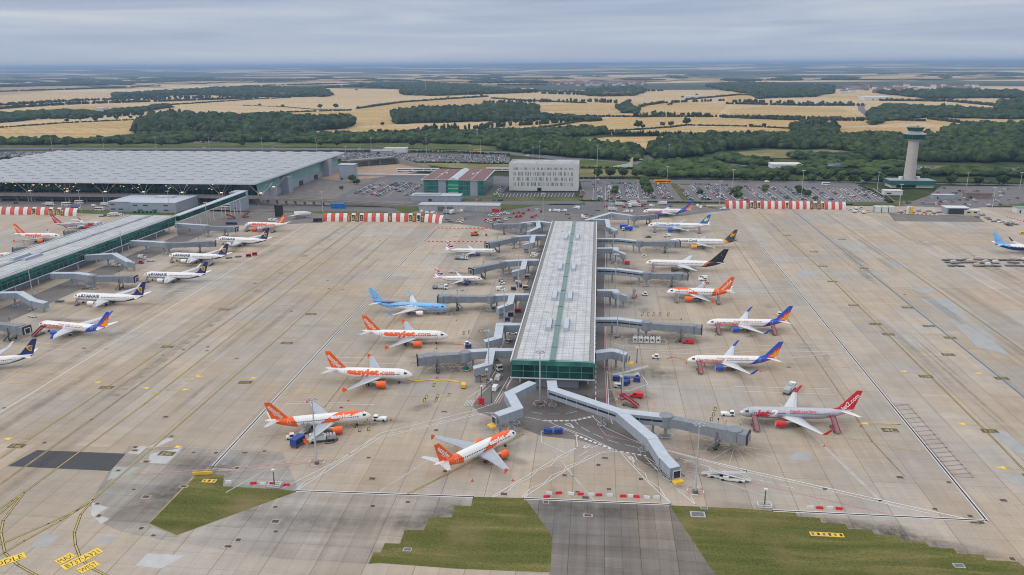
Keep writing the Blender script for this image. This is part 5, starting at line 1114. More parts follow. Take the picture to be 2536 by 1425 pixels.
# ---- striped blast fences
def fence(pts,letters,label,n):
    q=[P(*p) for p in pts]; Ls=[0]
    for a,c in zip(q,q[1:]): Ls.append(Ls[-1]+(c-a).length)
    r=thing('blast_fence',label,'blast fence',(q[0].x,q[0].y,0)); g=Vector((q[0].x,q[0].y,0)); Hh=6.2
    wht=mat('fence_white',(.66,.66,.66),.6,var=.12); rd=mat('fence_red',(.55,.075,.045),.6,var=.15); brn=mat('fence_brown',(.20,.055,.03),.6,var=.2); blk=mat('fence_black',(.02,.02,.02),.6)
    def at(s):
        s=max(0,min(Ls[-1]-1e-3,s))
        for i in range(len(q)-1):
            if Ls[i]<=s<=Ls[i+1]: t=(s-Ls[i])/(Ls[i+1]-Ls[i]); return q[i].lerp(q[i+1],t)-g,(q[i+1]-q[i]).normalized()
    w=Ls[-1]/n
    for k in range(n):
        A,d=at(k*w);B,_=at((k+1)*w-.12); nb=Vector((-d.y,d.x,0)); m=rd if k%2==0 else wht; ch=letters.get(k); b=MB(); steps=[(0,0),(.3,1.8),(.9,3.6),(1.9,5.1),(3.0,Hh)]
        if ch and m is rd: m=brn
        for (o0,h0),(o1,h1) in zip(steps,steps[1:]): b.poly([A+nb*o0+Vector((0,0,h0)),B+nb*o0+Vector((0,0,h0)),B+nb*o1+Vector((0,0,h1)),A+nb*o1+Vector((0,0,h1))],m); b.poly([A+nb*(o0+.12)+Vector((0,0,h0)),A+nb*(o1+.12)+Vector((0,0,h1)),B+nb*(o1+.12)+Vector((0,0,h1)),B+nb*(o0+.12)+Vector((0,0,h0))],dsteel)
        b.tube(A+nb*.3,A+nb*3.0+Vector((0,0,Hh-.2)),.1,.1,steel,4); b.tube(A+nb*3.6,A+nb*2.2+Vector((0,0,Hh-1.2)),.1,.1,steel,4)
        p=b.build('panel',r)
        if ch:
            b=MB(); off=-nb*.15; lean=1.7/Hh
            if m is wht: b.poly([A+d*.35+off+nb*lean*.5+Vector((0,0,.6)),B-d*.35+off+nb*lean*.5+Vector((0,0,.6)),B-d*.35+off+nb*1.35+Vector((0,0,5.2)),A+d*.35+off+nb*1.35+Vector((0,0,5.2))],blk)
            put_text(b,ch,lambda tx,ty:A+d*(.65+tx)+off*1.6+nb*((1.0+ty)*.28)+Vector((0,0,1.0+ty)),ly2,size=5.2,width=w-1.7,bold=.0,cut=0); b.build('letter',p)
fence([(800,549),(1035,550),(1070,552),(1094,555)],{6:'E',7:'A',8:'S',9:'T',16:'B',21:'W',22:'E',23:'S',24:'T'},'striped red and white blast fence with letter B, middle one',30)
fence([(1797,517),(1830,517),(2095,520)],{6:'E',7:'A',8:'S',9:'T',17:'A',24:'W',25:'E',26:'S',27:'T'},'striped red and white blast fence with letter A, below the car park',34)
fence([(-60,531),(100,533),(190,536)],{13:'C',17:'W',18:'E',19:'S',20:'T'},'striped blast fence at the far left, behind the red-tailed silver jet',24)
# ---- floodlight masts
def mastproto(h,heads):
    r=thing('floodlight_mast','x','floodlight mast'); b=MB(); b.tube((0,0,0),(0,0,h),.30,.15,mat('galvanised',(.46,.50,.54),.5,.2,var=.08),8); b.build('pole',r); b=MB()
    b.tube((0,0,h-.1),(0,0,h+.1),.5,.5,steel,8)
    for i in range(6): t=2*PI*i/6; b.box(1.3*math.cos(t)-.32,1.3*math.cos(t)+.32,1.3*math.sin(t)-.32,1.3*math.sin(t)+.32,h-.3,h-.02,offw); b.tube((0,0,h),(1.3*math.cos(t),1.3*math.sin(t),h),.06,.06,steel,4)
    b.build('lamp_head',r); return r
proto('mast',mastproto(24,8)); 
hexr=thing('floodlight_mast','x','floodlight mast'); b=MB(); b.tube((0,0,0),(0,0,24),.30,.15,M['galvanised'],8); b.build('pole',hexr); b=MB(); b.tube((0,0,23.9),(0,0,24.1),.45,.45,steel,8)
for i in range(7): t=2*PI*i/7; b.box(1.4*math.cos(t)-.30,1.4*math.cos(t)+.30,1.4*math.sin(t)-.30,1.4*math.sin(t)+.30,23.7,23.98,steel); b.tube((0,0,24),(1.4*math.cos(t),1.4*math.sin(t),24),.06,.06,steel,4)
b.build('lamp_head',hexr); b=MB()
for i in range(8):
    t=2*PI*i/8;t2=2*PI*(i+1)/8; b.tube((2.4*math.cos(t),2.4*math.sin(t),.9),(2.4*math.cos(t2),2.4*math.sin(t2),.9),.13,.13,offw if i%2 else mat('rail_red',(.55,.2,.2),.5),4); b.tube((2.4*math.cos(t),2.4*math.sin(t),0),(2.4*math.cos(t),2.4*math.sin(t),.9),.09,.09,offw,4)
b.box(-.7,.7,-.6,.6,0,1.1,dsteel); b.build('guard_rail',hexr); proto('hexmast',hexr)
MS=[(785,1150,768,990,1,'beside the jet with the fuel truck'),(1722,1222,1740,1052,1,'nearest on the right, beside the white belt conveyors'),(1337,1003,1338,872,1,'in front of the green glass pier end'),(1211,945,1209,820,1,'beside the raised left-hand jet bridge near the pier head'),(1528,839,1531,728,1,'right of the pier by the row of white ducts'),(1541,992,1542,862,1,'by the blue baggage carts right of the pier head'),
(1249,802,1248,718,0,'left of the pier by the blue baggage boxes'),(1285,722,1284,633,0,'left of the pier beside the second regional jet stand'),(1311,640,1311,555,0,'left of the pier behind the white vans'),(1330,579,1331,518,0,'left of the pier top by the red tugs'),(1345,546,1344,479,0,'behind the far end of the pier, in front of the hotel'),(1524,716,1524,630,0,'right of the pier by the plain white long jet stand'),(1517,654,1519,572,1,'right of the pier between two jet bridges'),(1513,588,1514,505,0,'right of the pier by the blue trucks'),
(1500,527,1501,481,0,'at the back right corner of the pier apron'),(1508,520,1508,459,0,'tall one behind the corner of the pier apron'),(800,528,797,476,0,'at the left end of the middle striped fence'),(1106,540,1104,479,0,'in front of the low service shed'),(202,526,192,472,0,'behind the far-left striped fence'),(421,527,414,474,0,'in front of the blue-grey cargo building'),(514,557,507,502,0,'beside the sloping covered walkway'),(440,592,431,536,0,'at the far corner of the left pier glass'),(306,638,293,574,0,'halfway along the left pier'),(81,731,67,666,0,'at the near end of the left pier'),
(1475,471,1475,411,0,'in the car park just right of the hotel'),(1479,411,1479,360,0,'on the grass behind the hotel corner'),(1651,466,1653,413,0,'in the middle of the car park right of the hotel'),(1656,394,1658,359,0,'by the roundabout road among the trees'),(1782,512,1786,449,0,'at the left end of the right striped fence'),(1813,481,1816,421,0,'among cars above the right striped fence'),(1985,486,1989,423,0,'in the half-empty car park left of the control tower'),(2226,518,2232,457,0,'in front of the control tower'),(2172,475,2175,427,0,'left of the control tower base'),(2457,519,2466,466,0,'right of the brown brick hut'),(2394,462,2399,427,0,'beside the tree-lined road right of the tower'),(2525,469,2531,428,0,'at the right edge of the photo by the road'),(1320,397,1321,365,0,'just behind the hotel roof, left'),(1337,394,1337,351,0,'just behind the hotel roof, right of its twin'),
(131,378,124,342,0,'farthest left of the row behind the terminal'),(258,374,253,342,0,'second from the left behind the terminal roof'),(387,373,383,342,0,'third from the left behind the terminal roof'),(519,373,515,342,0,'fourth from the left behind the terminal roof'),(650,374,647,342,0,'fifth from the left behind the terminal roof'),(784,374,781,342,0,'behind the right corner of the terminal roof'),(920,378,918,342,0,'left of the dense car park'),(1056,380,1054,342,0,'mid dense car park, back row'),(1190,385,1190,347,0,'right of the dense car park, back row'),(857,394,855,364,0,'short one at the left end of the dense car park'),(1009,395,1007,364,0,'short one in the middle of the dense car park'),(1165,403,1162,361,0,'at the front right of the dense car park')]
for x,y,tx,ty,hx,w in MS:
    a=P(x,y); z=5.
    while Q((a.x,a.y,z))[1]>ty and z<60: z+=.25
    place('hexmast' if hx else 'mast','tall grey floodlight mast '+w,(a.x,a.y,0),random.uniform(0,1),group='floodlight masts',scale=(1,1,z/24))
# ---------------------------------------------------------------- passenger boarding bridges
def hexrail(b,x,y,r,m=None):
    for i in range(6):
        t=PI*i/3;u=PI*(i+1)/3; b.tube((x+r*math.cos(t),y+r*math.sin(t),.8),(x+r*math.cos(u),y+r*math.sin(u),.8),.09,.09,offw,4); b.tube((x+r*math.cos(t),y+r*math.sin(t),0),(x+r*math.cos(t),y+r*math.sin(t),.8),.07,.07,offw,4)
def bridge(label,fixed,tunnel=None,branch=None,win=False,endbox=False,W=3.4,zt=7.7,name='jet_bridge',cat='jet bridge',rail=True):
    f=[P(p[0],p[1],p[2] if len(p)>2 else zt) for p in fixed]; g=Vector((f[0].x,f[0].y,0)); r=thing(name,label,cat,g,0,'boarding bridges of the piers'); k=0
    def corridor(pts,nm,W,wm,rm,h=3.2,k0=0,win=False):
        b=MB()
        for i,(a,c) in enumerate(zip(pts,pts[1:])):
            d=(c-a);d.z=0
            if d.length<.1: continue
            d.normalize(); e=W*.32 if i<len(pts)-2 else 0; e0=W*.32 if i>0 else 0; sl=(c.z-a.z)/max((c-a).xy.length,.1)
            A=a-g-Vector((0,0,h-.02*i-k0))-d*e0; A.z-=sl*e0; C=c-g-Vector((0,0,h-.02*i-k0))+d*e; C.z+=sl*e
            b.beam(A,C,W-.02*i,h-.15,wm)
            A2=A+Vector((0,0,h-.148));C2=C+Vector((0,0,h-.148)); b.beam(A2,C2,W+.16-.02*i,.16,rm)
            L=(C-A).length; n=int(L/4.5); nn=Vector((-d.y,d.x,0))
            for j in range(1,n+1):
                q=A.lerp(C,j/(n+1)); b.beam(q-d*.06+Vector((0,0,-.03)),q+d*.06+Vector((0,0,-.03)),W+.2,h+.06,rm if k0==0 else wm)
            if win:
                for s in (-1,1): q0=A+nn*s*(W/2+.02)+d*.6+Vector((0,0,1.5+h*0)); q1=C+nn*s*(W/2+.02)-d*.6+Vector((0,0,1.5)); b.beam(q0,q1,.10,.65,glassd)
        return b.build(nm,r)
    corridor(f,'fixed_corridor',W,bridgeg,bridget,win=win)
    for i,(a,c) in enumerate(zip(f,f[1:])):
        L=(c-a).xy.length; n=max(1,int(L/16))
        for j in range(n):
            q=a.lerp(c,(j+.75)/n)-g; zz=q.z-3.3
            if zz>1 and not (i==0 and n==1 and L<6): b=MB(); b.tube((q.x,q.y,0),(q.x,q.y,zz),.42,.42,bridgeg,8); b.box(q.x-1.2,q.x+1.2,q.y-.3,q.y+.3,zz-.35,zz,bridgeg); 
            if zz>1 and not (i==0 and n==1 and L<6):
                hexrail(b,q.x,q.y,1.5); b.build('support_column',r)
    if branch:
        for br in (branch if isinstance(branch[0],list) else [branch]):
            bp=[P(p[0],p[1],p[2] if len(p)>2 else zt) for p in br]; corridor(bp,'side_stairway',3.0,bridgeg,bridget,k0=.05)
            q=bp[-1]-g; q0=bp[-2]-g; m_=q.lerp(q0,.3); zb=q.z-3.2
            if zb>.6: b=MB(); b.box(m_.x-1,m_.x+1,m_.y-1,m_.y+1,0,zb,tunnel_m); b.build('stair_base',r)
    if tunnel:
        t=[P(p[0],p[1],zt-.1) for p in tunnel]; a,c=t[0]-g,t[1]-g; d=(c-a);L=d.length;d.normalize(); n=Vector((-d.y,d.x,0))
        b=MB(); b.tube((a.x,a.y,4.0),(a.x,a.y,7.9),2.3,2.3,tunnel_m,14); b.tube((a.x,a.y,0),(a.x,a.y,4.0),.6,.6,bridgeg,10); b.box(a.x-1.6,a.x+1.6,a.y-1.6,a.y+1.6,0,.3,deck)
        if rail: hexrail(b,a.x,a.y,2.6)
        b.build('rotunda',r)
        secs=[(.04,.42,3.0,3.0),(.36,.70,3.3,3.2),(.64,.93,3.6,3.4)]
        for s0,s1,w,h in secs:
            b=MB(); A=a+d*L*s0;C=a+d*L*s1; A.z=C.z=7.45-h+(w-3)*.15; b.beam(A,C,w,h,tunnel_m)
            nn_=int((C-A).length/2.6)
            for j in range(nn_+1): q=A.lerp(C,j/max(nn_,1)); b.beam(q-d*.08-Vector((0,0,.05)),q+d*.08-Vector((0,0,.05)),w+.2,h+.1,tunnel_rib)
            b.build('telescopic_tunnel',r)
        b=MB(); q=a+d*L*.94; b.tube((q.x,q.y,4.0),(q.x,q.y,7.75),2.5,2.5,tunnel_m,14); q2=a+d*(L*.94+1.5); q3=a+d*(L*.94+4.2); q2.z=q3.z=4.05; b.beam(q2,q3,4.6,3.5,tunnel_m,tunnel_m,w2=4.2,h2=3.2); cb=b.build('cab',r)
        b=MB(); q4=q3+d*.5; b.beam(q3+Vector((0,0,-.1)),q4+Vector((0,0,-.1)),4.5,3.6,dark); b.beam(q4,q4+d*.03,3.2,2.7,offw); b.beam(q4+d*.04+Vector((0,0,.2)),q4+d*.06+Vector((0,0,.2)),2.4,2.2,glassd); b.build('bellows',cb)
        q=a+d*L*.72; b=MB()
        for s in (-1,1): b.beam(q+n*s*2.0+Vector((0,0,.9-q.z)),q+n*s*2.0+d*.4+Vector((0,0,.9-q.z)),.4,6.3-.9,dsteel)
        b.beam(Vector((q.x,q.y,3.6))-n*2.2,Vector((q.x,q.y,3.6))+n*2.2,.5,.4,dsteel); b.beam(Vector((q.x,q.y,.7))-n*2.2,Vector((q.x,q.y,.7))+n*2.2,.6,.5,dsteel)
        b.tube((q.x,q.y,8),(q.x,q.y,10),.06,.06,dark,4); b.tube((q.x,q.y,9.8),(q.x,q.y,10.3),.25,.25,dark,6); gg=b.build('drive_column',r); b=MB()
        for s in (-1.5,1.5): p=Vector((q.x,q.y,.6))+n*s; b.tube(p-n*.25,p+n*.25,.6,.6,dark,12)
        b.build('wheels',gg)
        b=MB(); st=a+d*L*.80+n*-2.6; sb=a+d*L*.62+n*-2.7; st.z=4.0; sb.z=.1; b.beam(sb,st,1.0,.25,dsteel); [b.beam(sb+n*o+Vector((0,0,.9)),st+n*o+Vector((0,0,.9)),.07,.07,steel) for o in (-.5,.5)]; b.build('service_stair',r)
    if endbox:
        a,c=f[-2]-g,f[-1]-g; d=(c-a);d.z=0;d.normalize(); b=MB(); q=Vector((c.x,c.y,c.z-3.1)); b.beam(q+d*1.0,q+d*1.08,2.7,2.7,offw); b.beam(q+d*1.085+Vector((0,0,.2)),q+d*1.12+Vector((0,0,.2)),2.2,2.2,glassd); b.beam(q+d*1.1-Vector((0,0,.8)),q+d*2.8-Vector((0,0,.8)),3.0,.6,yellow); b.build('door_platform',r)
    return r
tunnel_m=tunnel; tunnel_rib=mat('tunnel_rib',(.27,.30,.34),.6,var=.1)
bridge('grey jet bridge from the top right pier corner to the farthest sunburst-tailed jet',[(1452,545),(1470,540),(1513,527),(1571,535)],[(1571,536),(1618,531)],[(1455,543),(1503,544),(1507,562,7.2),(1527,571,6)])
bridge('long grey jet bridge reaching the grey-tailed heart-emblem jet',[(1478,591),(1530,591),(1583,597)],[(1584,598),(1672,597)],None,True)
bridge('short blue-grey stub bridge between the grey-tailed and black-tailed jets',[(1478,615),(1524,614),(1526,620),(1550,630,5.6)],endbox=False)
bridge('long grey jet bridge ending near the plain white jet with the black tail',[(1478,664),(1530,666),(1601,675)],[(1602,676),(1688,677)],None,True)
bridge('short grey stub bridge left of the orange-nosed jet, right of the pier',[(1478,719),(1523,719),(1526,725),(1551,732,6)])
bridge('long grey jet bridge between the orange-nosed jet and the sunburst-tailed jets',[(1475,789),(1530,789),(1600,797)],[(1601,798),(1720,806)],None,True)
bridge('stub bridge with yellow door platform at the near right of the pier',[(1472,872),(1515,867),(1530,870),(1552,877,7)],endbox=True)
bridge('far left jet bridge above the orange excavator',[(1366,552),(1335,548),(1292,552)],[(1290,554),(1232,555)],[(1332,548),(1334,563,7),(1308,574,6)])
bridge('jet bridge docked to the farther regional jet with red, white and blue tail',[(1352,583),(1325,583),(1275,586)],[(1273,588),(1215,600)],[(1321,583),(1318,601,7),(1296,606,5.5)])
bridge('jet bridge docked to the nearer regional jet with red, white and blue tail',[(1335,644),(1300,644),(1247,647)],[(1245,649),(1178,662)],[(1300,644),(1295,666,7),(1268,673,5.5)])
bridge('jet bridge docked to the light blue jet',[(1311,729),(1266,729),(1218,731)],[(1216,733),(1100,732)],[(1268,729),(1263,752,7),(1232,763,5.5)])
bridge('grey stub bridge left of the pier, between the blue jet and orange-lettered jets',[(1290,803),(1238,803),(1233,836,6.5),(1200,845,5.5)])
bridge('raised jet bridge left of the pier with its cab open, no jet docked',[(1273,866),(1215,866),(1155,870)],[(1152,873),(1055,880)],[(1217,868),(1210,901,7.2),(1172,911,6)])
bridge('angled glass-free corridor at the pier head ending by the diagonal orange-nosed jet',[(1319,946),(1262,974),(1282,1009),(1262,1016),(1230,1027,7.4)],endbox=True)
bridge('longest grey jet bridge crossing the pier head and ending at the open cab',[(1366,943),(1369,963),(1535,1018),(1647,1030)],[(1650,1030),(1830,1066)],None,True)
bridge('sloping grey corridor branching down to a door beside the yellow box, lower right',[(1538,1020),(1614,1083,7.2),(1643,1128,6),(1672,1158,5.2)],endbox=True)
bridge('jet bridge from the left pier behind the farther parked harp-emblem jets',[(436,553),(478,556),(512,558)],[(514,560),(576,562)])
bridge('jet bridge from the left pier docked to the farthest harp-emblem jet',[(325,596),(372,598),(414,601)],[(416,602),(522,597)])
bridge('humped stub bridge from the left pier, beside the harp-emblem jet with stairs',[(210,632),(283,628),(320,648,6),(333,651,5)])
bridge('long jet bridge from the left pier above the nearest whole harp-emblem jet',[(128,676),(190,676),(227,681)],[(229,683),(322,683)])
bridge('zigzag stub bridge at the near end of the left pier',[(-20,725),(50,724),(82,743,6),(113,750,5)])
bridge('jet bridge with rounded cab at the left edge, beside the red steps',[(-60,792),(-45,794)],[(-43,795),(52,806)])
bridge('jet bridge on the far side of the left pier behind the silver red-tailed jet',[(262,564),(240,566)],[(238,567),(172,571)])
bridge('jet bridge on the far side of the left pier beside the orange-lettered jet',[(110,608),(95,608)],[(93,608),(48,612)])
# ---------------------------------------------------------------- vehicles (x forward)
def wheels(b,xs,y,r=.33,w=.24):
    for x in xs:
        for s in (-1,1): b.tube((x,s*(y-w),r),(x,s*y,r),r,r,dark,10)
def car(name,cat,paint,L=4.3,W=1.75,H_=1.45,kind='car'):
    r=thing(name,'x',cat); b=MB(); h=.78
    b.hexa([(-L/2,-W/2,.28),(L/2,-W/2,.28),(L/2,W/2,.28),(-L/2,W/2,.28),(-L/2+.08,-W/2+.05,h+.08),(L/2-.15,-W/2+.08,h-.10),(L/2-.15,W/2-.08,h-.10),(-L/2+.08,W/2-.05,h+.08)],paint); b.build('body',r)
    b=MB(); b.hexa([(-L/2+.25,-W/2+.09,h),(L*.22,-W/2+.09,h-.03),(L*.22,W/2-.09,h-.03),(-L/2+.25,W/2-.09,h),(-L/2+.75,-W/2+.28,H_-.05),(L*.02,-W/2+.28,H_-.03),(L*.02,W/2-.28,H_-.03),(-L/2+.75,W/2-.28,H_-.05)],glassd,paint); b.box(-L/2+.72,L*.03,-W/2+.26,W/2-.26,H_-.06,H_,paint); b.build('cabin_glass',r)
    b=MB(); wheels(b,(-L*.31,L*.31),W/2+.01); b.build('wheels',r); return r
def van(paint,L=4.9,W=1.9,H_=1.95,name='van'):
    r=thing(name,'x','van'); b=MB()
    b.hexa([(-L/2,-W/2,.3),(L/2,-W/2,.3),(L/2,W/2,.3),(-L/2,W/2,.3),(-L/2,-W/2,1.0),(L/2-.1,-W/2,.9),(L/2-.1,W/2,.9),(-L/2,W/2,1.0)],paint)
    b.hexa([(-L/2,-W/2,.99),(L/2-.9,-W/2,.95),(L/2-.9,W/2,.95),(-L/2,W/2,.99),(-L/2+.05,-W/2+.12,H_),(L/2-1.7,-W/2+.12,H_),(L/2-1.7,W/2-.12,H_),(-L/2+.05,W/2-.12,H_)],paint); b.build('body',r)
    b=MB(); b.hexa([(L/2-1.45,-W/2+.08,1.05),(L/2-.84,-W/2+.1,1.0),(L/2-.84,W/2-.1,1.0),(L/2-1.45,W/2-.08,1.05),(L/2-1.75,-W/2+.16,H_-.12),(L/2-1.60,-W/2+.16,H_-.12),(L/2-1.60,W/2-.16,H_-.12),(L/2-1.75,W/2-.16,H_-.12)],glassd); b.hexa([(L/2-2.6,-W/2-.01,1.12),(L/2-1.6,-W/2-.01,1.12),(L/2-1.6,W/2+.01,1.12),(L/2-2.6,W/2+.01,1.12),(L/2-2.5,-W/2+.09,1.7),(L/2-1.8,-W/2+.09,1.7),(L/2-1.8,W/2-.09,1.7),(L/2-2.5,W/2-.09,1.7)],glassd); b.build('windows',r)
    b=MB(); wheels(b,(-L*.3,L*.32),W/2+.01,.36); b.build('wheels',r); return r
def tug(paint=white):
    r=thing('pushback_tug','x','tug'); b=MB(); b.box(-3,3,-1.3,1.3,.45,1.25,paint); b.box(-2.9,-.3,-1.2,1.2,1.25,1.5,paint); b.build('body',r)
    b=MB(); b.box(.9,2.6,-1.0,1.0,1.25,2.1,glassd); b.box(.8,2.7,-1.1,1.1,2.1,2.25,paint); b.build('cab',r); b=MB(); wheels(b,(-1.9,1.9),1.35,.5,.4); b.build('wheels',r); return r
def smalltug(paint=white):
    r=thing('baggage_tug','x','tug'); b=MB(); b.box(-1.5,1.5,-.8,.8,.35,.95,paint); b.box(.6,1.5,-.7,.7,.95,1.15,paint); b.build('body',r); b=MB(); b.box(-.9,.3,-.7,.7,.95,1.75,glassd); b.box(-1,.4,-.8,.8,1.75,1.9,paint); b.build('cab',r); b=MB(); wheels(b,(-1,1),.85,.33); b.build('wheels',r); return r
def cart(paint,dolly=False):
    r=thing('baggage_cart','x','baggage cart'); b=MB(); b.box(-1.6,1.6,-.85,.85,.45,.62,dsteel); b.build('deck',r)
    b=MB(); b.box(-1.55,1.55,-.8,.8,.62,2.0,paint); b.box(-1.62,1.62,-.88,.88,2.0,2.1,paint); b.box(-1.3,1.3,-.84,-.8,.8,1.9,dark); b.build('canopy',r)
    b=MB(); wheels(b,(-1.1,1.1),.85,.25,.16); b.tube((1.6,0,.5),(2.5,0,.35),.05,.05,dsteel,4); b.build('wheels',r); return r
def fuel(body=offw):
    r=thing('fuel_truck','x','fuel truck'); b=MB(); b.hexa([(2.4,-1.2,.6),(4.4,-1.2,.6),(4.4,1.2,.6),(2.4,1.2,.6),(2.4,-1.15,2.7),(4.1,-1.1,2.7),(4.1,1.1,2.7),(2.4,1.15,2.7)],white); b.build('cab',r)
    b=MB(); b.box(4.15,4.45,-1,1,1.5,2.4,glassd); b.box(3,3.9,-1.22,1.22,1.6,2.3,glassd); b.build('windows',r)
    b=MB(); b.box(-4.4,2.3,-1.15,1.15,.7,1.0,dsteel); b.box(-1.0,2.1,-1.1,1.1,1.0,2.3,body); b.box(-4.2,-1.3,-1.1,1.1,1.0,1.7,steel); [b.tube((x,-1.1,2.0),(x,1.1,2.0),.45,.45,steel,8) for x in (-3.7,-2.6,-1.6)]; b.box(-.5,1.8,-.8,.8,2.3,2.9,steel); b.build('pumping_gear',r); b=MB(); wheels(b,(-3.2,-2.0,3.3),1.2,.5,.35); b.build('wheels',r); return r
def stairs(paint,w=1.5,h=3.3):
    r=thing('passenger_stairs','x','stairs'); L=5.6; b=MB(); b.beam((-L,0,.5),(0,0,h-.3),w,.22,stair); 
    for i in range(14): t=i/14; b.box(-L+L*t,-L+L*t+.3,-w/2,w/2,.5+(h-.8)*t+.15,.5+(h-.8)*t+.36,stair)
    b.box(0,1.6,-w/2,w/2,h-.25,h-.05,stair); b.build('steps',r)
    for s in (-1,1): b=MB(); b.beam((-L,s*(w/2+.05),.55),(0,s*(w/2+.05),h-.25),.09,.75,paint); b.beam((0,s*(w/2+.05),h-.25),(1.6,s*(w/2+.05),h-.25),.09,.95,paint); b.build('side_panel',r)
    b=MB(); b.box(-4.9,.6,-w/2-.1,w/2+.1,.35,.7,dsteel); b.beam((-1,-.4,.7),(-.3,-.4,h-.6),.15,.15,dsteel); b.beam((-1,.4,.7),(-.3,.4,h-.6),.15,.15,dsteel); b.build('chassis',r); b=MB(); wheels(b,(-4.,-.2),w/2+.2,.32); b.build('wheels',r); return r
def belt(paint=offw):
    r=thing('belt_loader','x','belt loader'); b=MB(); b.beam((-3.6,0,.6),(3.8,0,2.4),.9,.25,paint); b.beam((-3.5,0,.86),(3.7,0,2.66),.45,.04,steel); b.build('conveyor',r); b=MB(); b.box(-2.6,1.9,-.9,.9,.35,.85,paint); b.box(.2,1.3,.5,.95,.85,1.5,paint); b.build('chassis',r); b=MB(); wheels(b,(-1.8,1.3),.95,.35); b.build('wheels',r); return r
def bus(paint,L=11.5,name='bus'):
    r=thing(name,'x','bus'); b=MB(); b.box(-L/2,L/2,-1.25,1.25,.35,3.0,paint); b.box(-L/2+.1,L/2-.1,-1.15,1.15,3.0,3.12,paint); b.build('body',r); b=MB(); b.box(-L/2+.5,L/2+.03,-1.28,1.28,1.5,2.5,glassd); b.build('window_band',r)
    b=MB()
    x=-L/2+1.4
    while x<L/2-.8: b.box(x,x+.14,-1.30,1.30,1.45,2.55,paint); x+=1.6
    b.build('window_posts',r); b=MB(); wheels(b,(-L*.3,L*.32),1.27,.48); b.build('wheels',r); return r
def truck(paint,L=8,cabm=white):
    r=thing('box_truck','x','truck'); b=MB(); b.box(-L/2,L/2-2.1,-1.25,1.25,1.0,3.3,paint); b.build('cargo_box',r); b=MB(); b.hexa([(L/2-2,-1.2,.6),(L/2,-1.2,.6),(L/2,1.2,.6),(L/2-2,1.2,.6),(L/2-2,-1.1,2.6),(L/2-.3,-1.1,2.6),(L/2-.3,1.1,2.6),(L/2-2,1.1,2.6)],cabm); b.build('cab',r); b=MB(); b.box(L/2-.32,L/2-.02,-1,1,1.5,2.3,glassd); b.box(L/2-1.6,L/2-.6,-1.22,1.22,1.5,2.2,glassd); b.build('windows',r); b=MB(); b.box(-L/2,L/2-2,-.5,.5,.6,1,dsteel); wheels(b,(-L*.3,L*.33),1.22,.48); b.build('wheels',r); return r
def gpu(paint):
    r=thing('ground_power_unit','x','ground equipment'); b=MB(); b.box(-1.5,1.5,-.8,.8,.4,1.7,paint); b.box(-1.3,.2,-.82,.82,.8,1.4,dark); b.build('casing',r); b=MB(); wheels(b,(-1,1),.85,.3); b.tube((1.5,0,.5),(2.4,0,.3),.06,.06,dsteel,4); b.build('wheels',r); return r
def dolly(load=None):
    r=thing('cargo_dolly','x','dolly'); b=MB(); b.box(-2,2,-1.2,1.2,.4,.6,dsteel); b.box(-1.9,1.9,-1.1,1.1,.6,.66,charc); b.build('deck',r); b=MB(); wheels(b,(-1.4,1.4),1.1,.28,.2); b.build('wheels',r)
    if load: b=MB(); b.hexa([(-1.5,-1,.67),(1.5,-1,.67),(1.5,1,.67),(-1.5,1,.67),(-1.5,-1,1.8),(1.2,-1,2.2),(1.2,1,2.2),(-1.5,1,1.8)],load); b.build('load',r)
    return r
for nm,pm in dict(white=white,silver=mat('car_silver',(.42,.44,.46),.3,.4,var=.05),grey=mat('car_grey',(.16,.17,.19),.3,.3,var=.05),black=black,blue=mat('car_blue',(.02,.07,.22),.3,var=.05),red=red,teal=mat('car_teal',(.10,.20,.26),.3,.3,var=.05)).items(): proto('car_'+nm,car('parked_car','car',pm))
proto('car_yellow',car('parked_car','car',mat('car_lime',(.55,.75,.15),.4)))
proto('van_white',van(white)); proto('van_red',van(red)); proto('van_blue',van(midblue)); proto('tug',tug()); proto('stug',smalltug()); proto('stug_red',smalltug(red)); proto('cart_blue',cart(cartb)); proto('cart_red',cart(red)); proto('cart_yellow',cart(cream)); proto('cart_white',cart(offw)); proto('fuel',fuel())
stred=mat('stairs_red',(.36,.015,.035),.5,var=.2); proto('stairs_red',stairs(stred)); proto('stairs_grey',stairs(steel)); proto('belt',belt()); proto('bus_orange',bus(amber)); proto('bus_white',bus(white,7.5,'minibus')); proto('bus_yellow',bus(yellow)); proto('truck_white',truck(offw)); proto('truck_blue',truck(blue)); proto('truck_red',truck(steel,8,red)); proto('truck_brown',truck(brown,6,white)); proto('gpu',gpu(offw)); proto('gpu_green',gpu(green)); proto('gpu_yellow',gpu(yellow)); proto('dolly',dolly()); proto('dolly_load',dolly(offw)); proto('dolly_pink',dolly(mat('wrapped_pallet',(.5,.42,.42),.6)))
VN=0
def veh(key,px,py,deg,label,scale=None,z=0,cat=None,group='ground vehicles on the apron'):
    a=P(px,py); return place(key,label,(a.x,a.y,z),rad(deg),group=group,cat=cat,scale=scale or (.78 if key=='tug' else None))
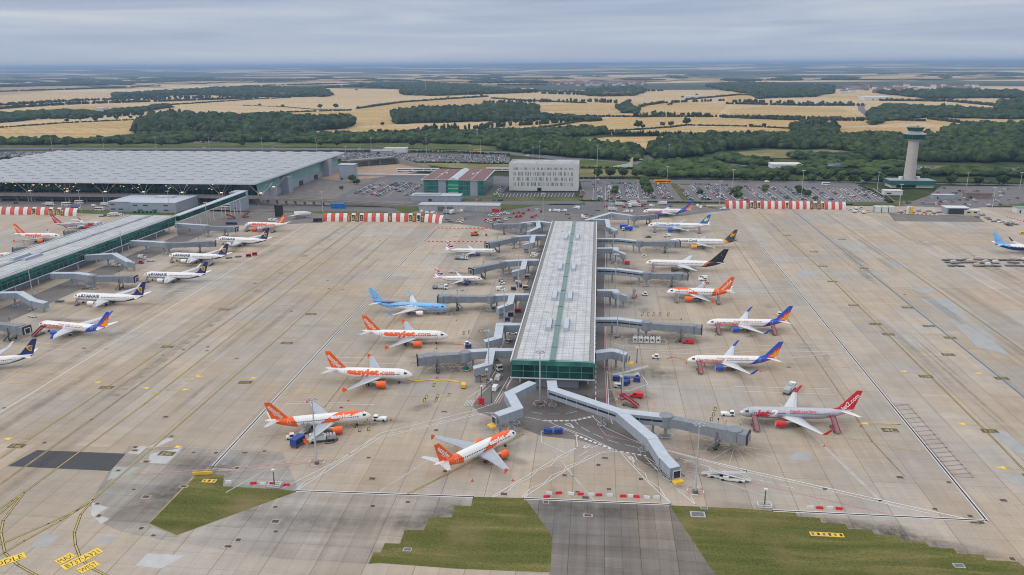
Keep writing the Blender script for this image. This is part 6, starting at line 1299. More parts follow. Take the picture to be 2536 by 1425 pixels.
for v in [('fuel',1143,643,0,'white fuel truck below the farther regional jet'),('fuel',1090,716,0,'white fuel truck below the nearer regional jet'),('fuel',800,1093,200,'fuel truck under the wing of the orange-nosed jet with blue carts'),
('tug',941,1041,180,'white pushback tug at the nose of the orange-nosed jet with fuel truck'),('tug',1802,1029,0,'white tug hitched in front of the silver jet'),('tug',1740,695,20,'white tug left of the fin of the right-hand orange-nosed jet'),('stug',1158,856,30,'small white tug at the nose of the longer orange-lettered jet'),
('stug',721,1087,200,'white baggage tug pulling the blue carts'),('cart_blue',738,1104,70,'dark blue baggage cart behind the white tug, beside the tall mast',1.5),('cart_blue',1357,1074,170,'left one of two blue carts inside the red hexagon'),('cart_blue',1383,1074,190,'right one of two blue carts inside the red hexagon'),
('cart_blue',1526,943,170,'leftmost blue cart under the grey conveyor right of the pier head'),('cart_blue',1552,945,175,'middle blue cart under the grey conveyor'),('cart_blue',1577,946,175,'rightmost blue cart by the grey conveyor'),('cart_blue',1547,955,180,'front blue cart beside the white generator'),('gpu',1531,960,170,'white generator in front of the blue carts right of the pier head'),
('van_red',1576,984,165,'red van on the road right of the pier head'),('van_red',1704,851,170,'red van beside the row of white ducts'),('van_white',1235,939,80,'farther white van on the lane left of the pier head'),('van_white',1227,965,82,'nearer white van on the lane left of the pier head'),('truck_brown',1232,915,300,'white tipper truck with brown load left of the pier head'),
('van_white',1741,691,180,'white van behind the wing of the right-hand orange-nosed jet'),('car_white',1749,703,170,'small white car at the fin of the right-hand orange-nosed jet'),('stug',1624,888,170,'small white tug hitched to the nearer sunburst-tailed jet'),('stug',1597,732,170,'white tug towing toward the right-hand orange-nosed jet'),
('stairs_grey',1572,733,80,'free-standing grey stairs left of the right-hand orange-nosed jet'),('cart_blue',1551,951,5,'rear blue cart half hidden by the conveyor'),('fuel',1955,970,60,'dark fuel truck behind the wing of the silver jet'),('tug',1937,782,180,'white loader behind the farther sunburst-tailed jet'),
('belt',1126,676,0,'belt loader at the belly of the nearer regional jet'),('stairs_grey',1155,706,-100,'pale belt steps under the nearer regional jet'),('belt',757,1070,75,'orange belt loader at the hold of the jet with the fuel truck'),('cart_blue',1272,719,0,'dark blue baggage box beside a white van, left of the pier'),('cart_blue',1287,712,20,'small blue cart behind the dark blue box, left of the pier'),('cart_yellow',1301,717,0,'cream and yellow cart left of the pier'),
('van_white',1240,719,5,'white van below the left bridges, beside the blue boxes'),('gpu',1283,703,0,'white equipment box near the blue boxes, left of the pier'),('stug',1244,704,0,'white tug beside the mast left of the pier'),('car_silver',1243,698,0,'silver car behind the nearer regional bridge stair'),('van_white',1329,622,10,'rear one of three white vans parked left of the pier'),('van_white',1325,632,10,'front one of three white vans parked left of the pier'),('van_white',1322,637,185,'white van side-on, left of the pier edge'),('cart_white',1306,690,0,'white box trailer behind the stair of the nearer regional bridge'),
('cart_blue',1256,796,0,'blue and white baggage box under the mast left of the pier'),('cart_blue',1265,784,10,'dark blue cart beside the light blue jet bridge stair'),('cart_red',1283,775,0,'red cart beside the pier near the light blue jet bridge'),('car_silver',1261,848,75,'black and silver car parked under the stub bridge'),('car_white',1270,827,0,'white car under the stub bridge left of the pier'),
('cart_blue',1160,863,10,'blue cart at the raised jet bridge corridor'),('gpu_yellow',1190,933,0,'orange-yellow cylinder trolley below the raised bridge stair'),('gpu_yellow',1148,960,100,'cream and yellow hose trolley on the stand'),('gpu_green',1226,768,0,'green box trolley under the light blue jet bridge'),('gpu_green',1153,917,90,'green post box beside the raised bridge'),
('stairs_grey',760,1073,-100,'grey steps at the hold of the jet with the fuel truck'),('cart_red',616,637,20,'left one of two red carts behind the harp-emblem jet'),('cart_red',631,633,25,'right one of two red carts behind the harp-emblem jet'),('dolly',567,640,30,'grey dolly nearest the harp-emblem jet tail'),('dolly',590,637,30,'grey dolly left of the red carts'),
('truck_blue',1548,568,0,'bright blue box truck behind the corner bridge'),('truck_blue',1553,572,180,'blue and white truck front of the bright blue truck'),('van_white',1652,586,175,'white van between the two heart-emblem jets'),('cart_red',1553,655,180,'red cart below the short stub bridge'),('stug',1596,637,0,'white tug with orange trailer left of the white long jet'),('cart_blue',1512,579,0,'blue cart under the corner stub bridge'),
('car_grey',1605,589,180,'dark car above the grey-tailed jet bridge'),('car_silver',1576,563,180,'pale trolley car by the blue-tailed jet nose'),
('stairs_red',566,543,190,'fallen-looking red stairs behind the walkway, left one'),('stairs_red',614,538,60,'red stairs behind the orange tail, right one'),('cart_blue',574,557,0,'long blue cover by the left jet bridge',(2.6,1.2,1)),('truck_white',190,578-24,0,'orange-domed truck at the end of the far striped fence'),
('van_white',352,639,0,'cream van beside the humped stub bridge'),('belt',372,648,200,'white belt loader by the harp-emblem jet nose'),('stug_red',350,653,0,'small red tug by the humped stub bridge'),('van_white',288,659,0,'white pickup under the humped stub bridge'),('belt',82,786,-20,'white belt frame lying left of the sunburst-tailed jet'),('stairs_grey',205,717,200,'grey tow frame ahead of the nearest whole harp-emblem jet'),('dolly',148,748,0,'dark small dolly near the zigzag stub bridge'),
('stairs_grey',258,0+544,0,'x')]:
    if v[4]!='x': veh(*v) if v[0]!='cart_blue' or len(v)>5 else veh(*v,.85)
# front and rear steps placed against the jets
def steps(key,pi,frac,label,side=1,sc=1):
    o,tk,nose,ang,s=PLANES[pi]; T=TYPES[tk]; u=Vector((math.cos(ang),math.sin(ang),0)); n=Vector((-u.y,u.x,0))*side; dx=(T['R']*2.15+.45 if frac==0 else T['L']*.965-T['R']*4.0)*s
    q=nose-u*dx+n*(T['R']*s*.98+1.3); a=math.atan2(-n.y,-n.x); place(key,label,(q.x,q.y,0),a,group='passenger stairs',scale=(sc,sc**.5,(T['zc']-.5)/3.3*1.02))
steps('stairs_red',1,0,'long red steps at the front door of the left apron sunburst-tailed jet')
steps('stairs_grey',6,0,'white stairs at the front of the farthest orange-lettered jet'); steps('stairs_grey',6,1,'white stairs at the rear of the farthest orange-lettered jet'); steps('stairs_grey',4,1,'grey steps at the rear of the harp-emblem jet with red carts')
steps('stairs_grey',2,0,'short steps at the nose of the nearest whole harp-emblem jet',sc=.45); steps('stairs_grey',3,0,'short steps at the nose of the second nearest harp-emblem jet',sc=.45); steps('stairs_grey',4,0,'short steps at the nose of the harp-emblem jet with red carts',sc=.45)
steps('stairs_grey',18,0,'grey steps at the front door of the blue-tailed heart-emblem jet'); steps('stairs_grey',18,1,'grey steps at the rear door of the blue-tailed heart-emblem jet'); steps('stairs_grey',20,.0,'slim steps at the door of the long white jet')
steps('stairs_grey',21,0,'grey steps at the front of the right-hand orange-nosed jet'); steps('stairs_grey',21,1,'grey steps at the rear of the right-hand orange-nosed jet')
steps('stairs_red',22,0,'red steps at the front of the farther sunburst-tailed jet on the right'); steps('stairs_red',22,1,'red steps at the rear of the farther sunburst-tailed jet on the right'); steps('stairs_red',23,0,'red steps at the front of the nearer sunburst-tailed jet')
steps('stairs_red',24,0,'red steps at the front door of the silver jet'); steps('stairs_red',24,1,'red steps at the rear door of the silver jet')
# red stairs and conveyors near the pier head
veh('stairs_red',1546,1003,150,'red stairs parked under the mast at the longest bridge')
veh('belt',1560,933,15,'long grey conveyor above the blue carts',(1.9,1.5,1.5)); veh('belt',1790,1183,-8,'white belt conveyor left one, beside the nearest right mast',(1.7,1.3,1)); veh('belt',1808,1189,170,'white belt conveyor right one, beside the nearest right mast',(1.6,1.3,1))
# apron equipment behind the pier
rv=random.Random(21)
EQ=[('stug_red',[(1272,531),(1284,529),(1296,531),(1289,538),(1279,539),(1309,522),(1318,540),(1328,536),(1340,526),(1500,513),(1545,515),(1592,512),(1573,509)],'red'),
('stug',[(1213,537),(1222,535),(1232,536),(1240,532),(1250,529),(1258,532),(1228,545),(1208,550),(1216,553),(1253,546),(1235,549),(1135,551),(1145,553),(1145,546)],'white'),
('cart_red',[(1184,523),(1192,523),(1201,523),(1225,546),(1236,546),(1205,549)],'red'),
('van_white',[(1362,524),(1373,524),(1385,524),(1397,524),(1433,517),(1426,516),(1550,526),(1564,526),(1442,538),(1449,541),(1615,512),(1727,512),(1735,516),(1790,519),(1045,526),(1060,529),(1075,530),(1112,529),(1140,525)],'white'),
('dolly',[(1240,552),(1263,540),(1452,532),(1465,535),(1600,517),(1625,519),(1640,516),(1660,512),(1760,514),(1770,516),(1690,518),(1108,545),(1115,550),(1150,543),(1480,522),(1405,532),(1410,541),(1700,514),(1745,511)],'grey'),
('truck_white',[(1535,510),(1565,507),(1575,512),(1517,523),(1560,514),(1120,530),(1640,508)],'pale'),
('truck_red',[(1590,507),(1110,530)],'red-cabbed')]
where=lambda x:'beside the low service shed' if x<1180 else ('in the red tug lot' if x<1340 else ('just behind the pier end' if x<1480 else ('behind the farthest sunburst jet' if x<1680 else 'in line near the right striped fence')))
nmz={'stug_red':'tug','stug':'baggage tug','cart_red':'cart','van_white':'van','dolly':'flat dolly','truck_white':'truck','truck_red':'truck'}
def ordi(n): return ['first','second','third','fourth','fifth','sixth','seventh','eighth','ninth','tenth','eleventh','twelfth','thirteenth','fourteenth','fifteenth','sixteenth','seventeenth','eighteenth','nineteenth','twentieth'][n]
for key,pts,c in EQ:
    cnt={}
    for x,y in sorted(pts):
        w=where(x); cnt[w]=cnt.get(w,0)+1; veh(key,x,y,rv.choice((0,90,80,170,185)),'%s %s %s, %s from the left'%(c,nmz[key],w,ordi(cnt[w]-1)))
# left forecourt, terminal undercroft buses
for k,(x,y,key) in enumerate(((22,514,'car_white'),(125,510,'truck_white'),(165,510,'bus_white'),(197,505,'bus_white'),(235,512,'van_white'),(262,511,'truck_white'),(248,522,'bus_white'),(190,521,'truck_blue'),(490,500,'bus_white'),(560,514,'bus_white'),(110,505,'car_white'),(205,502,'car_grey'),(40,505,'car_black'),(470,506,'car_silver'),(540,505,'bus_white'))):
    nm={'car_white':'white car','truck_white':'white truck','bus_white':'white minibus','van_white':'white van','truck_blue':'blue box truck','car_grey':'grey car','car_black':'black car','car_silver':'silver car'}[key]
    veh(key,x,y,rv.choice((0,180,5)),'%s in the yard under the viaduct, %s from the left'%(nm,ordi(k)),group='vehicles in the terminal yard')
veh('truck_white',280,536,200,'white tanker parked behind the cargo building fence',group='vehicles behind the left pier'); veh('dolly',252,537,0,'red and grey trailer behind the far end of the left pier',group='vehicles behind the left pier'); veh('gpu_green',262,536,0,'pale green unit behind the far end of the left pier',group='vehicles behind the left pier'); veh('van_white',300,535,0,'white van behind the far end of the left pier',group='vehicles behind the left pier')
for k in range(6): veh('gpu_green',332+k*10,528,90,'dark green bin, %s in the row in front of the cargo building'%ordi(k),group='dark bins by the cargo building')
# right-hand equipment stand
k=0
DL=[]
for i,x in enumerate(range(2340,2536,13)):
    for j,y in enumerate((645,652,660)):
        xx=x+j*7+rv.uniform(-2,2)
        if rv.random()<.85: DL.append((xx,y+rv.uniform(-1,1)))
cn=[0,0,0]
for xx,y in DL:
    j=0 if y<648.5 else (1 if y<656 else 2); cn[j]+=1; veh(rv.choice(('dolly',)*8+('dolly_load','dolly_pink')) ,xx,y,rv.choice((0,10,-8)),'cargo dolly, %s row of the long dolly stand, %s from the left'%(('back','middle','front')[j],ordi(cn[j]-1)),group='cargo dollies on the right-hand stand')
for i,(x,y) in enumerate([(2105,522),(2116,527),(2127,524),(2138,529),(2150,526),(2120,519),(2132,518)]): veh('dolly_load' if i%2 else 'stug',x,y,rv.choice((0,90)),'%s item of the small vehicle cluster right of the striped fence'%ordi(i),group='equipment right of the striped fence')
for i,(x,y) in enumerate([(2230,528),(2245,524),(2260,527),(2275,524),(2290,528),(2300,524),(2312,529),(2325,527),(2420,538),(2432,534),(2445,541),(2452,545),(2462,550),(2470,546),(2500,560),(2515,557)]): veh('dolly' if i%3 else 'dolly_pink',x,y,rv.choice((0,15,90)),'%s dolly from the left in the line below the control tower'%ordi(i),group='dollies below the control tower')
for i,(x,y) in enumerate([(2478,552),(2500,556),(2530,580)]): veh(('tug','fuel','gpu_yellow')[i],x,y,20,('pale tug at the top of the right stand','long pale truck at the top of the right stand','yellow unit near the blue-tailed jet at the right edge')[i])
a=P(2190,526); 
for i in range(3):
    r=thing('white_container','white ribbed container, %s of three left of the tower mast'%('left','middle','right')[i],'container',(a.x-6+i*5.4,a.y,0),0,'white containers'); b=MB(); b.box(-2.4,2.4,-3,3,.1,5,offw); [b.box(x,x+.12,-3.06,3.06,.1,5.05,steel) for x in (-2.45,-1.2,0,1.2,2.33)]; b.build('casing',r); b=MB(); b.box(-2.2,2.2,-3.1,-3.0,.4,4.6,offw); b.build('door',r)
for x,m_,l in ((2248,offw,'white upright tank by the reddish dolly line'),(2256,yellow,'yellow upright tank by the reddish dolly line')):
    a=P(x,531); r=thing('storage_tank',l,'tank',(a.x,a.y,0)); b=MB(); b.tube((0,0,.4),(0,0,6),1.3,1.3,m_,12); b.tube((0,0,6),(0,0,6.6),1.3,.3,m_,12); b.build('vessel',r); b=MB(); b.box(-1.5,1.5,-1.5,1.5,0,.4,deck); b.build('plinth',r)
# road traffic
veh('bus_orange',1640,455,0,'orange coach on the tree-lined road behind the car park',(1.35,1.2,1.2),group='road traffic'); veh('bus_yellow',1183,377,0,'yellow and blue bus on the dual carriageway',group='road traffic'); veh('bus_white',2045,0+459,0,'x',group='road traffic')['label']='white minibus on the tree-lined road'
TR=[(90,370),(125,371),(198,367),(230,372),(505,366),(675,366),(750,367),(820,371),(890,369),(1118,375),(1306,387),(1340,390),(1466,397),(1588,397),(1560,397),(1740,395),(1035,401),(1075,402),(1170,404),(890,402),(1770,406),(1690,410),(2300,455),(2140,452),(1480,446),(1900,452)]
for i,(x,y) in enumerate(TR): veh('car_white' if i%4==0 else rv.choice(('car_silver','van_white','car_red','car_grey')),x,y,0 if i%2 else 180,'vehicle driving on the roads behind the airport, %s counted from the left'%(ordi(i) if i<20 else 'number '+['twenty-one','twenty-two','twenty-three','twenty-four','twenty-five','twenty-six'][i-20]),group='road traffic')
# excavator
def excav():
    a=P(1176,584); r=thing('excavator','orange excavator digging inside the red and white barrier square','excavator',(a.x,a.y,0),rad(-8)); b=MB(); b.box(-2.4,2.4,-1.6,-.9,0,.9,dark); b.box(-2.4,2.4,.9,1.6,0,.9,dark); b.build('tracks',r); o2=mat('digger_orange',(.75,.14,.03),.45)
    b=MB(); b.box(-2.8,1.6,-1.4,1.4,1.0,2.3,o2); b.box(-2.8,-1.2,-1.3,1.3,2.3,2.8,o2); b.build('body',r); b=MB(); b.box(.1,1.6,-1.35,-.2,2.3,3.3,glassd); b.box(0,1.7,-1.4,-.15,3.3,3.4,o2); b.build('cab',r)
    b=MB(); b.beam((1.2,.3,1.8),(4.4,.3,4.6),.5,.6,o2); b.beam((4.2,.3,4.6),(7.2,.3,4.9),.5,.5,o2); b.build('boom',r); b=MB(); b.beam((7.0,.3,5.0),(8.6,.3,1.4),.4,.4,o2); b.build('arm',r); b=MB(); b.hexa([(7.9,-.4,.2),(9.1,-.4,.2),(9.1,1,.2),(7.9,1,.2),(7.7,-.4,1.4),(9.0,-.4,1.6),(9.0,1,1.6),(7.7,1,1.4)],dsteel); b.build('bucket',r)
excav()
def barriers(pts,label):
    r=thing('barrier_line',label,'barrier',P(*pts[0])); g=P(*pts[0]); b=MB(); k=0
    for p,q in zip(pts,pts[1:]):
        a,c=P(*p),P(*q); L=(c-a).length; n=int(L/1.5)
        for i in range(n): u=a.lerp(c,i/n)-g; v=a.lerp(c,(i+.85)/n)-g; b.beam(u,v,.35,.6,red if k%2 else offw); k+=1
    b.build('barrier_blocks',r,kind='stuff') if False else b.build('barrier_blocks',r)
barriers([(1272,568),(1083,566)],'far side of the red and white barrier square round the excavator'); barriers([(1080,567),(1052,597)],'left side of the red and white barrier square round the excavator'); barriers([(1054,599),(1232,600)],'near side of the red and white barrier square round the excavator')
barriers([(2225,530),(2322,534)],'red and white barrier row below the control tower'); barriers([(2485,535),(2512,543),(2536,550)],'curved red and white barrier row at the right edge')
# loose red and white blocks near the grass
bl=thing('barrier_block','x','barrier'); b=MB(); b.hexa([(-.9,-.35,0),(.9,-.35,0),(.9,.35,0),(-.9,.35,0),(-.85,-.2,.7),(.85,-.2,.7),(.85,.2,.7),(-.85,.2,.7)],offw); b.build('block',bl); proto('blockw',bl)
bl=thing('barrier_block','x','barrier'); b=MB(); b.hexa([(-.9,-.35,0),(.9,-.35,0),(.9,.35,0),(-.9,.35,0),(-.85,-.2,.7),(.85,-.2,.7),(.85,.2,.7),(-.85,.2,.7)],red); b.build('block',bl); proto('blockr',bl)
for grp,pts in (('between the two grass islands below the pier',[(1360,1224,'w'),(1384,1223,'r'),(1354,1232,'r'),(1414,1225,'w'),(1438,1226,'r'),(1464,1227,'w'),(1483,1228,'r'),(1510,1229,'w'),(1543,1231,'r'),(1562,1231,'w'),(1576,1232,'r'),(1602,1234,'w'),(1626,1234,'w')]),('above the left grass island',[(566,1196,'w'),(628,1199,'r'),(651,1200,'w'),(670,1200,'r'),(710,1203,'r')]),('beside the right grass island',[(2007,1259,'w'),(2030,1260,'r'),(2055,1260,'w'),(2078,1262,'r')])):
    c={'w':0,'r':0}
    for x,y,k in pts: c[k]+=1; veh('block'+k,x,y,random.uniform(-15,15),'%s plastic barrier block %s, %s from the left'%({'w':'white','r':'red'}[k],grp,ordi(c[k]-1)),group='red and white barrier blocks')
# duct rack, conveyor frames, signs
def duct():
    a=P(1601,849); r=thing('duct_rack','row of white ventilation ducts on a fenced plinth right of the pier','equipment',(a.x,a.y,0)); b=MB(); b.box(-8,8,-1.6,1.6,0,.3,deck); b.build('plinth',r); b=MB()
    for i in range(5): x=-5+2.5*i; b.box(x-1,x+1,-.9,.9,.3,2.4,offw); b.poly([(x-.7,-.92,1.2),(x+.7,-.92,1.2),(x,-.92,2.1)],dark); b.tube((x-.5,0,2.4),(x-.5,0,3.0),.3,.3,offw,8); b.tube((x+.5,0,2.4),(x+.5,0,3.0),.3,.3,offw,8)
    b.build('duct_unit',r); b=MB()
    for s in (-2.6,2.6): b.beam((-8,s,.8),(8,s,.8),.1,.12,offw)
    for s in (-9.4,9.4): b.beam((s,0,.8),(s-math.copysign(1.6,s),2.5,.8),.1,.12,offw); b.beam((s,0,.8),(s-math.copysign(1.6,s),-2.5,.8),.1,.12,offw)
    b.build('guard_rail',r)
duct()
for x,y,l in ((1493,1030-6,'x'),):pass
def post(px,py,h,label,head=offw,rail=True):
    a=P(px,py); r=thing('marker_post',label,'post',(a.x,a.y,0),0,'equipment posts'); b=MB(); b.tube((0,0,0),(0,0,h),.22,.16,dsteel,6); b.build('pole',r); b=MB(); b.box(-.5,.5,-.4,.4,h,h+.5,head); b.build('head',r)
    if rail: b=MB(); [b.box(-1.9,1.9,y_-.1,y_+.1,z,z+.25,offw) for y_ in (-1,1) for z in (.2,.8)]; b.box(-1.9,-1.7,-1,1,.3,.9,offw); b.box(1.7,1.9,-1,1,.3,.9,offw); b.build('guard_frame',r)
for x,y,h,l in ((680,1205,5,'short post in a white frame at the left grass island'),(1893,1255,5,'short post in a white frame at the right grass island'),(1193,1000,6.5,'dark post beside the red hydrant trolley left of the pier head'),(1577,900,6.5,'dark post beside the yellow door platform'),(1217,1000,9,'slim post beside the white vans at the pier head'),(1206,960,7,'post with white box near the two vans left of the pier head'),(1538,985,8,'post beside the red stairs at the longest bridge')): post(x,y,h,l,rail=y>1100)
# yellow guidance signs on the grass
def sign(px,py,w,h,label,flat=False,txt='',deg=0):
    a=P(px,py); r=thing('guidance_sign',label,'sign',(a.x,a.y,0),rad(deg)); b=MB(); b.box(-w/2,w/2,-.15,.15,.2,.2+h,yellow); b.build('board',r); b=MB(); [b.box(x-.08,x+.08,-.1,.1,0,.2,dsteel) for x in (-w*.4,w*.4)]; b.build('feet',r)
sign(502,1177,5.8,.9,'long orange-yellow sign board at the tip of the left grass island',deg=12)
def gmark(px,py,n,label,w=1.35):
    a=P(px,py); r=thing('ground_marker',label,'ground marker',(a.x,a.y,0)); 
    for i in range(n): b=MB(); b.box(i*w*1.05-n*w/2,i*w*1.05-n*w/2+w,-.9,.9,.04,.16,yellow); b.box(i*w*1.05-n*w/2+.35,i*w*1.05-n*w/2+w-.35,-.6,.6,.16,.19,lk if i%2 else dsteel); b.build('panel',r)
gmark(2046,1325,6,'row of yellow numbered ground panels on the right grass island'); gmark(518,1192,3,'cluster of small yellow ground panels on the left grass island')
for x,y,l in ((1009,1362,'x'),): pass
for x,y,w,l in ((1728,1275,2.0,'dark grate at the corner of the right grass island'),(1009,1362,1.1,'small grey cover in the middle grass island'),(1744,1259,1.0,'grey box at the top of the right grass island'),(2375,1402,1.3,'grey pit cover on the lower right grass')):
    a=P(x,y); b=MB(); b.box(-w,w,-w*.7,w*.7,0,.10,steel); b.box(-w*.8,w*.8,-w*.5,w*.5,.1,.14,dsteel); b.build('grass_pit_cover',loc=(a.x,a.y,.04),label=l,cat='cover')
a=P(552,1170); r=thing('railing','white railing at the top of the left grass island','railing',(a.x,a.y,0)); b=MB(); b.tube((-3,0,1),(3,0,1),.08,.08,offw,5); b.tube((-3,0,.55),(3,0,.55),.06,.06,offw,5); b.build('rails',r); b=MB(); [b.tube((x,0,0),(x,0,1),.07,.07,offw,5) for x in (-3,-1,1,3)]; b.build('posts',r)
# engine test stand / tank behind orange tail
a=P(745,540); r=thing('fuselage_trainer','white cylindrical training fuselage on legs near the middle striped fence','training rig',(a.x,a.y,0),rad(20)); b=MB(); b.loft([[(x,2.2*math.cos(t)*k,3.2+2.2*math.sin(t)*k) for t in np.linspace(0,2*PI,14,endpoint=False)] for x,k in ((-5,.9),(-4.6,1),(3.5,1),(6.5,.7),(8.5,.3))],offw); b.build('barrel',r); b=MB(); [b.box(x-.2,x+.2,-1.5,1.5,0,1.6,dsteel) for x in (-3,3)]; b.build('legs',r); b=MB(); b.box(7,11,-.1,.1,3,3.4,steel); b.plate([(-10,-9,3.4),(-2,0,3.0),(2,0,3.0),(-7,-9,3.4)],.2,offw,axis=(0,0,1)); b.build('stub_wing',r)
a=P(692,538); r=thing('blast_screen','tall dark screen box behind the orange tail of the farthest orange-lettered jet','screen',(a.x,a.y,0)); b=MB(); b.box(-3,3,-1.5,1.5,0,10,black); b.build('panel',r); b=MB(); b.box(-3.3,3.3,-2,2,0,.5,deck); b.build('base',r)
for x in (672,684): veh('van_white',x,548,20,'white van %s the dark screen box'%('left of' if x==672 else 'right below'))
a=P(787,549); r=thing('dark_container','black container at the left end of the middle striped fence','container',(a.x,a.y,0),rad(15)); b=MB(); b.box(-3.4,3.4,-1.3,1.3,0,2.7,black); b.build('casing',r); b=MB(); b.box(3.4,3.45,-1.1,1.1,.2,2.5,dsteel); b.build('door',r)
a=P(838,516); r=thing('blue_container','bright blue container on the grass by the viaduct','container',(a.x,a.y,0)); b=MB(); b.box(-6,6,-2,2,0,4.4,midblue); [b.box(x-.1,x+.1,-2.08,2.08,0,4.45,blue) for x in np.arange(-5.5,6,1.8)]; b.build('casing',r); b=MB(); b.box(-2,-.5,-2.1,-2,0,2.2,blue); b.build('door',r)
# tow hoses, dolly hoses
def hose(pts,m,label,rr_=.12):
    q=[P(*p) for p in pts]; b=MB()
    for u,v in zip(q,q[1:]): b.tube((u.x,u.y,.2),(v.x,v.y,.2),rr_,rr_,m,5)
    b.build('hose',label=label,cat='hose')
hose([(1010,942),(1040,946),(1060,941),(1085,944),(1110,943),(1138,948)],yellow,'long yellow hose on the stand in front of the shorter orange-lettered jet',.3)
hose([(820,1090),(835,1086),(837,1091),(826,1098),(805,1100)],dark,'black hose loop beside the fuel truck')
hose([(1650,890),(1665,885),(1680,888),(1700,893)],orange,'orange cord ahead of the nearer sunburst-tailed jet'); hose([(1116,852),(1130,854),(1150,855)],orange,'orange cord ahead of the longer orange-lettered jet')
hose([(1100,786),(1150,784),(1210,782),(1235,779)],offw,'long white hose below the light blue jet bridge'); hose([(1218,641),(1250,634),(1290,625)],offw,'long white hose below the farther regional bridge'); hose([(1212,698),(1240,692)],offw,'short white hose below the nearer regional bridge')
# hydrant trolley rack
a=P(1165,1004); r=thing('hydrant_trolley','red hydrant cylinders on a white rack left of the pier head','equipment',(a.x,a.y,0)); b=MB(); [b.tube((3.2+dx,1.0,0),(3.2+dx,1.0,2.6),.5,.5,red,8) for dx in (0,1.2)]; b.build('cylinder',r); b=MB(); [b.beam((-2+i*.5,-1.5,.2),(-1.6+i*.5,1.3,1.4),.12,.12,offw) for i in range(7)]; b.build('rack',r)
# ---------------------------------------------------------------- people
def person(top,legs,pose=0):
    sk=[(0,0,.95),(0,0,1.2),(0,0,1.45),(0,0,1.56),(0,0,1.72),(.0,.17,1.42),(.05,.27,1.15),(.22,.30,.98),(0,-.17,1.42),(.02,-.27,1.15),(.15,-.29,.92),(0,.10,.90),(.10,.12,.50),(.05,.12,.06),(.20,.12,.03),(0,-.10,.90),(-.08,-.12,.50),(-.15,-.12,.06),(0,-.12,.03)]
    E_=[(0,1),(1,2),(2,3),(3,4),(2,5),(5,6),(6,7),(2,8),(8,9),(9,10),(0,11),(11,12),(12,13),(13,14),(0,15),(15,16),(16,17),(17,18)]
    R_=[.15,.15,.16,.06,.11,.07,.05,.035,.07,.05,.035,.10,.07,.05,.04,.10,.07,.05,.04]
    me=bpy.data.meshes.new('person'); me.from_pydata(sk,E_,[]); o=bpy.data.objects.new('person',me); COL.objects.link(o); md=o.modifiers.new('s','SKIN'); me.skin_vertices[0].data[0].use_root=True
    for i,r in enumerate(R_): me.skin_vertices[0].data[i].radius=(r,r)
    sb=o.modifiers.new('b','SUBSURF'); sb.levels=1; dg=bpy.context.evaluated_depsgraph_get(); m2=bpy.data.meshes.new_from_object(o.evaluated_get(dg)); o.modifiers.clear(); o.data=m2
    m2.materials.clear(); [m2.materials.append(m) for m in (top,legs,skin,mat('dark_hair',(.05,.03,.02),.8))]
    for p in m2.polygons:
        z=p.center.z; p.material_index=1 if z<.93 else (0 if z<1.50 else 2)
        if z>.85 and z<1.0 and abs(p.center.y)>.24: p.material_index=2
        if z>1.74 : p.material_index=3
        p.use_smooth=True
    return o
proto('pg',person(hivis,navy)); proto('po',person(mat('hi_vis_orange',(.85,.22,.03),.6),mat('hi_vis_orange',(.85,.22,.03),.6)))
for key,x,y,z,dg_,l in (('pg',1129,704,0,0,'person in a green hi-vis jacket under the wing of the nearer regional jet'),('pg',1203,694,0,90,'person in yellow hi-vis at the nose of the nearer regional jet'),('po',1192,698,0,180,'person in orange hi-vis by the nose wheel of the nearer regional jet'),('po',1798,1050,0,40,'person in full orange hi-vis below the white tug by the silver jet'),('pg',1834,1054,0,200,'person in yellow hi-vis between the silver jet steps and the open cab'),('pg',758,1095,0,60,'person in yellow hi-vis at the belt loader of the jet with the fuel truck'),('pg',1772,833,0,0,'person in yellow hi-vis beside the red steps of the farther sunburst jet'),('pg',1806,1030,1.5,90,'person in yellow hi-vis riding on the white tug by the silver jet'),('pg',93,723,0,0,'person in yellow hi-vis under the left pier near the mast')):
    a=P(x,y); place(key,l,(a.x,a.y,z),rad(dg_),group='people working on the apron',cat='person')
for i,(x,y) in enumerate(((968,1041),(1170,1192),(1270,1191),(1700,900),(1640,722),(1380,930),(862,993),(1130,795),(1240,835),(1745,905),(1884,921),(2041,1106),(2132,1057))):
    a=P(x,y); r=thing('traffic_cone','small orange cone on the concrete, %s from the left'%ordi(sorted([q[0] for q in ((968,1),(1170,1),(1270,1),(1700,1),(1640,1),(1380,1),(862,1),(1130,1),(1240,1),(1745,1),(1884,1),(2041,1),(2132,1))]).index(x)),'cone',(a.x,a.y,0),0,'traffic cones'); b=MB(); b.tube((0,0,.05),(0,0,.9),.26,.05,orange,8); b.build('body',r); b=MB(); b.box(-.35,.35,-.35,.35,0,.05,dark); b.build('base',r)
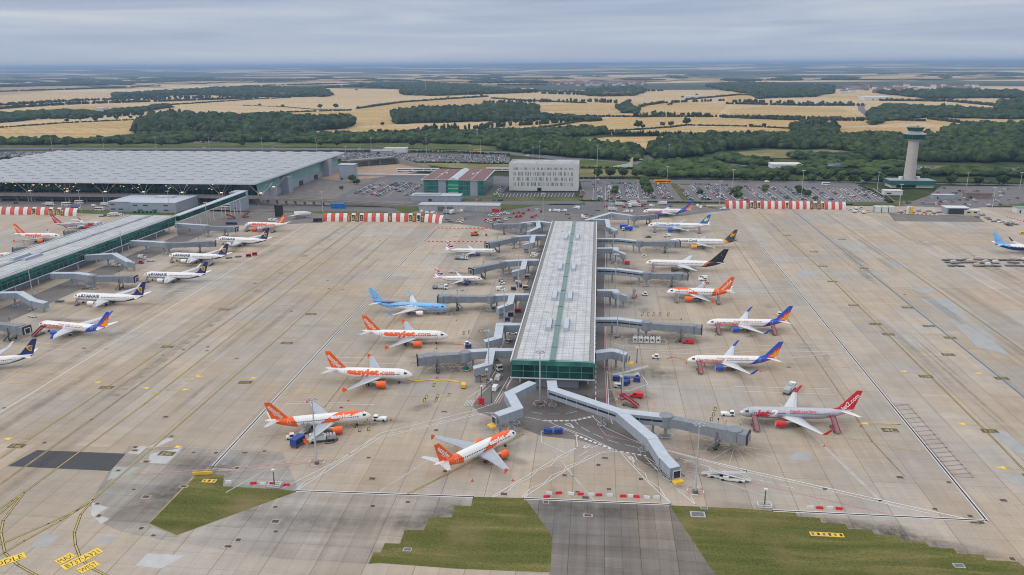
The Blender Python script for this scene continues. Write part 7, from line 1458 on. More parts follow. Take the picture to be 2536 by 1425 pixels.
# ---------------------------------------------------------------- car parks
CC=['white','silver','silver','grey','black','grey','blue','silver','silver','black','white','teal','white','silver','grey','red','white','white','silver']
cr=random.Random(99); SPOTS=[]   # (x,y,rz,label lot)
def row(p,q,fill,lot,px=True,pitch=2.55,slant=90):
    a,c=(P(*p),P(*q)) if px else (Vector((*p,0)),Vector((*q,0))); d=c-a; L=d.length; d.normalize(); ang=math.atan2(d.y,d.x)+rad(slant); n=int(L/pitch)
    for i in range(n):
        if cr.random()<fill: s=a+d*(i+.5)*pitch; SPOTS.append((s.x+cr.uniform(-.2,.2),s.y+cr.uniform(-.1,.1),ang+(PI if cr.random()<.3 else 0)+cr.uniform(-.04,.04),lot,i))
A_='hotel-side car park'
for i,(x0,y0,x1,y1,f) in enumerate([(1443,473,1441,488,.9),(1471,458,1471,466,.7),(1484,466,1486,496,.85),(1508,458,1512,496,.95),(1527,461,1533,494,.95),(1548,458,1560,493,.95),(1562,459,1576,492,.95),(1590,460,1600,493,.95),(1605,461,1620,493,.95),(1626,458,1645,494,.95),(1640,458,1664,495,.95),(1682,461,1712,496,.9),(1710,461,1745,497,.95),(1722,461,1757,497,.95),(1750,463,1790,497,.95),(1763,461,1800,497,.95),(1790,464,1830,497,.9),(1806,466,1850,499,.8)]): row((x0,y0),(x1,y1),f,'%s row of the %s'%(ordi(i),A_))
row((1465,454),(1640,456),.85,'back row of the '+A_); row((1720,457),(1810,460),.9,'back right row of the '+A_)
B_='half-empty car park'
for i in range(9): x=1845+i*34; row((x,462+i),(x+44,497),(.8,.75,.65,.5,.4,.35,.4,.35,.4)[i],'%s line of the %s'%(ordi(i),B_))
row((2128,465),(2200,499),.9,'hedge-side row of the '+B_); row((1840,501),(2100,505),.25,'front row of the '+B_)
C_='right-hand car park'
for i in range(8): y=468+i*5.5; row((2310-(i>4)*60,y),(2530,y+2),(.18,.2,.2,.15,.3,.25,.3,.3)[i],'%s line of the %s'%(ordi(i),C_),pitch=3.2)
row((2210,503),(2330,507),.7,'row below the control tower base')
D_='office car park'
for i,(x0,y0,x1,y1,f) in enumerate([(878,482,928,455,.55),(895,484,950,455,.5),(918,486,985,452,.7),(935,487,1000,452,.6),(975,474,1018,452,.8),(985,477,1025,456,.8),(1005,485,1045,458,.8)]): row((x0,y0),(x1,y1),f,'%s row of the %s'%(ordi(i),D_))
row((1228,484),(1245,462),.8,'line between office and hotel'); row((1150,496),(1260,498),.25,'road by the green office')
E_='dense car park behind the terminal'
for i in range(19): y=380.5+i*1.02+.0; row((840+(3 if i<8 else 0),y),(1015 if i<9 else 1030,y+.6),.7,'left half of the '+E_,pitch=2.6)
for i in range(20): y=384+i*1.0; row((1030+i*1.2,y),(1255,y+1.6),.85,'right half of the '+E_,pitch=2.6)
for i in range(10): y=379+i*1.9; row((-30,y),(120-i*8,y-1),.75,'far-left car park behind the terminal')
for i in range(5): row((2206,411+i*2),(2318,415+i*2),.6,'car park among the trees behind the control tower')
for i in range(3): row((2480,417+i*2.5),(2560,419+i*2.5),.6,'car park at the right edge behind the road')
for i in range(7): row((2500+i*3,345+i*1.6),(2570,336+i*1.6),.8,'distant car park in the woods at the right edge')
for i in range(2): row((480,352.5+i*1.5),(558,351+i*1.5),.8,'distant parked line by the wood, left')
SPOTS.sort(key=lambda s:s[1]**2+s[0]**2)
near=SPOTS[:300]; far=SPOTS[300:]; print('cars',len(SPOTS))
cnt={}
for x,y,a,lot,i in near:
    c=cr.choice(CC) if 'office and hotel' not in lot or i>3 else 'yellow'; q=Q((x,y,0)); cn=(c,lot); cnt.setdefault(cn,[]).append((q[0],x,y,a))
for (c,lot),L in cnt.items():
    L.sort()
    for k,(_,x,y,a) in enumerate(L):
        nm={'yellow':'lime'}.get(c,c)
        if len(L)==1: lab='the only %s car in the %s'%(nm,lot)
        else: lab='%s car, %s such from the left, %s'%(nm,ordi(k) if k<20 else 'last',lot)
        place('car_'+c,lab,(x,y,.05),a,group='parked cars',cat='car',scale=1.12)
def carstuff():
    src={}
    for c in set(CC):
        vs=[];fs=[];ms=[];mats=[]
        root=PROTO['car_'+c]['o']
        for ch in root.children:
            me=ch.data; o=len(vs); vs+=[tuple(v.co) for v in me.vertices]
            if ch.name.startswith('wheels'): 
                vs=vs[:o]; continue
            for p in me.polygons:
                m=me.materials[p.material_index]
                if m not in mats: mats.append(m)
                fs.append(tuple(o+i for i in p.vertices)); ms.append(mats.index(m))
        src[c]=(np.array(vs),fs,ms,mats)
    V=[];Fc=[];MI=[];mats=[];base=0
    for x,y,a,lot,i in far:
        v,f,m,mm=src[cr.choice(CC)]; ca,sa=math.cos(a),math.sin(a); w=np.stack([x+v[:,0]*ca-v[:,1]*sa,y+v[:,0]*sa+v[:,1]*ca,v[:,2]+.05],1); V.append(w)
        idx=[mats.index(q) if q in mats else (mats.append(q) or len(mats)-1) for q in mm]
        Fc+=[tuple(base+j for j in t) for t in f]; MI+=[idx[k] for k in m]; base+=len(v)
    me=bpy.data.meshes.new('distant_parked_cars'); me.from_pydata(np.concatenate(V).tolist(),[],Fc); [me.materials.append(m) for m in mats]; me.polygons.foreach_set('material_index',MI); me.update()
    o=bpy.data.objects.new('distant_parked_cars',me); COL.objects.link(o); tag(o,'mass of small parked cars in the dense and distant car parks','parked cars',kind='stuff')
carstuff()
# bay lines
b=MB()
for i in range(34): x=1842+i*10; line(b,[(x,466),(x+44,499)],.25,.09,lw)
for i in range(10): y=468+i*4.5; line(b,[(2318,y),(2520,y+2)],.22,.09,lw,dash=2.2,gap=2.2)
for i in range(22): x=1240+i*8.6; line(b,[(x,479),(x-4,488)],.25,.09,lw)
line(b,[(1235,483),(1425,485)],.2,.094,lw)
for p,q in (((1470,466),(1468,497)),((1500,460),(1500,497)),((1578,460),(1583,497)),((1670,460),(1695,497)),((860,488),(945,447)),((912,487),(985,450)),((955,487),(1008,452))): line(b,[p,q],.2,.09,lw)
b.build('parking_bay_lines',kind='structure')
sheet('hedge_strip',[(1662,460),(1683,459),(1718,497),(1690,497)],.10,verge); sheet('hedge_strip',[(1662,455),(1712,456),(1712,459),(1662,459)],.10,verge)
# ---------------------------------------------------------------- trees
def leafmat(name,c1,c2,c3):
    m=bpy.data.materials.new(name); m.use_nodes=True; nt,b=nodes(m); N=nt.nodes.new; L=nt.links.new; b.inputs['Roughness'].default_value=.9; b.inputs['Specular IOR Level'].default_value=.12
    g=N('ShaderNodeNewGeometry'); n=N('ShaderNodeTexNoise'); n.inputs['Scale'].default_value=.09; n.inputs['Detail'].default_value=3; L(g.outputs['Position'],n.inputs['Vector'])
    r=N('ShaderNodeValToRGB'); e=r.color_ramp.elements; e[0].position=.36;e[0].color=(*c1,1);e[1].position=.66;e[1].color=(*c3,1); k=e.new(.5);k.color=(*c2,1); L(n.outputs['Fac'],r.inputs[0])
    n2=N('ShaderNodeTexNoise'); n2.inputs['Scale'].default_value=.9; n2.inputs['Detail'].default_value=6; n2.inputs['Roughness'].default_value=.7; L(g.outputs['Position'],n2.inputs['Vector'])
    q=N('ShaderNodeMapRange'); q.inputs[1].default_value=.3;q.inputs[2].default_value=.7;q.inputs[3].default_value=.42;q.inputs[4].default_value=1.6;L(n2.outputs['Fac'],q.inputs[0])
    x=N('ShaderNodeMix');x.data_type='RGBA';x.blend_type='MULTIPLY';x.inputs[0].default_value=1;L(r.outputs[0],x.inputs[6]);L(q.outputs[0],x.inputs[7]);L(x.outputs[2],b.inputs['Base Color'])
    bp=N('ShaderNodeBump');bp.inputs['Strength'].default_value=.9;bp.inputs['Distance'].default_value=.8;L(n2.outputs['Fac'],bp.inputs['Height']);L(bp.outputs[0],b.inputs['Normal']); return m
leaf=leafmat('woodland_leaves',(.012,.027,.011),(.030,.056,.019),(.080,.112,.038)); leafd=leafmat('dark_wood_leaves',(.013,.027,.012),(.028,.049,.020),(.062,.088,.036)); leafb=leafmat('bright_scrub_leaves',(.028,.055,.016),(.055,.090,.026),(.085,.125,.040)); leaft=leafmat('roadside_tree_leaves',(.018,.038,.014),(.040,.068,.024),(.062,.092,.032)); bark=mat('bark',(.10,.075,.05),.9,var=.2)
tr=np.random.default_rng(4)
def ico(sub):
    bm=bmesh.new(); bmesh.ops.create_icosphere(bm,subdivisions=sub,radius=1); v=np.array([t.co[:] for t in bm.verts]); f=np.array([[q.index for q in t.verts] for t in bm.faces]); bm.free(); return v,f
def blobs(sub,n,amp,freq):
    out=[]; v0,f0=ico(sub)
    for i in range(n):
        d=np.array([1+amp*(noise.noise(Vector(p)*freq+Vector((i*7.1,3,1)))+.6*noise.noise(Vector(p)*freq*2.3+Vector((i*3.1,9,5)))) for p in v0]); v=v0*d[:,None]; v[:,2]*=.95; out.append((v,f0))
    return out
B3=blobs(3,8,.42,1.9); B2=blobs(2,10,.45,1.6); B1=blobs(1,8,.5,1.3)
def inpoly(pts,x,y):
    c=np.zeros(len(x),bool); n=len(pts); j=n-1
    for i in range(n):
        xi,yi=pts[i];xj,yj=pts[j]; k=((yi>y)!=(yj>y))&(x<(xj-xi)*(y-yi)/(yj-yi+1e-12)+xi); c^=k; j=i
    return c
def merged(name,items,m,mix=None,**kw):
    """items: list of (variant verts, faces, centre, scale xyz, rot)"""
    V=[];Fc=[];base=0
    for v,f,c,s,a in items:
        ca,sa=math.cos(a),math.sin(a); x=v[:,0]*s[0];y=v[:,1]*s[1]; V.append(np.stack([c[0]+x*ca-y*sa,c[1]+x*sa+y*ca,c[2]+v[:,2]*s[2]],1)); Fc.append(f+base); base+=len(v)
    V=np.concatenate(V);Fc=np.concatenate(Fc); me=bpy.data.meshes.new(name); me.vertices.add(len(V)); me.vertices.foreach_set('co',V.ravel()); nf=len(Fc)
    me.loops.add(nf*3); me.loops.foreach_set('vertex_index',Fc.ravel().astype(np.int32)); me.polygons.add(nf); me.polygons.foreach_set('loop_start',np.arange(0,nf*3,3,dtype=np.int32)); me.materials.append(m)
    if mix:
        [me.materials.append(q) for q in mix]; mi=np.concatenate([np.full(len(t[1]),k) for t,k in zip(items,tr.choice(3,len(items),p=[.62,.26,.12]))]).astype(np.int32); me.polygons.foreach_set('material_index',mi)
    me.update(calc_edges=True); me.validate()
    o=bpy.data.objects.new(name,me); COL.objects.link(o); tag(o,**kw); return o,nf
TOT=0
def wood(px,h,m,label,sp=None,px_=True,name='woodland',r0=None,jit=.45):
    """scatter crowns of height h over a pixel outline on the ground"""
    global TOT
    q=[P(x,y,0) for x,y in px] if px_ else [Vector((*p,0)) for p in px]; pts=[(v.x,v.y) for v in q]; xs=[p[0] for p in pts];ys=[p[1] for p in pts]; dist=math.hypot(sum(xs)/len(xs),min(ys)); sp=sp or max(10.,dist/125)
    gx,gy=np.meshgrid(np.arange(min(xs),max(xs)+sp,sp),np.arange(min(ys),max(ys)+sp,sp*1.0)); gx=gx.ravel()+tr.uniform(-jit,jit,gx.size)*sp; gy=gy.ravel()+tr.uniform(-jit,jit,gy.size)*sp
    k=inpoly(pts,gx,gy); gx=gx[k];gy=gy[k]
    if len(gx)<1: gx=np.array([sum(xs)/len(xs)]);gy=np.array([sum(ys)/len(ys)])
    BB=B2 if dist<2600 else B1; it=[]
    for x,y in zip(gx,gy):
        hh=h*tr.uniform(.55,1.3); w=sp*tr.uniform(.5,.95); v,f=BB[tr.integers(len(BB))]; it.append((v,f,(x,y,hh*.48),(w,w*tr.uniform(.85,1.15),hh*.52),tr.uniform(0,6.28)))
    o,n=merged(name,it,m,mix=(leaft,leafb) if m is not leafd else (leaf,leaft),label=label,cat='woodland',kind='stuff'); TOT+=n; return o
W_=[
([(0,354),(130,350),(230,352),(330,347),(350,336),(470,334),(620,338),(740,345),(930,340),(1100,345),(1180,350),(1240,352),(1230,363),(1150,358),(1000,354),(720,356),(690,352),(560,354),(490,350),(430,358),(330,356),(190,356),(120,360),(0,359)],9,leaf,'mixed tree belt behind the terminal and road, left'),
([(345,312),(380,296),(470,296),(640,298),(720,300),(760,302),(880,306),(865,318),(770,326),(740,346),(640,340),(480,336),(350,338),(338,326)],17,leafd,'big dark wood behind the tree belt, left of centre'),
([(690,345),(720,330),(800,338),(900,338),(1000,337),(1080,334),(1180,330),(1190,350),(1000,352),(800,352)],9,leaf,'scrubby tree belt in front of the wheat, left of centre'),
([(975,290),(1010,284),(1040,280),(1180,276),(1230,268),(1270,268),(1330,275),(1330,292),(1230,300),(1180,302),(1050,305),(980,308)],17,leafd,'long dark wood between the wheat fields, centre'),
([(1190,333),(1290,330),(1320,325),(1400,325),(1495,322),(1500,333),(1420,340),(1330,345),(1240,350),(1190,352)],10,leaf,'wooded slope below the golden field, centre'),
([(1185,348),(1330,352),(1420,358),(1500,364),(1585,376),(1595,388),(1570,398),(1480,394),(1380,388),(1290,380),(1240,372),(1235,360)],11,leaf,'dark tree belt behind the white hotel'),
([(1605,385),(1615,362),(1660,350),(1780,344),(2060,344),(2070,366),(1980,372),(1900,366),(1790,375),(1720,388),(1660,396),(1625,396)],12,leafd,'dark wood right of the junction road'),
([(1570,428),(1600,404),(1640,402),(1780,400),(1790,420),(1900,424),(1900,440),(1790,440),(1640,440)],6,leafb,'bright green thicket beside the roundabout'),
([(2060,345),(2200,342),(2330,340),(2536,345),(2620,350),(2640,400),(2536,400),(2450,404),(2380,402),(2180,398),(2160,380),(2060,370)],11,leaf,'large wood behind the control tower'),
([(2330,330),(2400,322),(2440,318),(2536,320),(2640,322),(2640,350),(2536,345),(2350,342)],14,leaf,'taller wood behind the control tower, right'),
([(1960,386),(2100,389),(2160,386),(2155,404),(2050,404),(1970,396)],8,leafd,'tree clump in front of the oval meadow'),
([(1900,424),(2100,428),(2360,430),(2536,434),(2640,438),(2640,444),(2536,440),(2300,436),(2100,434),(1900,433)],6,leaf,'low woodland strip along the tree-lined road'),
([(1780,388),(1830,391),(1900,400),(1900,412),(1780,404)],7,leafb,'scrub below the oval meadow, left'),([(1980,404),(2200,404),(2280,408),(2190,420),(2100,416),(2050,424),(1960,420)],5,leafb,'scrub between the depot and the control tower'),
([(2360,418),(2536,430),(2536,438),(2330,430)],6,leafb,'scrub strip behind the right-hand road'),
([(0,286),(60,282),(190,280),(280,278),(330,274),(420,262),(420,268),(325,281),(230,288),(190,296),(100,293),(60,300),(0,305)],10,leafd,'wooded ridge by the pale water tower, left'),
([(440,228),(560,220),(640,218),(800,224),(820,240),(640,242),(500,236),(330,240),(290,244),(280,236)],14,leafd,'far wood beyond the left fields'),
([(0,212),(120,207),(220,206),(380,202),(600,199),(780,197),(790,201),(640,203),(460,205),(220,212),(0,216)],11,leafd,'distant dark woodland band, left'),
([(995,222),(1010,216),(1160,213),(1200,222),(1330,230),(1200,234),(1080,238),(1000,236)],16,leafd,'rounded far wood with a slender mast, centre'),
([(870,215),(940,207),(1140,212),(1000,218),(990,222)],14,leafd,'far wood left of the slender mast'),
([(1455,224),(1560,218),(1600,226),(1570,238),(1500,240),(1450,238)],12,leafd,'far clump of woods below the red-roofed village'),
([(1750,214),(1830,206),(1900,210),(2060,216),(2060,232),(2020,240),(1960,242),(1880,246),(1860,234),(1800,226)],14,leafd,'broad far wood left of the distant village'),
([(2180,232),(2350,228),(2536,232),(2700,236),(2700,244),(2420,244),(2300,246)],16,leafd,'far wood around the distant village, right'),
([(1205,285),(1310,282),(1340,290),(1500,297),(1460,302),(1340,298),(1230,305)],10,leafd,'hedgerow wood in the middle of the golden fields'),
([(1530,268),(1560,262),(1580,278),(1550,282)],11,leafd,'small copse between two wheat fields, centre'),([(2150,280),(2200,262),(2420,275),(2560,285),(2560,297),(2300,292),(2200,300),(2160,310)],9,leafd,'hedges around the winding country road'),
([(1960,322),(1990,310),(2070,318),(2075,335),(2060,342),(1990,338)],13,leafd,'dark grove with poplars beside the golden field'),([(2480,262),(2536,250),(2640,252),(2640,290),(2536,285),(2470,278)],16,leafd,'big dark wood at the right edge'),
([(60,0),(60,1)],1,leaf,'x')]
for px,h,m,lab in W_:
    if lab!='x': wood(px,h,m,lab)
# far woodland bands out to the hills
for i in range(60):
    y=166+ (i/70)**1.25*40+random.uniform(-1,1); x=random.uniform(-150,2600); w=random.uniform(60,230); hh=random.uniform(1.,3.)*(y-155)/25+.4; yy=y-(x-1268)*.0067
    wood([(x,yy),(x+w*.3,yy-hh),(x+w*.8,yy-hh*.8),(x+w,yy),(x+w*.6,yy+hh*.5)],10,leafd,'distant woodland mass near the horizon',sp=max(22,P(1268,y).y/260))
for i in range(110):
    y=172+(i/110)*34+random.uniform(-1.5,1.5); x=random.uniform(-100,2620); w=random.uniform(18,85)*(y-150)/40+8; hh=random.uniform(.5,1.5)*(y-155)/25+.3; yy=y-(x-1268)*.0067
    wood([(x,yy),(x+w*.3,yy-hh),(x+w*.8,yy-hh*.8),(x+w,yy),(x+w*.6,yy+hh*.5)],13,leafd,'small distant copse among the far fields',sp=max(18,P(1268,y).y/300))
# hedges as narrow tree lines
def hedge(pts,h,w,lab,m=leafd,gap=.06):
    global TOT
    it=[]; q=[P(*p) for p in pts]
    for a,c in zip(q,q[1:]):
        L=(c-a).length; d=(c-a)/L; dist=a.y; st=max(2.6,min(dist/420,12)); t=0
        while t<L:
            if tr.random()>gap: p=a+d*t; hh=h*tr.uniform(.7,1.3); v,f=B1[tr.integers(8)]; it.append((v,f,(p.x+tr.uniform(-1,1),p.y+tr.uniform(-w,w)*.3,hh*.45),(st*.75,w*.6,hh*.6),tr.uniform(-.3,.3)))
            t+=st
    o,n=merged('hedge',it,m,label=lab,cat='hedge'); TOT+=n
H_=[([(600,284),(740,278),(873,274)],4,6,'dark straight hedge across the pale field above the left wood'),([(885,270),(1000,254),(1100,247),(1210,240)],6,9,'thick diagonal hedge across the central pale fields'),([(600,262),(700,265),(780,272),(870,273)],2,3,'thin hedge with single trees, pale field left of centre'),
([(0,317),(150,306),(300,299),(370,297)],3,5,'long hedge with isolated trees in the left wheat'),([(0,271),(60,266),(200,258),(400,252),(640,244)],9,13,'hedge across the far left fields'),([(0,262),(200,250),(280,248),(420,240)],9,12,'farther hedge across the left fields'),
([(400,262),(520,254),(640,246),(720,243)],4,7,'hedge along the top of the left pale field'),([(1500,326),(1580,322),(1660,316),(1700,311),(1860,314),(1980,321)],3,5,'hedge with round trees in the golden fields, right of centre'),([(1505,334),(1650,338),(1780,339),(2060,337)],8,10,'tree hedge above the narrow golden field'),
([(1400,290),(1560,290),(1900,290),(2300,301)],5,8,'long hedge between golden and pale fields, right'),([(1560,252),(1540,262),(1580,280)],8,12,'hedge running down between two central wheat fields'),([(1100,326),(1200,326),(1330,320),(1450,300)],4,7,'hedge below the central dark wood'),([(950,330),(1010,328),(1120,322)],5,8,'hedge in the wheat left of centre'),
([(1450,256),(1300,250),(1215,244)],5,8,'hedge above the central wheat field'),([(1800,258),(1990,262),(2140,262)],7,12,'tree-lined hedge beyond the right pale field'),([(1790,292),(1960,298),(2140,300)],8,10,'tree hedge below the right pale field'),([(2300,296),(2440,312),(2536,316)],6,10,'hedge beyond the control tower fields'),
([(880,212),(1000,208),(1350,212)],8,14,'far hedge line, centre'),([(1300,226),(1450,230),(1600,224)],8,14,'far hedge line below the village'),([(1700,248),(1830,236),(1900,238)],6,10,'far hedge, right of centre'),([(600,214),(700,212),(830,209)],8,12,'far hedge line, left of centre'),
([(0,228),(180,222),(280,218),(400,214)],8,14,'far hedge line, left'),([(2180,250),(2350,252),(2500,266)],8,12,'hedge beyond the winding road'),([(1436,443),(1900,447),(2100,449),(2250,452),(2536,456)],1.6,3,'low clipped hedge along the tree-lined road'),([(830,398),(1030,403),(1262,407)],2,3,'low hedge in front of the dense car park'),([(840,375),(1100,376),(1262,384)],2,3,'low hedge behind the dense car park'),
([(1442,498),(1650,502),(1800,504),(2110,508)],1.2,2,'low shrub line in front of the main car park'),([(2125,462),(2160,475),(2205,503)],2.2,3,'hedge between the half-empty car park and the tower'),([(1440,416),(1560,418),(1600,419)],2,3,'hedge behind the round roadside trees'),([(1640,458),(1668,496)],1.5,2,'x'),([(-20,397),(50,394),(60,399)],4,6,'hedge at the far-left car park')]
for p,h,w,l in H_:
    if l!='x': hedge(p,h,w,l,leaf if p[0][1]>330 else leafd)
for p,h,w,l in [([(0,300),(110,295),(240,293),(330,286),(450,281)],11,15,'broken line of field trees in the left wheat'),([(280,250),(420,246),(640,238),(740,236)],12,16,'line of big trees beyond the left fields'),([(1030,325),(1100,320),(1190,322),(1210,316),(1330,309),(1440,300)],10,14,'broken tree line in the central golden fields'),([(1200,259),(1300,254),(1450,252),(1530,256)],11,15,'tree line above the central wheat field'),([(1570,292),(1640,289),(1760,290)],10,14,'scattered trees along the middle hedge'),([(1800,253),(1900,256),(2000,260),(2130,262)],11,14,'tree line beyond the right pale field'),([(2330,268),(2450,280),(2536,290)],11,14,'tree line right of the winding road'),([(1340,232),(1460,236),(1560,228),(1640,226)],11,16,'dark tree line below the red-roofed village'),([(620,218),(760,222),(880,214),(1000,210)],12,18,'far tree line left of the radio mast'),([(1560,275),(1600,262),(1640,256),(1800,250)],8,12,'hedge curving over the right wheat fields')]: hedge(p,h,w,l,leafd,gap=.45)
print('foliage tris',TOT)
# single trees (trunk + crown of many lumps)
def treeproto(name,h,w,m,shape='round'):
    r=thing(name,'x','tree'); b=MB(); b.tube((0,0,0),(0,0,h*.5),h*.035,h*.02,bark,6)
    for t in range(4): a=t*1.6; b.tube((0,0,h*.28),(math.cos(a)*w*.3,math.sin(a)*w*.3,h*.55),h*.018,h*.008,bark,4)
    b.build('trunk',r); it=[]; rr_=np.random.default_rng(abs(hash(name+shape+str(h)))%1000 if False else int(h*7+w*13))
    for i in range(46):
        u=rr_.normal(size=3); u/=np.linalg.norm(u); k=rr_.uniform(.35,.86); c=(u[0]*w/2*k,u[1]*w/2*k,h*.56+u[2]*h*.36*k); s=w*rr_.uniform(.11,.19); v,f=B2[rr_.integers(10)]
        if shape=='column': c=(u[0]*w*.35*k,u[1]*w*.35*k,h*.5+u[2]*h*.46*k)
        it.append((v,f,c,(s,s,s*.9),rr_.uniform(0,6)))
    o,n=merged('crown',it,m); o.parent=r; return r
proto('t_round',treeproto('roadside_tree',10.5,10.5,leaft)); proto('t_bright',treeproto('roadside_tree',8.5,8.8,leaft)); proto('t_field',treeproto('field_tree',13,14,leafd)); proto('t_small',treeproto('field_tree',8,9,leafd)); proto('t_poplar',treeproto('poplar_tree',24,8,leafd,'column')); proto('t_park',treeproto('car_park_tree',7,7.5,leafb))
RT=[(1481,439),(1511,439),(1542,439),(1574,439),(1611,441),(1644,443),(1770,444),(1805,446),(1840,449),(1875,447),(1907,449),(1942,449),(2009,451),(2046,450),(2079,452),(2113,453),(2145,453),(2183,452),(2216,454),(2289,455),(2356,456),(2422,457),(2482,458)]
for i,(x,y) in enumerate(RT): veh('t_round' if i%3 else 't_bright',x,y,cr.uniform(0,360),'round green tree lining the car park road, %s from the left'%(ordi(i) if i<20 else ('third from the right','second from the right','rightmost')[i-20]),scale=cr.uniform(.9,1.15),group='round trees along the road',cat='tree')
FT=[(166,303),(200,300),(237,300),(289,296),(324,294),(350,294),(364,294),(415,283),(424,282),(445,282),(463,281),(292,250),(320,249),(345,248),(365,248),(405,246),(422,246),(448,245),(643,262),(700,266),(793,269),(832,269),(947,311),(940,330),(958,331),(1034,326),(1050,324),(1215,312),(1247,309),(1277,308),(1320,305),(1304,307),(1352,302),(1368,302),(1580,318),(1592,318),(1641,313),(1661,312),(1700,310),(1860,316),(1892,315),(1575,290),(1600,289),(1620,289),(1636,289),(1690,289),(1705,290),(1720,290),(1655,262),(1662,261),(1690,243),(1725,240),(883,225),(1170,243),(1193,242),(1110,244),(1260,225)]
for i,(x,y) in enumerate(FT): veh('t_field' if cr.random()<.45 else 't_small',x,y,cr.uniform(0,360),'isolated dark tree standing among the wheat fields and hedges',scale=cr.uniform(.85,1.25),group='isolated field trees',cat='tree')
for i,(x,y) in enumerate(((1995,327),(2003,327),(2012,328),(2025,322),(2032,322),(2058,327),(2068,330))): veh('t_poplar',x,y,0,'tall narrow poplar in the grove by the golden field, %s from the left'%ordi(i),scale=cr.uniform(.8,1.05),group='poplars',cat='tree')
for i,(x,y,s) in enumerate(((1600,472,1.5),(1606,482,1.3),(1594,462,1.4),(1523,482,.9),(1525,473,.8),(1735,482,.8),(1820,484,1.2),(1828,494,1.1),(1830,474,.9),(1893,477,.8),(1895,471,.9),(1983,483,1.1),(1998,487,1.),(1978,475,1.),(2018,496,.6),(874,452,1.3),(884,458,1.0),(846,470,.6))): veh('t_park',x,y,cr.uniform(0,360),'bushy car park tree, %s outwards from the hotel'%ordi(i) if i<15 else 'bush on the cleared ground by the terminal, %s of three'%('largest','middle','smallest')[i-15],scale=s,group='car park trees',cat='tree')
for i,x in enumerate((165,300,400,600,795,835,1020,1055)): veh('t_field',x,363,cr.uniform(0,360),'full tree on the road verge behind the terminal, %s from the left'%ordi(i),scale=.8,group='verge trees behind the terminal',cat='tree')
unused()
# slender radio masts
for x,y,ty,l in ((1055,236,203,'slender pale radio mast rising from the far wood'),(1182,347,320,'lattice telecom mast in the tree belt left of the hotel')):
    a=P(x,y); z=5
    while Q((a.x,a.y,z))[1]>ty and z<150: z+=1
    r=thing('radio_mast',l,'mast',(a.x,a.y,0)); b=MB()
    for dx,dy in ((-1,-1),(1,-1),(0,1)): b.tube((dx*1.2,dy*1.2,0),(dx*.3,dy*.3,z),.3,.2,steel,4)
    for t in np.arange(.05,1,.08): k=1.2-(.9*t); b.tube((-k,-k,z*t),(k,-k,z*(t+.06)),.15,.15,steel,4)
    b.build('lattice',r); b=MB(); b.box(-1.2,1.2,-1,1,z*.9,z*.96,offw); b.build('antenna_panels',r)
# tilted wing sculpture by the roundabout
a=P(1528,417); r=thing('fin_sculpture','pale fin-shaped sculpture lying beside the roundabout','sculpture',(a.x,a.y,0)); b=MB(); b.hexa([(-12,-.6,0),(18,-.6,0),(18,.6,0),(-12,.6,0),(-11,-.3,.6),(17,-.3,6.5),(17,.3,6.5),(-11,.3,.6)],offw); b.build('blade',r); b=MB(); b.plate([(12,0,0),(18.5,0,0),(18.5,0,13),(16,0,12)],.6,cream); b.build('fin',r)
# ---------------------------------------------------------------- air
hz_=bpy.data.materials.new('haze_air'); hz_.use_nodes=True; nt=hz_.node_tree; nt.nodes.clear(); o_=nt.nodes.new('ShaderNodeOutputMaterial'); v_=nt.nodes.new('ShaderNodeVolumePrincipled'); v_.inputs['Color'].default_value=(.42,.61,.92,1); v_.inputs['Density'].default_value=HAZE; v_.inputs['Anisotropy'].default_value=0; nt.links.new(v_.outputs[0],o_.inputs['Volume'])
b=MB(); b.box(-BIG-500,BIG+500,-3500,BIG+500,-1.7,166,hz_); b.build('haze',kind='stuff')
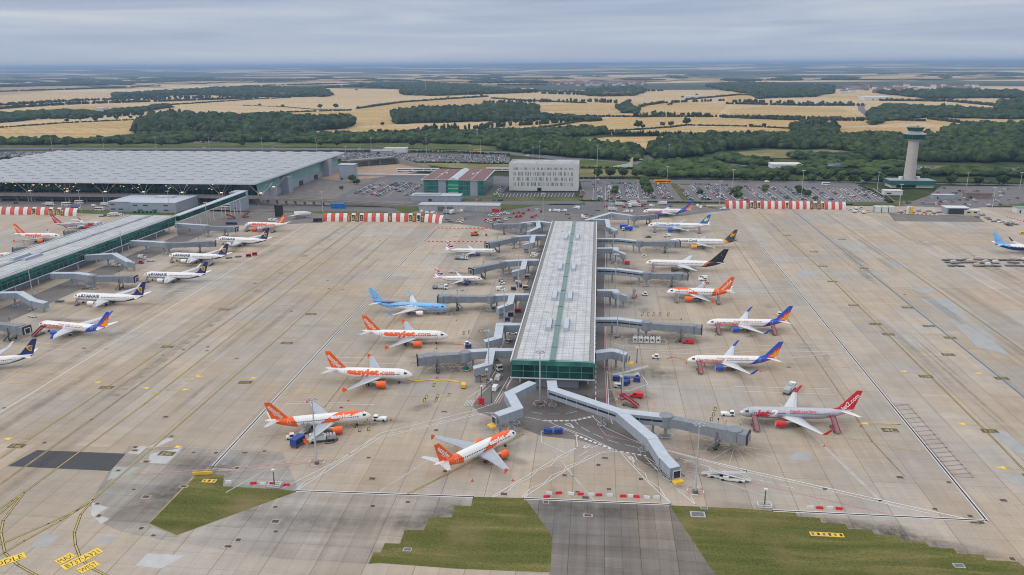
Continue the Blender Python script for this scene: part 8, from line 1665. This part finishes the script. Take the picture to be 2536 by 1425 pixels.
# ---------------------------------------------------------------- sky and sun
w=bpy.data.worlds.new('World'); S.world=w; w.use_nodes=True; nt=w.node_tree; N=nt.nodes.new; L=nt.links.new; bg=nt.nodes['Background']; bg.inputs[1].default_value=.10
sky=N('ShaderNodeTexSky'); sky.sky_type='NISHITA'; sky.sun_disc=False; sky.sun_elevation=rad(28); sky.sun_rotation=rad(250); sky.air_density=1.4; sky.dust_density=2.5
tc=N('ShaderNodeTexCoord'); sp=N('ShaderNodeSeparateXYZ'); L(tc.outputs['Generated'],sp.inputs[0])
def mr(inp,a,b_,c,d,cl=True):
    q=N('ShaderNodeMapRange'); q.clamp=cl; q.inputs[1].default_value=a;q.inputs[2].default_value=b_;q.inputs[3].default_value=c;q.inputs[4].default_value=d; L(inp,q.inputs[0]); return q.outputs[0]
vm=N('ShaderNodeVectorMath'); vm.operation='MULTIPLY'; vm.inputs[1].default_value=(2.6,2.6,46); L(tc.outputs['Generated'],vm.inputs[0])
n1=N('ShaderNodeTexNoise'); n1.inputs['Scale'].default_value=1.; n1.inputs['Detail'].default_value=7; n1.inputs['Roughness'].default_value=.52; n1.inputs['Distortion'].default_value=.5; L(vm.outputs[0],n1.inputs['Vector'])
cr_=N('ShaderNodeValToRGB'); e=cr_.color_ramp.elements; e[0].position=.36; e[0].color=(3.95,4.75,6.35,1); e[1].position=.70; e[1].color=(6.5,6.9,7.5,1); k=e.new(.52); k.color=(4.95,5.7,7.0,1); L(n1.outputs['Fac'],cr_.inputs[0])
# warm pale glow low on the horizon, brighter overhead (overcast sky)
lo=N('ShaderNodeMix'); lo.data_type='RGBA'; L(mr(sp.outputs[2],-.01,.035,1,0),lo.inputs[0]); L(cr_.outputs[0],lo.inputs[6]); lo.inputs[7].default_value=(5.5,6.1,7.1,1)
hi=N('ShaderNodeMix'); hi.data_type='RGBA'; L(mr(sp.outputs[2],.10,.75,0,1),hi.inputs[0]); L(lo.outputs[2],hi.inputs[6]); hi.inputs[7].default_value=(13.2,13.0,13.0,1)
fin=N('ShaderNodeMix'); fin.data_type='RGBA'; fin.inputs[0].default_value=.90; L(sky.outputs[0],fin.inputs[6]); L(hi.outputs[2],fin.inputs[7]); L(fin.outputs[2],bg.inputs[0])
sun=bpy.data.lights.new('sun','SUN'); sun.energy=.9; sun.angle=rad(14); sun.color=(1,.93,.84); so=bpy.data.objects.new('sun',sun); COL.objects.link(so)
# sky sun_rotation is measured clockwise from +Y
el,az=rad(28),rad(250); dv=Vector((math.sin(az)*math.cos(el),math.cos(az)*math.cos(el),math.sin(el))); so.rotation_euler=dv.to_track_quat('Z','Y').to_euler()
vs=S.view_settings; vs.view_transform='Standard'; vs.look='None'; vs.exposure=0; vs.gamma=1
S.cycles.filter_width=1.05; S.cycles.volume_bounces=0; S.cycles.max_bounces=6
